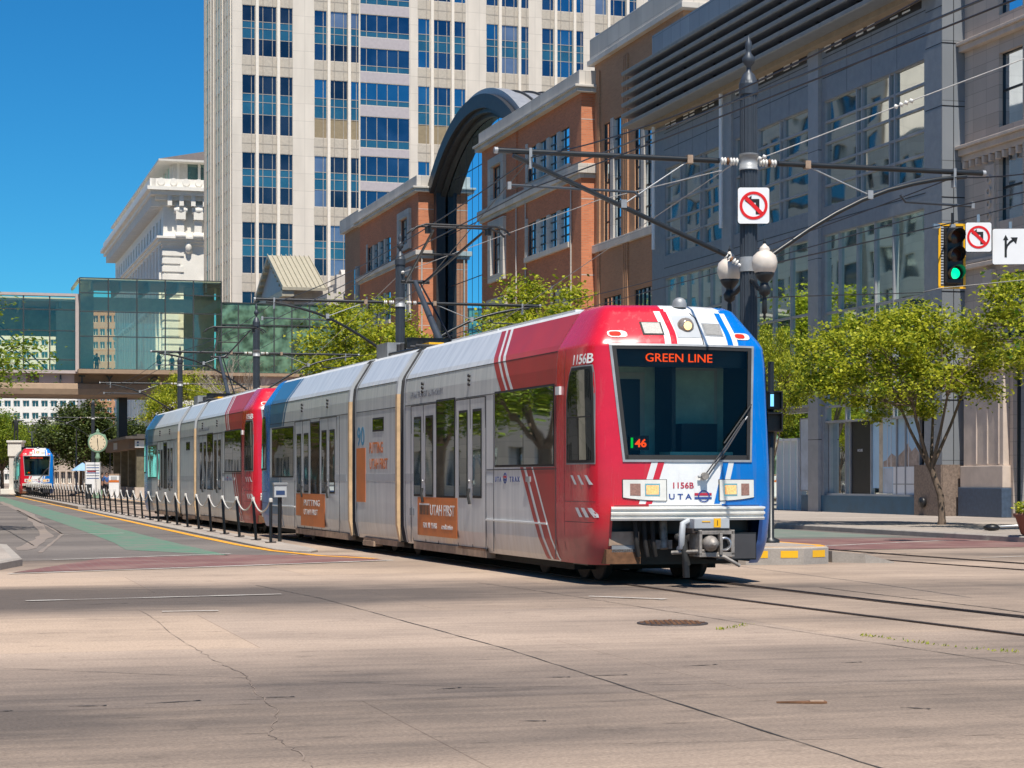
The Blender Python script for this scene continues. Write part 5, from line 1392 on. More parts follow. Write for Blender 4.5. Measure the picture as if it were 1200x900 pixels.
for i, (a0, a1) in enumerate(bays):
    W_ = a1-a0
    if i == 0: w3 = [(1.17, 2.64), (3.03, 5.1), (5.5, 6.98)]
    elif i == 2: w3 = [(21.9, 23.31), (23.83, 25.87), (26.29, 27.71)]
    else: w3 = [(a0, a0+.27*W_), (a0+.345*W_, a0+.725*W_), (a0+.79*W_, a1-.12)]
    allbays.append((a0, a1, w3))
crow = [(15.4, 18.2), (19.4, 22.2), (23.5, 26.3), (27.5, 30.4), (31.5, 34.4), (35.5, 38.4), (39.4, 43.0), (44.3, 46.9), (48.2, 50.9), (52.2, 54.8), (56.0, 58.7), (59.9, 62.6)]
front = MB()
# recess the glazing: stone skin with holes in front of the body
holes = []
for a0, a1, w3 in allbays:
    for g in groups:
        for x0, x1 in w3: holes.append((x0, x1, g[0], g[1]))
for c in crow: holes.append((14.95, 20.85, c[0], c[1]))
wallgrid(front, P, 0, 78, 0, 72, holes, .2, 'tower_stone')
front.build('facade', t)
done = []
for g in (3, 4, 2, 1, 5, 0, 6):
    for a0, a1, w3 in allbays:
        for sp_ in bay(a0, a1, w3):
            if sp_[2] == groups[g]: addwin(sp_, zdiv(groups[g], 0))
        if g == 3: pass
    for c in crow:
        if c not in done and groups[g][0]-2.2 <= c[0] < groups[g][1]+1.5:
            done.append(c); addwin((14.95, 20.85, c, [14.95, 15.7, 16.95, 18.2, 19.5, 20.85], ['tower_teal', random.choice(['tower_glass', 'tower_glass_mid', 'tower_glass'])]), [c[0], c[0]+.25*(c[1]-c[0]), c[1]])
o = rest.build('window', t); o['kind'] = 'stuff'
mb = MB()
for a0, a1, w3 in allbays:
    for (x0, x1), (x2, x3) in zip(w3, w3[1:]):
        c = (x1+x2)/2; mb.box(c-.17, c+.17, -.28, .0, 0, 72, 'tower_fin')
    for g, h in zip(groups, groups[1:]):
        mb.box(w3[0][0]-.05, w3[-1][1]+.02, -.012, .0, g[1]+.05, h[0]-.05, 'tower_spandrel'); mb.box(w3[0][0]-.05, w3[-1][1]+.02, -.03, -.012, (g[1]+h[0])/2-.05, (g[1]+h[0])/2+.05, 'tower_mull')
        for x0, x1 in w3:
            for f_ in ((.72,) if x1-x0 < 1.7 else (.25, .78)): mb.box(x0+f_*(x1-x0)-.04, x0+f_*(x1-x0)+.04, -.05, -.01, g[1], h[0], 'tower_mull')
for c, d in zip(crow, crow[1:]): mb.box(14.95, 20.85, -.012, 0, c[1]+.05, d[0]-.05, 'tower_band')
mb.build('fin', t)
# left flank
PL_ = lambda a, z, d: (d, a, z)
mb = MB()
mb.quad((0, 0, -1), (0, 17, -1), (0, 17, 72), (0, 0, 72), 'tower_stone')
mb.build('side_wall', t)
for (a, b) in ((.9, 2.2), (2.9, 4.6), (5.2, 6.5), (8.2, 9.6), (10.2, 12.2), (12.8, 14.4), (16.4, 17.6), (19, 20.6), (21.2, 23.4), (24, 25.2)):
    mb = MB(); mid_ = a == 16.4; a *= .655; b *= .655
    for g0, g1 in (groups if mid_ else [(2, 71)]):
        zz = np.arange(g0, g1, 2.0).tolist()+[g1]
        for z0, z1 in zip(zz, zz[1:]): mb.quad((-.02, a, z0), (-.02, b, z0), (-.02, b, z1), (-.02, a, z1), 'tower_glass' if int(z0) % 4 else 'tower_teal'); mb.box(-.05, 0, a, b, z0-.04, z0+.04, 'tower_mull')
    mb.box(-.16, 0, a-.14, a, 0, 72, 'tower_fin'); mb.box(-.16, 0, b, b+.09, 0, 72, 'tower_mull'); mb.build('side_window', t)
# ---- white ornate hotel
t, off = bthing('ornate_hotel', 'white ornate stone hotel with a deep cornice and slate roof behind the skybridge', 30, 276)
P = lambda a, z, d: (30+d, a, z); PE = lambda a, z, d: (a, 276+d, z)
mb = MB(off)
hs = [(x, x+1.5, z, z+2.6) for x in (36.6, 41.2, 45.8) for z in (35.6, 28.6, 24.6, 20.2, 16, 12)]
wallgrid(mb, PE, 30, 60, 0, 40, hs, .5, 'hotel_white')
ws = []
for i in range(17):
    a = 279+i*4.3
    for z0, z1 in ((35.0, 37.2), (30.2, 32.8), (26.2, 28.8), (22.2, 24.8), (18.2, 20.8), (14.2, 16.8), (10, 13), (5.5, 8.5)): ws.append((a, a+1.6, z0, z1))
wallgrid(mb, P, 276, 352, 0, 40, ws, .6, 'hotel_white')
mb.box(30.3, 60, 276.6, 352, 40, 40.5, 'hotel_white'); mb.build('wall', t)
for h in hs: window(PE, off, t, *h, .4, 'hotel_glass', 'hotel_white', nz=2, fw=.12)
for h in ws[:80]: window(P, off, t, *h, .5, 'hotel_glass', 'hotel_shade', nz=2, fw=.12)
mb = MB(off)
for h in ws[80:]: mb.quad(P(h[0], h[2], .5), P(h[1], h[2], .5), P(h[1], h[3], .5), P(h[0], h[3], .5), 'hotel_glass')
o = mb.build('window', t); o['kind'] = 'stuff'
mb = MB(off)
for z0, z1, pr in ((38.6, 39.2, .5), (39.2, 39.8, 1.2), (39.8, 40.4, 1.9), (40.4, 40.9, 2.4), (33.6, 34.0, .7), (34.0, 34.3, 1.0), (33.2, 33.6, .35), (25.2, 25.6, .4)):
    mb.box(30-pr, 60, 276-pr, 352+pr, z0, z1, 'hotel_white')
for i in range(46): a = 276+i*1.65; mb.box(28.3, 30, a, a+.6, 38.4, 39.8, 'hotel_white')
for i in range(18): a = 30.4+i*1.6; mb.box(a, a+.6, 274.3, 276, 38.4, 39.8, 'hotel_white')
mb.box(28.2, 60, 274.2, 275.0, 40.9, 42.0, 'hotel_white'); mb.box(28.0, 28.8, 274.2, 353, 40.9, 42.0, 'hotel_white')
for i in range(14): mb.lathe([(.5, -.08), (.5, .08)], 'hotel_white', (29.5+i*1.7, 274.15, 41.6), 12, 'y')
mb.build('cornice', t)
mb = MB(off)
for i in range(17):
    a = 277.4+i*4.3; mb.box(29.55, 30, a-.1, a+1.0, 3, 33.2, 'hotel_white')
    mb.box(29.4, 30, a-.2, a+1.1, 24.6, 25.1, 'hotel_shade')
for z in np.arange(2, 33, 1.1): mb.box(29.85, 30.0, 276-.12, 277.2, z, z+.75, 'hotel_white'); mb.box(29.88, 32.3+(.5 if int(z) % 2 else 0), 275.85, 276.0, z, z+.75, 'hotel_white'); mb.box(46.0, 48.2, 275.87, 276, z, z+.75, 'hotel_white')
mb.build('pilaster', t)
mb = MB(off)
for x in (31.6, 34.0): mb.box(x, x+1.3, 274.7, 276, 36.6, 38.6, 'hotel_white'); mb.box(x+.15, x+1.15, 275.1, 276, 33.9, 36.6, 'hotel_white'); mb.lathe([(.5, -.9), (.65, 0), (.5, .9)], 'hotel_white', (x+.65, 275.2, 37.9), 10, 'x'); mb.lathe([(.45, -.7), (.55, 0), (.45, .7)], 'hotel_white', (x+.65, 275.3, 34.4), 10, 'x')
mb.lathe([(.0, -1.0), (.4, -.8), (.5, 0), (.4, .7), (.0, .9)], 'hotel_white', (33.4, 275.8, 33.0), 14)
for x in (36.6, 41.2): 
    mb.box(x-.6, x+2.1, 275.4, 276, 31.4, 31.8, 'hotel_white'); mb.box(x-.5, x+2, 275.6, 276, 27.9, 28.4, 'hotel_white'); mb.box(x-1.4, x+2.9, 275.3, 276, 28.0-.2, 28.0, 'hotel_shade'); mb.lathe([(.7, -.2), (.7, .2)], 'hotel_white', (x+.75, 275.7, 27.4), 12, 'y'); mb.box(x-.3, x-.0, 275.75, 276, 24, 27.2, 'hotel_white'); mb.box(x+1.5, x+1.8, 275.75, 276, 24, 27.2, 'hotel_white')
mb.build('ornament', t)
mb = MB(off)
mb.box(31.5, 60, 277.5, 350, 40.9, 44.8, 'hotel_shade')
mb.quad((31.45, 279, 42), (31.45, 349, 42), (31.45, 349, 44.6), (31.45, 279, 44.6), 'hotel_glass')
mb.quad((33.5, 277.45, 41.8), (60, 277.45, 41.8), (60, 277.45, 44.6), (33.5, 277.45, 44.6), 'hotel_glass')
for i in range(18): a = 279+i*4; mb.box(31.2, 31.6, a, a+.5, 41, 44.8, 'hotel_white')
for x in (32, 34.9, 37.3, 39.9, 42.5): mb.box(x, x+.35, 277.2, 277.6, 41, 44.8, 'hotel_white')
mb.build('penthouse', t)
mb = MB(off)
a, b, c, d = (29.4, 275.4), (62, 275.4), (62, 353), (29.4, 353)
mb.add([(*a, 44.9), (*b, 44.9), (*c, 44.9), (*d, 44.9), (38, 284, 47.8), (54, 284, 47.8), (54, 345, 47.8), (38, 345, 47.8)], [(0, 1, 5, 4), (1, 2, 6, 5), (2, 3, 7, 6), (3, 0, 4, 7), (4, 5, 6, 7), (0, 3, 2, 1)], 'slate')
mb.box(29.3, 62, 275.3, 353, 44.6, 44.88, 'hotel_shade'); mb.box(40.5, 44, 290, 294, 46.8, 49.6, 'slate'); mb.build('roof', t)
# ---- little classical building with a pediment
t, off = bthing('classical_building', 'small cream classical building with a seamed metal gable roof before the tower', 33, 196)
mb = MB(off); mb.box(34.5, 44, 198, 213, 0, 20.2, 'cream_stone'); mb.box(38, 60, 190, 216, 0, 20.5, 'cream_stone'); mb.build('wall', t)
mb = MB(off); fn = lambda a, b, h: (h, a, b)
mb.prism([(196, 19.9), (205.5, 24.0), (215, 19.9), (215, 20.2), (205.5, 24.35), (196, 20.2)], 33, 37.4, 'copper_roof', fn)
for k in range(10): v = 33.0+k*.48; mb.prism([(196, 20.2), (205.5, 24.35), (205.5, 24.5), (196, 20.35)], v, v+.07, 'copper_roof', fn)
mb.build('roof', t)
mb = MB(off); mb.prism([(197.2, 20.2), (205.5, 23.8), (213.8, 20.2)], 33.5, 34.0, 'panel_grey', fn); mb.box(33.0, 34.2, 196.2, 214.8, 19.3, 19.9, 'copper_roof')
for k in range(14): u = 197+k*1.3; z = 20.0+min(u-196, 215-u)*.43; mb.box(33.05, 33.6, u, u+.5, z-.5, z-.1, 'copper_roof')
mb.build('pediment', t)
mb = MB(off)
for u in (198.5, 203.2, 207.8, 212.5): mb.lathe([(.75, 0), (.75, 1), (.6, 1.2), (.5, 18.5), (.75, 19.3)], 'cream_stone', (33.8, u, 0), 16)
mb.build('column', t)
mb = MB(off); mb.box(37.6, 44, 195.4, 196, 19.6, 20.2, 'cream_stone'); mb.lathe([(.9, -2), (.9, 2)], 'cream_stone', (40.5, 194.5, 21.0), 16, 'x'); mb.box(37.2, 60, 189.6, 190.4, 18.2, 20.9, 'cream_stone'); mb.build('parapet', t)
# ---- lower buildings glimpsed below the bridge
t, off = bthing('curved_canopy_building', 'low pale building with a curved metal roof behind the tram stop canopy', 24, 205)
mb = MB(off)
for i in range(14):
    a0, a1 = math.pi*.5*i/14, math.pi*.5*(i+1)/14
    p, q = (22+9*(1-math.cos(a0)), 6.6*math.sin(a0)), (22+9*(1-math.cos(a1)), 6.6*math.sin(a1))
    mb.quad((p[0], 200, p[1]+1), (q[0], 200, q[1]+1), (q[0], 250, q[1]+1), (p[0], 250, p[1]+1), 'zinc')
mb.box(31, 60, 200, 250, 0, 7.6, 'hotel_white'); mb.build('roof', t)
mb = MB(off)
mb.quad((22.0, 199.9, 0), (60, 199.9, 0), (60, 199.9, 7.6), (31, 199.9, 7.6), 'hotel_white'); mb.box(23, 58, 199.6, 199.85, 1, 2.8, 'brick_glass'); mb.build('wall', t)
def flats(name, label, px0, px1, Y, ztop, m, rows, cols, roof=None, z0=0):
    x0, x1 = (px0-600)/F*Y, (px1-600)/F*Y
    t = thing(name, label, 'building', (x0, Y, 0), 0)
    w = x1-x0; P = lambda a, z, d: (a, d, z); mb = MB(); holes = []
    fh = (ztop-z0)/rows
    for r in range(rows):
        for c in range(cols): holes.append((w*(c+.15)/cols, w*(c+.85)/cols, z0+fh*(r+.28), z0+fh*(r+.8)))
    wallgrid(mb, P, 0, w, 0, ztop, holes, .6, m); mb.box(0, w, .7, 14, 0, ztop, m); mb.build('wall', t)
    for h in holes: window(P, (0, 0, 0), t, *h, .5, 'brick_glass', 'hotel_white', na=2, fw=.15)
    mb = MB(); mb.box(-.4, w+.4, -.5, 14.4, ztop, ztop+.5, m if roof is None else roof)
    if roof: mb.prism([(-1, ztop+.5), (w/2, ztop+w*.16), (w+1, ztop+.5)], -.8, 15, roof, lambda a, b, h: (a, h, b))
    mb.build('roof', t)
flats('apartment_block', 'far white apartment block with balconies above the trees under the skybridge', -40, 90, 620, 57, 'hotel_white', 15, 12)
flats('apartment_block', 'far building with a red tiled roof above the round tree under the skybridge', 90, 134, 560, 19, 'brick_red', 5, 5, roof='red_tile')
flats('apartment_block', 'tall tan block seen through the middle box of the skybridge', 92, 140, 640, 59, 'brick_tan', 14, 6)
flats('office_block', 'low beige block with many windows directly behind the farthest tram', 55, 108, 260, 6.0, 'beige_stone', 2, 7)
flats('office_block', 'pale low shop row at street level beyond the farther platform', 128, 166, 300, 6.0, 'hotel_white', 2, 6)
# ---- the far side of the street, seen only in reflections
def plain(name, label, v0, v1, u0, u1, zt, m, wn, g='brick_glass'):
    t, off = bthing(name, label, v0, u0); P = lambda a, z, d: (v1-d, a, z); mb = MB(off); holes = []
    n_ = max(2, int((u1-u0)/wn)); fh = 4.0
    for i in range(n_):
        for z in np.arange(1, zt-3.5, fh): a = u0+(u1-u0)*(i+.2)/n_; holes.append((a, a+(u1-u0)/n_*.6, z, z+2.3))
    wallgrid(mb, P, u0, u1, 0, zt, holes, .3, m); mb.box(v0, v1-.4, u0, u1, 0, zt, m)
    for h in holes: mb.quad(P(h[0], h[2], .25), P(h[1], h[2], .25), P(h[1], h[3], .25), P(h[0], h[3], .25), g)
    mb.build('wall', t)
plain('bank_building', 'beige stone office block across the street, outside the picture', -50, -20, 88, 176, 34, 'cream_stone', 4)
plain('glass_office', 'grey office block across the street beyond the beige one, outside the picture', -50, -20, 178, 270, 46, 'tower_stone', 5, 'brick_glass')
plain('cream_office', 'cream office block on the near corner across the street, outside the picture', -46, -20, 20, 70, 22, 'cream_stone', 4)
# ------------------------------------------------------------------ trees
def tree_mesh(seed, H, trunk_h, rad, cz, n_clump, per, leaf, mat, tr_r=.13, squash=1., gap=.0, lean=(0, 0), bark='bark', flat=.55, cs=.42, fork=2):
    rnd = np.random.RandomState(seed)
    tb = MB(); top = Vector((lean[0]*.22, lean[1]*.22, trunk_h))
    mid = Vector((lean[0]*.03+rnd.uniform(-.05, .05), lean[1]*.15, trunk_h*.5))
    tb.tube([(0, 0, -.05), (0, 0, .15), mid, top], [tr_r*1.5, tr_r*1.15, tr_r, tr_r*.92], bark, 10)
    ctr = np.array([lean[0], lean[1], cz]); clumps = []
    while len(clumps) < n_clump:
        p = rnd.normal(size=3); p /= np.linalg.norm(p); r = rnd.uniform(.35, 1)**.6
        if p[2] < -.55 and rnd.rand() < .7: continue
        q = ctr+p*r*np.array([rad*(1+.22*math.sin(3*math.atan2(p[1], p[0])+seed)), rad*(1+.18*math.cos(2*math.atan2(p[1], p[0])+seed*2)), rad*squash*(1 if p[2] > 0 else .75)])
        clumps.append((q, r))
    # limbs: a few main forks, then a branch to every clump
    forks = []
    for i in range(6):
        a = i*2*math.pi/6+rnd.uniform(-.3, .3); e = Vector((top.x+math.cos(a)*rad*.42, top.y+math.sin(a)*rad*.42, cz+rnd.uniform(-.15, .35)*rad*squash)); m_ = top.lerp(e, .45)+Vector((0, 0, -.06*rad))
        tb.tube([top-Vector((0, 0, .1)), m_, e], [tr_r*.62, tr_r*.45, tr_r*.28], bark, 7); forks.append((m_, e))
    for q, r in clumps:
        Q = Vector(q); m_, e = min(forks, key=lambda f: (f[1]-Q).length); s = m_.lerp(e, rnd.uniform(.3, 1)); c = s.lerp(Q, .5)+Vector((rnd.uniform(-.1, .1), rnd.uniform(-.1, .1), rnd.uniform(-.05, .15)))*rad*.3
        tb.tube([s, c, Q], [tr_r*.22, tr_r*.13, tr_r*.05], bark, 5, caps=False)
    # leaves
    N_ = n_clump*per
    C = np.array([c[0] for c in clumps]); ids = rnd.randint(0, n_clump, N_)
    sz = rnd.uniform(.7, 1.25, n_clump)[ids]
    off_ = rnd.normal(size=(N_, 3))*np.array([cs, cs, cs*flat])*sz[:, None]*rad*.42
    pos = C[ids]+off_
    th = rnd.uniform(0, 2*np.pi, N_); ph = rnd.normal(0, .55, N_); ps = rnd.uniform(-.8, .8, N_)
    a = np.stack([np.cos(th)*np.cos(ps), np.sin(th)*np.cos(ps), np.sin(ps)], 1)
    up = np.stack([np.sin(ph)*np.cos(th+1.3), np.sin(ph)*np.sin(th+1.3), np.cos(ph)], 1)
    b = np.cross(up, a); b /= np.linalg.norm(b, axis=1)[:, None]+1e-6
    L = leaf*rnd.uniform(.5, 1.45, N_)[:, None]; Wd = L*.62
    nrm = np.cross(a, b)
    v0 = pos-a*L*.5; v1 = pos+b*Wd*.5+nrm*L*.10; v2 = pos+a*L*.5; v3 = pos-b*Wd*.5+nrm*L*.10
    V = np.stack([v0, v1, v2, v3], 1).reshape(-1, 3)
    me = bpy.data.meshes.new('crown'); me.vertices.add(4*N_); me.vertices.foreach_set('co', V.ravel())
    me.loops.add(4*N_); me.polygons.add(N_)
    me.loops.foreach_set('vertex_index', np.arange(4*N_, dtype=np.int32)); me.polygons.foreach_set('loop_start', np.arange(0, 4*N_, 4, dtype=np.int32))
    try: me.polygons.foreach_set('loop_total', np.full(N_, 4, dtype=np.int32))
    except Exception: pass
    me.materials.append(M[mat]); me.update(calc_edges=True); me.validate()
    return tb, me
PROTO = {}
def tree(name, label, kind, loc, rz=0, s=1., group=None, sz=None):
    t = thing(name, label, 'tree', loc, rz, group)
    if kind not in PROTO:
        tb, me = tree_mesh(**KINDS[kind]); o = tb.build('trunk'); PROTO[kind] = (o, me); o.parent = t; tr_ = o
    else:
        tr_ = PROTO[kind][0].copy(); COL.objects.link(tr_); tr_.parent = t
    c = bpy.data.objects.new('crown', PROTO[kind][1]); COL.objects.link(c); c.parent = t
    t.scale = (s, s, sz or s); return t
KINDS = {
 'left': dict(seed=52, H=8, trunk_h=2.4, rad=3.6, cz=5.0, n_clump=130, per=260, leaf=.12, mat='leaf_mid', tr_r=.15, squash=.8, cs=.26),
 'near': dict(seed=3, H=7, trunk_h=1.65, rad=3.0, cz=4.4, n_clump=92, per=270, leaf=.12, mat='leaf_bright', tr_r=.095, squash=.64, lean=(-1.45, 0), bark='bark', cs=.22),
 'near2': dict(seed=11, H=7, trunk_h=2.1, rad=3.2, cz=4.9, n_clump=84, per=260, leaf=.13, mat='leaf_bright', tr_r=.13, squash=.72, bark='bark', cs=.23),
 'mid': dict(seed=21, H=11, trunk_h=3, rad=3.6, cz=7.6, n_clump=95, per=150, leaf=.22, mat='leaf_bright', tr_r=.16, squash=1.1, cs=.34),
 'round': dict(seed=5, H=10, trunk_h=2.2, rad=4.0, cz=5.4, n_clump=150, per=150, leaf=.28, mat='leaf_dark', tr_r=.22, squash=1.0, cs=.32, flat=.8),
 'street': dict(seed=31, H=8, trunk_h=2.4, rad=3.6, cz=5.0, n_clump=130, per=150, leaf=.2, mat='leaf_mid', tr_r=.16, squash=.8, cs=.36),
 'blue': dict(seed=41, H=12, trunk_h=2.5, rad=3.2, cz=7.5, n_clump=90, per=100, leaf=.3, mat='leaf_blue', tr_r=.2, squash=1.5, cs=.34, flat=.9),
}
def vu_of_(px, Y):
    X = (px-600)/F*Y; return X*CS+Y*SN, -X*SN+Y*CS
tree('street_tree', 'broad bright green street tree alone in front of the shop window', 'near', W(27.7, 51.4, .15), 0, 1.0)
tree('street_tree', 'bright green tree cut by the right edge of the picture', 'near2', W(28.9, 45.2, .15), 1.1, 1.0)
tree('street_tree', 'small bright tree just right of the tram nose, before the green glass', 'near2', W(*vu_of_(905, 60), .15), 2.1, .34, sz=.84)
tree('street_tree', 'yellow green tree rising over the tram roof before the brick buildings', 'mid', W(26.8, 88.5, .15), .5, .92)
tree('street_tree', 'large yellow green tree behind the pantograph, before the skybridge', 'mid', W(26.5, 126, .15), 2.4, 1.12)
tree('street_tree', 'yellow green tree behind the second catenary pole, beside the larger one', 'mid', W(27.5, 121, .15), 4.0, .95)
tree('platform_tree', 'small light green tree under the skybridge above the second tram', 'near2', W(15.6, 128, .17), .7, .95, sz=1.15)
tree('platform_tree', 'young light green tree rising behind the canopy of the tram stop', 'near2', W(15.2, 112, .17), 3.0, .55, sz=.85)
tree('round_tree', 'big round dark green tree behind the street clock', 'round', W(14.2, 206), 0, .98)
tree('round_tree', 'dark green tree standing just right of the round tree behind the canopy', 'round', W(19.5, 212), 2, .8)
left = [(-2.6, 58, 'left', 1.25), (-4.2, 74, 'street', 1.1), (-3.8, 90, 'street', 1.05), (-4.5, 106, 'street', 1.1), (-3.0, 124, 'street', 1.15), (-1.0, 150, 'street', 1.25), (1.5, 186, 'mid', .8), (4, 204, 'street', 1.1), (7.2, 232, 'street', 1.1)]
lab = ['green street tree overhanging the left edge of the picture', 'street tree second from the left corner, out of the frame', 'street tree third from the left corner, out of the frame', 'street tree fourth from the left corner, out of the frame', 'street tree fifth from the left corner, out of the frame', 'street tree before the left end of the skybridge', 'light green tree low at the left edge under the skybridge', 'green tree left of the statue under the skybridge', 'mid green tree just behind the statue pedestal']
for (v, u, k, s), l in zip(left, lab): tree('street_tree', l, k, W(v, u, .14 if u < 160 else 0), u*.37, s, sz=.95 if u == 58 else s)
for i, (px, Y, k, s, l) in enumerate([(34, 300, 'round', 1.0, 'dark green tree above the roof of the farthest tram at left'), (62, 330, 'street', 1.35, 'mid green tree between the far apartments and the farthest tram'), (42, 420, 'blue', 1.05, 'blue grey spruce standing above the farthest tram'), (88, 360, 'street', 1.6, 'green tree rising left behind the round dark tree'), (2, 380, 'round', 1.3, 'dark tree mass at the far left behind the street trees'), (120, 400, 'round', 1.3, 'dark green tree behind the clock, farther than the round one'), (150, 420, 'street', 1.5, 'green tree far behind the tram stop canopy')]):
    tree('distant_tree', l, k, ((px-600)/F*Y, Y, 0), i*1.3, s)
for i, (v_, u_) in enumerate([(-8.5, 112), (-8, 126), (-9.5, 141), (-10, 172), (-9, 200)]):
    tree('street_tree', ['first', 'second', 'third', 'fourth', 'fifth'][i]+' tree of the back row across the street, outside the picture', 'street', W(v_, u_, .14), i*1.9, 1.35)
# bare tree
mb = MB(); rnd = random.Random(4)
def grow(p, d, L, r, lv):
    q = p+d*L; mb.tube([p, p.lerp(q, .5)+Vector((rnd.uniform(-.05, .05),)*3)*L, q], [r, r*.8, r*.6], 'bark_pale', 6 if lv < 3 else 4, caps=False)
    if lv < 6:
        for _ in range(3 if lv < 4 else 2):
            nd = (d+Vector((rnd.uniform(-.65, .65), rnd.uniform(-.65, .65), rnd.uniform(-.1, .4)))).normalized(); grow(q, nd, L*rnd.uniform(.62, .82), r*.55, lv+1)
grow(Vector((0, 0, 0)), Vector((0, 0, 1)), 3.0, .16, 0)
t = thing('bare_tree', 'leafless pale tree behind the red end of the second tram', 'tree', W(16.5, 103, .1)); mb.build('branches', t)
t.scale = (.85, .85, .85)
# planter
c = gp(1197, 628, .15)
t = thing('planter', 'terracotta pot with leafy plants on the pavement at the right edge', 'planter', (c.x+.25, c.y, .15))
mb = MB(); mb.lathe([(.2, 0), (.26, .05), (.38, .42), (.43, .46), (.43, .52), (.38, .52), (.36, .45)], 'pot', n=20); mb.build('pot', t)
mb = MB(); rn = random.Random(2)
for _ in range(500):
    a = rn.random()*6.28; r = rn.random()**.5*.42; x, y, z = r*math.cos(a), r*math.sin(a), .5+rn.random()*.42*(1-r); s = rn.uniform(.04, .08); b = rn.random()*6.28
    mb.add([(x, y, z), (x+s*math.cos(b), y+s*math.sin(b), z+s*.5), (x+s*1.4*math.cos(b+.4), y+s*1.4*math.sin(b+.4), z+s*.3), (x+s*.7*math.cos(b+1), y+s*.7*math.sin(b+1), z)], [(0, 1, 2, 3)], 'leaf_bright')
mb.build('plant', t)
c = gp(1162, 622, .15)
mb = MB(); mb.lathe([(.0, 0), (.18, .02), (.22, .1), (.1, .17), (.0, .18)], 'black', (0, 0, 0), 14); mb.tube([(.1, 0, .1), (.9, .1, .13), (1.1, .15, .35)], .035, 'steel', 8)
tag(mb.build('dockless_scooter_base', loc=(c.x, c.y, .15)), 'low black and silver street fitting lying on the pavement beside the planter', 'street fitting')

# ------------------------------------------------------------------ fence posts with a swagged chain
pts = [(7.1, 43.7), (7.1, 45.8)]
u = 45.8
while u < 160: u += 2.6; pts.append((7.1-.25*max(0, (u-60))/100, u))
first = None; ends = []
rp = random.Random(9)
for i, (v, u) in enumerate(pts):
    lx, ly = rp.uniform(-.02, .0)-.06, rp.uniform(-.01, .03)
    if i in (0,): lx = -.0
    z0 = .05 if u < 97 else .16
    loc = W(v, u, z0)
    if first is None:
        t = thing('fence_post', 'nearest black fence post of the chained row, at the coupled tram ends', 'fence post', loc, THETA, 'posts of the chained fence between road and track')
        mb = MB(); mb.lathe([(.035, 0), (.035, .93), (.028, .95)], 'pole_black', n=10); mb.build('post', t)
        mb = MB(); mb.box(-.11, .11, -.09, .09, 0, .02, 'iron'); mb.tube([(.03, 0, .02), (.12, 0, .02)], .02, 'iron', 6); mb.build('base_plate', t)
        mb = MB(); mb.lathe([(.042, .90), (.042, .97), (.03, .99)], 'rope', n=10); mb.build('cap', t)
        first = t
    else:
        t = copy_tree(first); t.location = loc; t['label'] = 'slim black leaning post with a pale cap in the chained fence along the track'
    t.rotation_euler = (ly, lx, THETA)
    m_ = Euler((ly, lx, THETA)).to_matrix() @ Vector((0, 0, .95)); ends.append(loc+m_)
mb = MB()
for a, b in zip(ends, ends[1:]):
    n_ = 10; q = []
    for j in range(n_+1):
        s = j/n_; p = a.lerp(b, s); p.z -= .30*4*s*(1-s)-.02; q.append(p)
    mb.tube(q, .019, 'rope', 6)
tag(mb.build('fence_chain'), 'pale plastic chain hanging in loops from post to post beside the trams', 'chain')
mb = MB(); mb.box(-.1, .1, -.1, .1, 0, .06, 'leaf_bright')
# parking pay post on the last position
c = W(7.45, 44.6, .05)
t = thing('signal_box', 'small grey control box on a black post beside the red end of the second tram', 'signal box', c, THETA)
mb = MB(); mb.lathe([(.045, 0), (.045, 1.0)], 'pole_black', n=10); mb.build('post', t)
mb = MB(); mb.box(-.14, .14, -.1, .1, 1.0, 1.28, 'panel_grey'); mb.box(-.16, .16, -.12, .12, 1.28, 1.33, 'grey_metal'); mb.box(-.1, .1, -.104, -.1, 1.05, 1.15, 'seat_blue'); mb.build('box', t, bevel=.01)
mb = MB(); mb.lathe([(0, 0), (.14, .0), (.15, .08), (.08, .15), (0, .16)], 'signal_green', n=12)
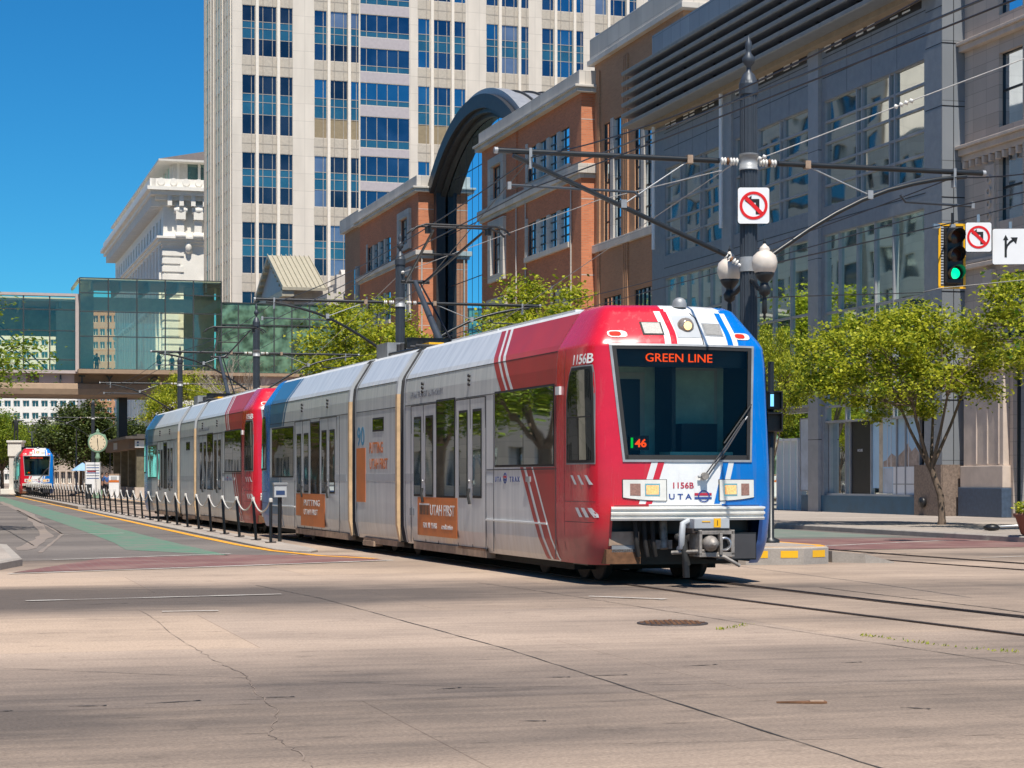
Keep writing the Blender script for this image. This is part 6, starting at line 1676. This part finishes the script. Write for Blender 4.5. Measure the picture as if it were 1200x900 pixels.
# ------------------------------------------------------------------ catenary poles
def rot2(v, a): return Vector((v[0]*math.cos(a)-v[1]*math.sin(a), v[0]*math.sin(a)+v[1]*math.cos(a)))
def catenary(label, v, u, kind=0, group='catenary poles between the two tracks'):
    t = thing('catenary_pole', label, 'catenary pole', W(v, u, .05), THETA, group)
    mb = MB(); n_ = 16; w = .138
    prof = [(.3, 0), (.3, .1), (.24, .15), (.22, .5), (w+.02, .6), (w, .65), (w, 8.05), (w+.03, 8.07), (w+.03, 8.25), (w+.01, 8.3)]
    mb.lathe(prof, 'pole_grey', n=16, smooth=False)
    for i in range(16):
        a = 2*math.pi*i/16; mb.tube([(math.cos(a)*w, math.sin(a)*w, .7), (math.cos(a)*w, math.sin(a)*w, 8.05)], .014, 'pole_grey', 5)
    mb.build('shaft', t)
    mb = MB(); mb.lathe([(.15, 8.3), (.10, 8.42), (.04, 8.48), (.04, 8.55), (.10, 8.62), (.11, 8.70), (.05, 8.78), (.04, 8.82), (.065, 8.90), (.05, 8.98), (.015, 9.05), (.0, 9.1)], 'pole_grey', n=14); mb.build('finial', t)
    for sg in (-1, 1):
        a_ = bpy.data.objects.new('arm', None); COL.objects.link(a_); a_.parent = t
        mb = MB()
        mb.tube([(sg*.55, 0, 6.90), (sg*4.55, 0, 6.90)], .048, 'pole_black', 10); mb.lathe([(.055, -.03), (.055, .03)], 'grey_metal', (sg*4.55, 0, 6.90), 10, 'x')
        q = [(sg*.35, 0, 5.25), (sg*1.4, 0, 5.95), (sg*2.4, 0, 6.45), (sg*3.4, 0, 6.72), (sg*4.2, 0, 6.83)] if sg > 0 or kind else [(sg*.35, 0, 5.25), (sg*4.25, 0, 6.83)]
        if len(q) > 2: q = [q[0]]+[tuple(Vector(a).lerp(Vector(b), f_)) for a, b in zip(q, q[1:]) for f_ in (.25, .75)]+[q[-1]]
        mb.tube(q, .042, 'pole_black', 10); mb.build('cantilever_tube', a_)
        mb = MB()
        for k in range(6): mb.lathe([(.035, -.02), (.07, 0), (.035, .02)], 'porcelain' if k != 3 else 'rust', (sg*(.22+k*.055), 0, 6.90), 10, 'x')
        d = Vector((sg*1, 0, .55)).normalized()
        for k in range(5):
            c = Vector((sg*.18, 0, 5.13))+d*(.05+k*.055); mb.tube([c-d*.018, c, c+d*.018], [.03, .06, .03], 'porcelain' if k != 2 else 'rust', 8)
        mb.tube([(0, 0, 5.06), (sg*.2, 0, 5.12)], .03, 'sign_white', 6)
        mb.build('insulator', a_)
        mb = MB(); mb.tube([(sg*1.1, 0, 6.88), (sg*2.3, 0, 6.42 if (sg > 0 or kind) else 6.08)], .014, 'grey_metal', 6); mb.build('brace', a_); mb = MB(); mb.box(sg*1.05, sg*1.15, -.06, .06, 6.83, 6.97, 'rust_light'); mb.build('clamp', a_); mb = MB(); mb.box(sg*3.93, sg*3.98, -.05, .05, 6.62, 6.96, 'grey_metal'); mb.box(sg*2.25, sg*2.35, -.05, .05, 6.35 if (sg > 0 or kind) else 6.02, 6.5 if (sg > 0 or kind) else 6.16, 'grey_metal'); mb.build('wire_clamp', a_)
        mb = MB(); mb.tube([(sg*2.9, 0, 6.45), (sg*3.0, 0, 6.33), (sg*4.3, 0, 6.30)] if sg > 0 else [(sg*2.0, 0, 6.22), (sg*2.1, 0, 6.30), (sg*4.3, 0, 6.33)], .025, 'pole_grey', 6); mb.box(sg*4.29, sg*4.35, -.04, .04, 6.26, 6.38, 'grey_metal'); mb.build('registration_arm', a_)
    mb = MB(); mb.lathe([(.165, 5.0), (.165, 5.25)], 'grey_metal', n=14); mb.build('clamp_band', t)
    mb = MB(); mb.lathe([(.17, 6.76), (.17, 6.80), (.16, 6.80), (.16, 7.0), (.17, 7.0), (.17, 7.04)], 'grey_metal', n=14)
    mb.build('clamp_band', t)
    return t
V1, U1 = None, None
def vu_of(X, Y): return X*CS+Y*SN, -X*SN+Y*CS
v, u = vu_of(4.1, 34.5)
pole1 = catenary('near catenary pole right of the tram nose, carrying two street lamps', v, u)
poles = [(469, 62, 'catenary pole rising behind the middle of the front tram, next to its pantograph'), (300.5, 87, 'dark catenary pole above the gap between the two coupled trams'), (211, 115, 'slim grey catenary pole rising over the roof of the second tram'), (109, 179, 'farthest catenary pole, just behind the street clock')]
PV = [(v, u)]
for px, Y, l in poles:
    a, b = vu_of((px-600)/F*Y, Y); PV.append((a, b)); catenary(l, a, b, 1)
# lamps on pole 1
for k, (dx, dy) in enumerate(((.03, -.62), (-.10, .62))):
    lp = bpy.data.objects.new('street_lamp', None); COL.objects.link(lp); lp.parent = pole1; lp.location = (dx, dy, 4.90)
    mb = MB(); mb.lathe([(.13, 0), (.175, .04), (.215, .13), (.222, .21), (.195, .31), (.125, .375), (.085, .395), (.095, .42), (.075, .46), (.03, .50), (.02, .52)], 'globe', n=22); mb.build('lamp_globe', lp)
    mb = MB(); mb.lathe([(.02, .51), (.03, .54), (.012, .58), (.0, .63)], 'pole_black', n=10); mb.build('lamp_finial', lp); mb = MB()
    mb.lathe([(.0, -.78), (.03, -.74), (.02, -.68), (.045, -.66), (.04, -.42), (.03, -.38), (.09, -.34), (.11, -.24), (.07, -.18), (.06, -.14), (.10, -.10), (.15, -.04), (.165, .0), (.16, .03), (.13, .04)], 'pole_black', n=16)
    sgn = -1 if dy < 0 else 1
    mb.tube([(0, 0, -.28), (-dx*.3, -sgn*.25, -.22), (-dx*.8, -sgn*.4, -.1), (-dx, -sgn*.52, -.05)], .04, 'pole_black', 8); mb.build('lamp_bracket', lp)
# ------------------------------------------------------------------ signs
def rrect(w, h, r, n_=5):
    P_ = []
    for cx, cy, a0 in ((w/2-r, h/2-r, 0), (-w/2+r, h/2-r, 90), (-w/2+r, -h/2+r, 180), (w/2-r, -h/2+r, 270)):
        for i in range(n_+1): a = R(a0+90*i/n_); P_.append((cx+r*math.cos(a), cy+r*math.sin(a)))
    return P_
def sign_plate(t, w, h, kind, tilt=0.):
    fn = lambda y: (lambda a, b, hh: (a, y-hh, b))
    mb = MB(); mb.prism(rrect(w, h, .05), 0, .012, 'sign_black', fn(0)); mb.prism(rrect(w-.02, h-.02, .045), .012, .016, 'sign_white', fn(0)); p = mb.build('sign_plate', t)
    mb = MB()
    if kind == 'noleft':
        f2 = fn(-.017)
        ah = [(-.17, .09), (-.04, .19), (-.04, .125), (.11, .125), (.11, -.17), (.04, -.17), (.04, .055), (-.04, .055), (-.04, -.01)]
        s = w/.62
        mb.prism([(a*s, b*s) for a, b in [(-.17, .09), (-.04, .19), (-.04, -.01)]], 0, .002, 'sign_black', f2); mb.prism([(a*s, b*s) for a, b in [(-.04, .125), (.11, .125), (.11, .055), (-.04, .055)]], 0, .002, 'sign_black', f2); mb.prism([(a*s, b*s) for a, b in [(.04, .055), (.11, .055), (.11, -.17), (.04, -.17)]], 0, .002, 'sign_black', f2)
        mb.ring((0, 0), .215*s, .268*s, .003, 'sign_red', fn(-.02), 40)
        k = .026*s; d = .155*s
        mb.prism([(-d-k, d-k), (-d+k, d+k), (d+k, -d+k), (d-k, -d-k)], 0, .003, 'sign_red', fn(-.02))
    else:
        f2 = fn(-.017)
        mb.prism([(-.13, -.24), (-.08, -.24), (-.08, .15), (-.13, .15)], 0, .003, 'sign_black', f2); mb.prism([(-.165, .14), (-.045, .14), (-.105, .26)], 0, .003, 'sign_black', f2)
        q = [(-.08, -.08), (-.06, .0), (.0, .07), (.09, .13)]; q2 = [(-.08, -.02+.0), (-.085, .04), (-.03, .11), (.06, .175)]
        for i in range(3): mb.prism([q[i], q[i+1], q2[i+1], q2[i]], 0, .003, 'sign_black', f2)
        mb.prism([(.12, .05), (.155, .20), (.0, .20)], 0, .003, 'sign_black', f2)
    mb.build('symbol', p)
    return p
q = W(v, u); sg = thing('no_left_turn_sign', 'square no left turn sign fixed to the near pole above the lamps', 'traffic sign', (q.x+.06, q.y-.2, 6.17), 0)
sign_plate(sg, .56, .64, 'noleft')
mb = MB(); mb.box(-.15, .15, 0, .06, .12, .16, 'steel'); mb.box(-.15, .15, 0, .06, -.16, -.12, 'steel'); mb.build('bracket', sg)
YS = 44.0
def at(px, py, Y): return Vector(((px-600)/F*Y, Y, EYE+(HOR-py)*Y/F))
c = at(1146.5, 278, YS-.3); sg = thing('no_left_turn_sign', 'square no left turn sign hanging on the span wire beside the traffic light', 'traffic sign', c, R(-2)); sign_plate(sg, .58, .66, 'noleft')
mb = MB(); mb.box(-.03, .03, .0, .05, -.1, .5, 'steel'); mb.build('bracket', sg)
c = at(1184, 289, YS-.2); sg = thing('lane_arrow_sign', 'white sign with straight and right turn arrows cut by the right edge', 'traffic sign', c, R(-4)); sign_plate(sg, .80, .80, 'lane')
mb = MB(); mb.box(-.03, .03, .0, .05, -.1, .55, 'steel'); mb.box(-.5, -.3, .0, .1, -.05, .08, 'black'); mb.build('bracket', sg)
# traffic light
c = at(1116, 300, YS)
t = thing('traffic_light', 'hanging traffic light showing green with a yellow bordered backplate', 'traffic light', c, R(8))
mb = MB(); w, h = .315, .72; fn = lambda a, b, hh: (a, .05-hh, b)
mb.prism(rrect(2*w, 2*h, .05), 0, .02, 'seam', fn)
for (a, b, c_, d) in ((-w, -w+.055, -h, h), (w-.055, w, -h, h), (-w, w, -h, -h+.055), (-w, w, h-.055, h)): mb.box(a, b, .02, .03-.003, c_, d, 'yellow')
for k in range(22): mb.box(-w+.06, -w+.12, .024, .03, -h+.1+k*.062, -h+.13+k*.062, 'panel_grey')
mb.build('backplate', t)
mb = MB(); mb.box(-.18, .18, -.14, .1, -.62, .62, 'black'); mb.build('housing', t, bevel=.02)
for k, (z, m_) in enumerate(((.40, 'signal_amber_off'), (0, 'signal_amber_off'), (-.40, 'signal_green'))):
    mb = MB()
    n_ = 18
    for i in range(n_):
        a0, a1 = R(-50)+R(280)*i/n_, R(-50)+R(280)*(i+1)/n_; r = .165; l0 = .14+.10*(1+math.sin(a0)); l1 = .14+.10*(1+math.sin(a1))
        mb.quad((r*math.cos(a0), -.14, z+r*math.sin(a0)), (r*math.cos(a1), -.14, z+r*math.sin(a1)), (r*math.cos(a1), -.14-l1, z+r*math.sin(a1)), (r*math.cos(a0), -.14-l0, z+r*math.sin(a0)), 'black')
    mb.build('visor', t)
    mb = MB(); mb.lathe([(.12, -.145), (.09, -.16), (.0, -.17)] if k == 2 else [(.145, -.145), (.10, -.155), (.0, -.16)], m_ if k == 2 else 'lens_dark', (0, 0, z), 20, 'y'); mb.build('lens', t)
mb = MB(); mb.tube([(0, 0, .62), (0, 0, .95)], .03, 'black', 8); mb.box(-.06, .06, -.04, .04, .62, .7, 'grey_metal'); mb.box(-.45, -.3, -.05, .05, .6, .7, 'steel'); mb.build('hanger', t)
# span wires
def wire(name, label, P_, r=.014, m='black', sag=0., cat='wire', group=None, ins=()):
    Q = []
    P_ = [Vector(p) for p in P_]
    for a, b in zip(P_, P_[1:]):
        k = 10 if sag else 1
        for i in range(k): s = i/k; p = a.lerp(b, s); p.z -= sag*4*s*(1-s); Q.append(p)
    Q.append(P_[-1]); mb = MB(); mb.tube(Q, r, m, 5)
    for f_ in ins:
        i = min(len(Q)-2, int(f_*(len(Q)-1))); a = Q[i]; d = (Q[i+1]-Q[i]).normalized()
        for k in range(4): c = a+d*(k*.09); mb.tube([c-d*.03, c, c+d*.03], [.02, .05, .02], 'porcelain', 6)
    return tag(mb.build(name), label, cat, group)
w1 = W(v, u)
wire('span_wire', 'thin black span wire carrying the traffic light and signs at right', [(w1.x, w1.y, 5.1), at(1116, 261, YS), at(1210, 236, YS+1), (17, 46, 8.4)], .014)
wire('span_wire', 'lower thin black stay wire below the traffic light', [(w1.x, w1.y, 4.6), at(1080, 343, 42), at(1100, 338, 42), at(1210, 327, 42)], .01)
wire('feeder_wire', 'pale cable with white insulators crossing in front of the grey store', [at(880, 190, 34.5), at(1050, 125, 33), at(1200, 69, 32), at(1300, 30, 31)], .010, 'rope', ins=(.12, .42))
wire('feeder_wire', 'pale cable crossing below the no left turn sign and the brick end wall', [at(880, 178, 34.6), at(745, 275, 60), at(690, 222, 90), at(400, 350, 110)][:1]+[at(560, 395, 62)], .009, 'rope', ins=(.3,))
wire('feeder_wire', 'long pale cable running from the pantograph area across the brick facade', [at(345, 440, 84), at(470, 320, 62), at(700, 235, 45), at(845, 200, 34.6)], .010, 'rope', ins=(.62,))
wire('span_wire', 'dark cable sweeping up to the top right corner across the store', [at(600, 222, 60), at(745, 164, 40), at(940, 88, 30), at(1160, -4, 24), at(1300, -70, 21)], .018)
wire('span_wire', 'dark cable dropping from the near arm to the lower left', [at(400, 400, 70), at(495, 335, 55), at(618, 190, 36)], .012)
wire('span_wire', 'thin dark tie between the skybridge and the second pole', [at(240, 445, 120), at(330, 395, 90), at(462, 300, 62)], .012)
# contact and messenger wires of both tracks
def linepts(side, z, zs=0.):
    out = []
    for (a, b) in reversed(PV): p = W(a+side, b); out.append((p.x, p.y, z))
    return out
fwd1 = [(5.0, 20.5), (7.2, 14.0), (13, -1)]; fwd2 = [(10.6, 28.5), (13.5, 21.0), (18, 9)]
for nm, side, fw_, z, sg_, lb in (('contact_wire', -3.95, fwd1, 6.33, .03, 'lower copper contact wire over the track of the front tram'), ('messenger_wire', -3.95, fwd1, 6.85, .3, 'upper messenger wire over the track of the front tram'), ('contact_wire', 3.95, fwd2, 6.33, .03, 'lower contact wire over the empty right track'), ('messenger_wire', 3.95, fwd2, 6.85, .3, 'upper messenger wire over the empty right track')):
    wire(nm, lb, linepts(side, z)+[(x, y, z) for x, y in fw_], .012, 'black', sag=sg_)
# tram signal behind the nose
c = Vector((4.72, 36.3, .3)); t = thing('tram_signal', 'black tram signal with a lit blue white bar just right of the tram nose', 'tram signal', c, 0)
mb = MB(); mb.lathe([(.16, 0), (.16, .05), (.06, .1), (.055, 3.3)], 'pole_black', n=12); mb.build('post', t)
mb = MB(); mb.box(-.18, .20, -.16, .1, 2.42, 2.76, 'black'); mb.box(-.18, .20, -.16, .1, 2.02, 2.38, 'black'); mb.build('housing', t, bevel=.02)
for z in (2.59, 2.2):
    mb = MB(); mb.box(-.17, -.15, -.36, -.16, z-.14, z+.15, 'black'); mb.box(.15, .17, -.36, -.16, z-.14, z+.15, 'black'); mb.box(-.17, .17, -.36, -.16, z+.14, z+.16, 'black'); mb.build('visor', t)
mb = MB(); mb.box(-.03, .03, -.17, -.16, 2.48, 2.7, 'signal_white'); mb.build('lens', t)

# ------------------------------------------------------------------ tram stop
t = thing('tram_stop_canopy', 'dark flat roofed tram stop shelter on stone columns at the island platform', 'shelter', W(12.8, 139, .17), THETA)
mb = MB(); mb.box(0, 5.2, 0, 20, 3.35, 4.05, 'canopy_beam'); mb.build('beam', t)
mb = MB(); mb.box(-.3, 5.6, -.4, 20.4, 4.05, 4.22, 'canopy'); mb.box(.6, 4.8, 1, 19, 4.22, 4.4, 'canopy'); mb.build('roof', t)
for y in (.6, 6.4, 12.4, 18.6):
    mb = MB(); mb.box(.5, 1.3, y-.4, y+.4, 0, 3.35, 'column_stone'); mb.box(.4, 1.4, y-.5, y+.5, 0, .7, 'beige_trim'); mb.build('column', t)
    mb = MB(); mb.box(4.2, 4.9, y-.4, y+.4, 0, 3.35, 'column_stone'); mb.build('column', t)
mb = MB(); mb.box(2.0, 3.4, 2.6, 3.2, 0, 2.9, 'cab_dark'); mb.box(1.9, 3.5, 2.55, 3.2, 2.2, 2.6, 'seat_blue'); mb.build('ticket_kiosk', t)
mb = MB(); mb.box(.35, 4.7, -.12, -.04, 3.45, 3.95, 'sign_white'); s_ = mb.build('station_sign', t)
mb = MB(); mb.box(.5, .62, -.13, -.12, 3.74, 3.86, 'navy_ink'); mb.box(.5, .62, -.13, -.12, 3.54, 3.66, 'cloth_teal'); mb.build('line_marker', s_)
text('TO AIRPORT / WEST VALLEY', .2, 'sign_black', 'station_lettering', s_, (2.6, -.125, 3.73), (1, 0, 0), (0, 0, 1), width=3.2); text('CITY CENTER STATION', .2, 'sign_black', 'station_lettering', s_, (2.5, -.125, 3.5), (1, 0, 0), (0, 0, 1), width=3.0)
mb = MB(); mb.box(-.03, 0, 9.5, 12.5, 3.45, 3.95, 'panel_grey'); mb.build('side_sign', t)
# clock
c = W(13.0, 152, .17); c = at(114.5, 557, 133); c.z = .17
t = thing('street_clock', 'green post clock with a round cream dial at the tram stop', 'clock', c, R(10))
mb = MB(); mb.lathe([(.32, 0), (.32, .5), (.22, .6), (.16, 1.0), (.12, 2.6), (.2, 2.7), (.14, 2.8), (.14, 3.1)], 'clock_green', n=14); mb.build('post', t)
mb = MB(); mb.lathe([(.62, -.16), (.66, -.1), (.66, .1), (.62, .16)], 'clock_green', (0, 0, 3.7), 28, 'y'); mb.prism([(-.66, 3.75), (-.5, 4.25), (-.25, 4.3), (0, 4.5), (.25, 4.3), (.5, 4.25), (.66, 3.75)], -.12, .12, 'clock_green', lambda a, b, h: (a, h, b)); mb.lathe([(.1, 4.4), (.12, 4.5), (.0, 4.65)], 'clock_green', n=10); mb.build('clock_case', t)
mb = MB(); mb.lathe([(.54, 0), (.54, .01), (.5, .012)], 'clock_face', (0, -.175, 3.7), 28, 'y')
for k in range(12): a = k*math.pi/6; mb.tube([(.42*math.sin(a), -.182, 3.7+.42*math.cos(a)), (.49*math.sin(a), -.182, 3.7+.49*math.cos(a))], .018, 'black', 4)
mb.build('clock_face', t)
mb = MB(); mb.tube([(0, -.185, 3.7), (.05, -.185, 3.28)], .02, 'black', 4); mb.tube([(0, -.185, 3.7), (-.01, -.185, 4.0)], .025, 'black', 4); mb.build('clock_hands', t)
# info boards and waiting people
c = at(109, 557, 128); c.z = .17
t = thing('information_board', 'tall white timetable board on the platform under the street clock', 'notice board', c, R(5))
mb = MB(); mb.box(-.48, .48, -.05, .05, .4, 2.35, 'sign_white'); mb.box(.1, .48, -.055, -.05, .4, 1.3, 'porcelain'); mb.box(-.48, -.06, -.06, -.05, 0, .95, 'cab_dark'); mb.build('panel', t)
mb = MB()
for k in range(6): mb.box(-.4, .4, -.058, -.051, 2.15-k*.17, 2.2-k*.17, 'cloth_blue' if k % 2 else 'grey_ink')
mb.box(-.36, .2, -.06, -.052, 1.72, 1.82, 'cloth_red'); mb.build('printed_lines', t)
mb = MB(); mb.box(-.5, -.44, -.05, .05, 0, 2.4, 'grey_metal'); mb.box(.44, .5, -.05, .05, 0, 2.4, 'grey_metal'); mb.build('frame', t)
c = at(133.5, 557, 131); c.z = .17
t = thing('ticket_machine', 'white ticket machine with a red band beside the shelter column', 'ticket machine', c, 0)
mb = MB(); mb.box(-.33, .33, 0, .5, 0, 1.5, 'sign_white'); mb.box(-.33, .33, -.01, 0, 1.05, 1.2, 'orange_vinyl'); mb.box(-.33, .33, .0, .5, 1.5, 1.62, 'rust_light'); mb.box(-.2, .2, -.012, 0, 1.22, 1.45, 'panel_grey'); mb.build('cabinet', t, bevel=.02)
c = at(97, 557, 150); c.z = .17
t = thing('parasol_stand', 'pale blue banner stand at the left end of the platform beside the notice board', 'banner stand', c, 0)
mb = MB(); mb.lathe([(.9, 1.9), (.5, 2.2), (.04, 2.5)], 'sky_banner', n=8); mb.build('cover', t); mb = MB(); mb.tube([(0, 0, 0), (0, 0, 2.4)], .04, 'grey_metal', 8); mb.build('post', t)
mb.m = []
# far traffic light and lamp post
c = at(129, 557, 200); c.z = 0
t = thing('traffic_light', 'far small traffic light with a yellow edge seen beside the shelter', 'traffic light', c, 0)
mb = MB(); mb.tube([(0, 0, 0), (0, 0, 5.3)], .07, 'pole_black', 8); mb.build('post', t)
mb = MB(); mb.box(-.3, .3, -.1, .1, 4.2, 5.2, 'black'); mb.box(-.36, -.3, -.1, .1, 4.15, 5.25, 'yellow'); mb.box(.3, .36, -.1, .1, 4.15, 5.25, 'yellow'); mb.build('housing', t)
mb = MB(); mb.lathe([(.14, -.02), (0, -.05)], 'signal_green', (0, -.1, 4.45), 12, 'y'); mb.build('lens', t)
c = at(89.5, 557, 170); c.z = 0
t = thing('lamp_post', 'thin pale metal post standing alone right of the farthest tram', 'post', c, 0)
mb = MB(); mb.lathe([(.16, 0), (.09, .3), (.05, 5.6), (.03, 5.7)], 'grey_metal', n=10); mb.build('shaft', t)
# statue
c = at(19, 557, 190); c.z = 0
t = thing('monument', 'dark standing bronze figure with an outstretched arm on a pale stone pedestal', 'statue', c, 0)
mb = MB(); mb.box(-1.2, 1.2, -1.2, 1.2, 0, .5, 'hotel_white'); mb.box(-.55, .55, -.55, .55, .5, 3.6, 'hotel_shade'); mb.box(-.65, .65, -.65, .65, 3.6, 4.9, 'hotel_white'); mb.box(-.75, .75, -.75, .75, 4.9, 5.1, 'hotel_white'); mb.build('pedestal', t, bevel=.03)

def skinned(name, joints, edges, mats, parent, lv=1):
    me = bpy.data.meshes.new(name); me.from_pydata([j[0] for j in joints], edges, []); me.update()
    o = bpy.data.objects.new(name, me); COL.objects.link(o); o.parent = parent
    md = o.modifiers.new('Skin', 'SKIN'); me.skin_vertices or o.data
    sv = me.skin_vertices[0].data if me.skin_vertices else None
    if sv is None:
        bpy.context.view_layer.update(); 
        me.attributes
    for i, j in enumerate(joints): me.skin_vertices[0].data[i].radius = j[1] if isinstance(j[1], tuple) else (j[1], j[1])
    me.skin_vertices[0].data[0].use_root = True
    ss_ = o.modifiers.new('Subdivision', 'SUBSURF'); ss_.levels = lv; ss_.render_levels = lv
    me.materials.append(M[mats]); return o
def figure(parent, h=1.72, arm_l=(.28, .0, .82), arm_r=(-.28, .0, .82), el_l=(.27, .03, 1.12), el_r=(-.27, .03, 1.12), shirt='cloth_blue', legs='cloth_dark', skin='skin', step=.08, hair='hair', metal=None):
    s = h/1.72
    def sc(p): return tuple(c*s for c in p)
    J = [((0, 0, .95), (.15, .10)), ((0, 0, 1.15), (.14, .10)), ((0, 0, 1.35), (.17, .11)), ((0, 0, 1.47), (.07, .06)), ((0, -.01, 1.54), (.055, .06)), ((0, -.02, 1.62), (.085, .10)), ((0, -.01, 1.70), (.06, .07)),
         ((.18, 0, 1.41), .06), (el_l, .042), (arm_l, .032), ((-.18, 0, 1.41), .06), (el_r, .042), (arm_r, .032),
         ((.09, 0, .88), .095), ((.10, -.02, .48), .062), ((.11, step, .08), .042), ((.11, step-.14, .04), .035), ((-.09, 0, .88), .095), ((-.10, -.03, .48), .062), ((-.11, -step, .08), .042), ((-.11, -step-.14, .04), .035)]
    E_ = [(0, 1), (1, 2), (2, 3), (3, 4), (4, 5), (5, 6), (2, 7), (7, 8), (8, 9), (2, 10), (10, 11), (11, 12), (0, 13), (13, 14), (14, 15), (15, 16), (0, 17), (17, 18), (18, 19), (19, 20)]
    J = [(sc(p), (r*s, r*s) if not isinstance(r, tuple) else (r[0]*s, r[1]*s)) for p, r in J]
    b = skinned('body', J, E_, metal or skin, parent)
    if metal: return b
    idx = [0, 1, 2, 7, 8, 10, 11]; mp = {k: i for i, k in enumerate(idx)}
    skinned('shirt', [(J[k][0], (J[k][1][0]+.015, J[k][1][1]+.015)) for k in idx], [(mp[a], mp[b]) for a, b in E_ if a in mp and b in mp], shirt, b)
    idx = [0, 13, 14, 15, 17, 18, 19]; mp = {k: i for i, k in enumerate(idx)}
    skinned('trousers', [(J[k][0], (J[k][1][0]+.014, J[k][1][1]+.014)) for k in idx], [(mp[a], mp[b]) for a, b in E_ if a in mp and b in mp], legs, b)
    mb = MB(); mb.lathe([(.0, .13), (.06, .115), (.095, .06), (.10, .0), (.085, -.05)], hair, (0, .015*s, 1.65*s), 12); mb.build('hair', b)
    return b
figure(t, 2.3, metal='bronze', arm_l=(.62, -.1, 1.42), el_l=(.42, -.05, 1.42)).location.z = 5.1
def person(label, loc, rz, **k):
    t = thing('person', label, 'person', loc, rz); figure(t, **k); return t
person('person in a brown jacket standing inside the middle of the skybridge', W(17.6, 165.2, 10.05), 1.2, shirt='cloth_brown', legs='cloth_brown', h=1.85)
person('person in a teal top inside the skybridge, right of the brown jacket', W(18.7, 165.6, 10.05), 2.6, shirt='cloth_teal', legs='cloth_teal', h=1.6)
person('person in dark clothes far left inside the middle of the skybridge', W(12.6, 165.4, 10.05), .4, shirt='cloth_dark', legs='cloth_dark', h=1.6)
c = at(125, 557, 133); person('person in a blue top waiting on the platform between notice board and shelter', (c.x, c.y, .17), .5, shirt='cloth_blue', legs='cloth_dark')
c = at(128.5, 557, 141); person('person in a red top and blue trousers waiting behind the one in blue', (c.x, c.y, .17), 2.5, shirt='cloth_red', legs='cloth_blue')
c = at(120, 557, 139); person('person in a dark top standing behind the notice board on the platform', (c.x, c.y, .17), 1.5, shirt='cloth_dark', legs='cloth_dark')

# ------------------------------------------------------------------ light, sky, camera
EL = R(63); az = R(6)
sd = -math.cos(EL)*(math.cos(az)*Vector((-SN, CS, 0))+math.sin(az)*Vector((CS, SN, 0)))+Vector((0, 0, math.sin(EL)))   # towards the sun
sun = bpy.data.lights.new('sun', 'SUN'); sun.energy = 4.9; sun.angle = R(.5); sun.color = (1, .94, .84)
so = bpy.data.objects.new('sun', sun); COL.objects.link(so); so.rotation_euler = sd.to_track_quat('Z', 'Y').to_euler(); so.location = (0, 0, 60)
w = bpy.data.worlds.new('World'); S.world = w; w.use_nodes = True; n = N(w.node_tree); w.node_tree.nodes.clear()
sky = n('ShaderNodeTexSky'); sky.sky_type = 'NISHITA'; sky.sun_disc = False; sky.sun_elevation = EL; sky.sun_rotation = math.atan2(sd.x, sd.y); sky.altitude = 1300; sky.air_density = 1.0; sky.dust_density = .35; sky.ozone_density = 3.5
hs = n('ShaderNodeHueSaturation', {'Saturation': 1.25, 'Color': sky.outputs[0]})
bg = n('ShaderNodeBackground', {'Color': n('ShaderNodeMix', {0: 1., 6: hs.outputs[0], 7: (.24, .74, .88, 1)}, data_type='RGBA', blend_type='MULTIPLY').outputs[2], 'Strength': .10}); n('ShaderNodeOutputWorld', {'Surface': bg.outputs[0]})
cam = bpy.data.cameras.new('camera'); cam.lens = 70; cam.sensor_width = 36; cam.shift_y = (HOR-450)/1200; cam.clip_start = .5; cam.clip_end = 6000
co = bpy.data.objects.new('camera', cam); COL.objects.link(co); co.location = (0, 0, EYE); co.rotation_euler = (R(90), 0, 0); S.camera = co
S.view_settings.view_transform = 'Standard'; S.view_settings.look = 'None'; S.view_settings.gamma = 1; S.view_settings.exposure = .38; S.view_settings.use_curve_mapping = False
S.cycles.max_bounces = 8; S.cycles.transparent_max_bounces = 12; S.cycles.use_denoising = True
try: S.cycles.denoiser = 'OPENIMAGEDENOISE'
except Exception: pass
S.cycles.sample_clamp_indirect = 6
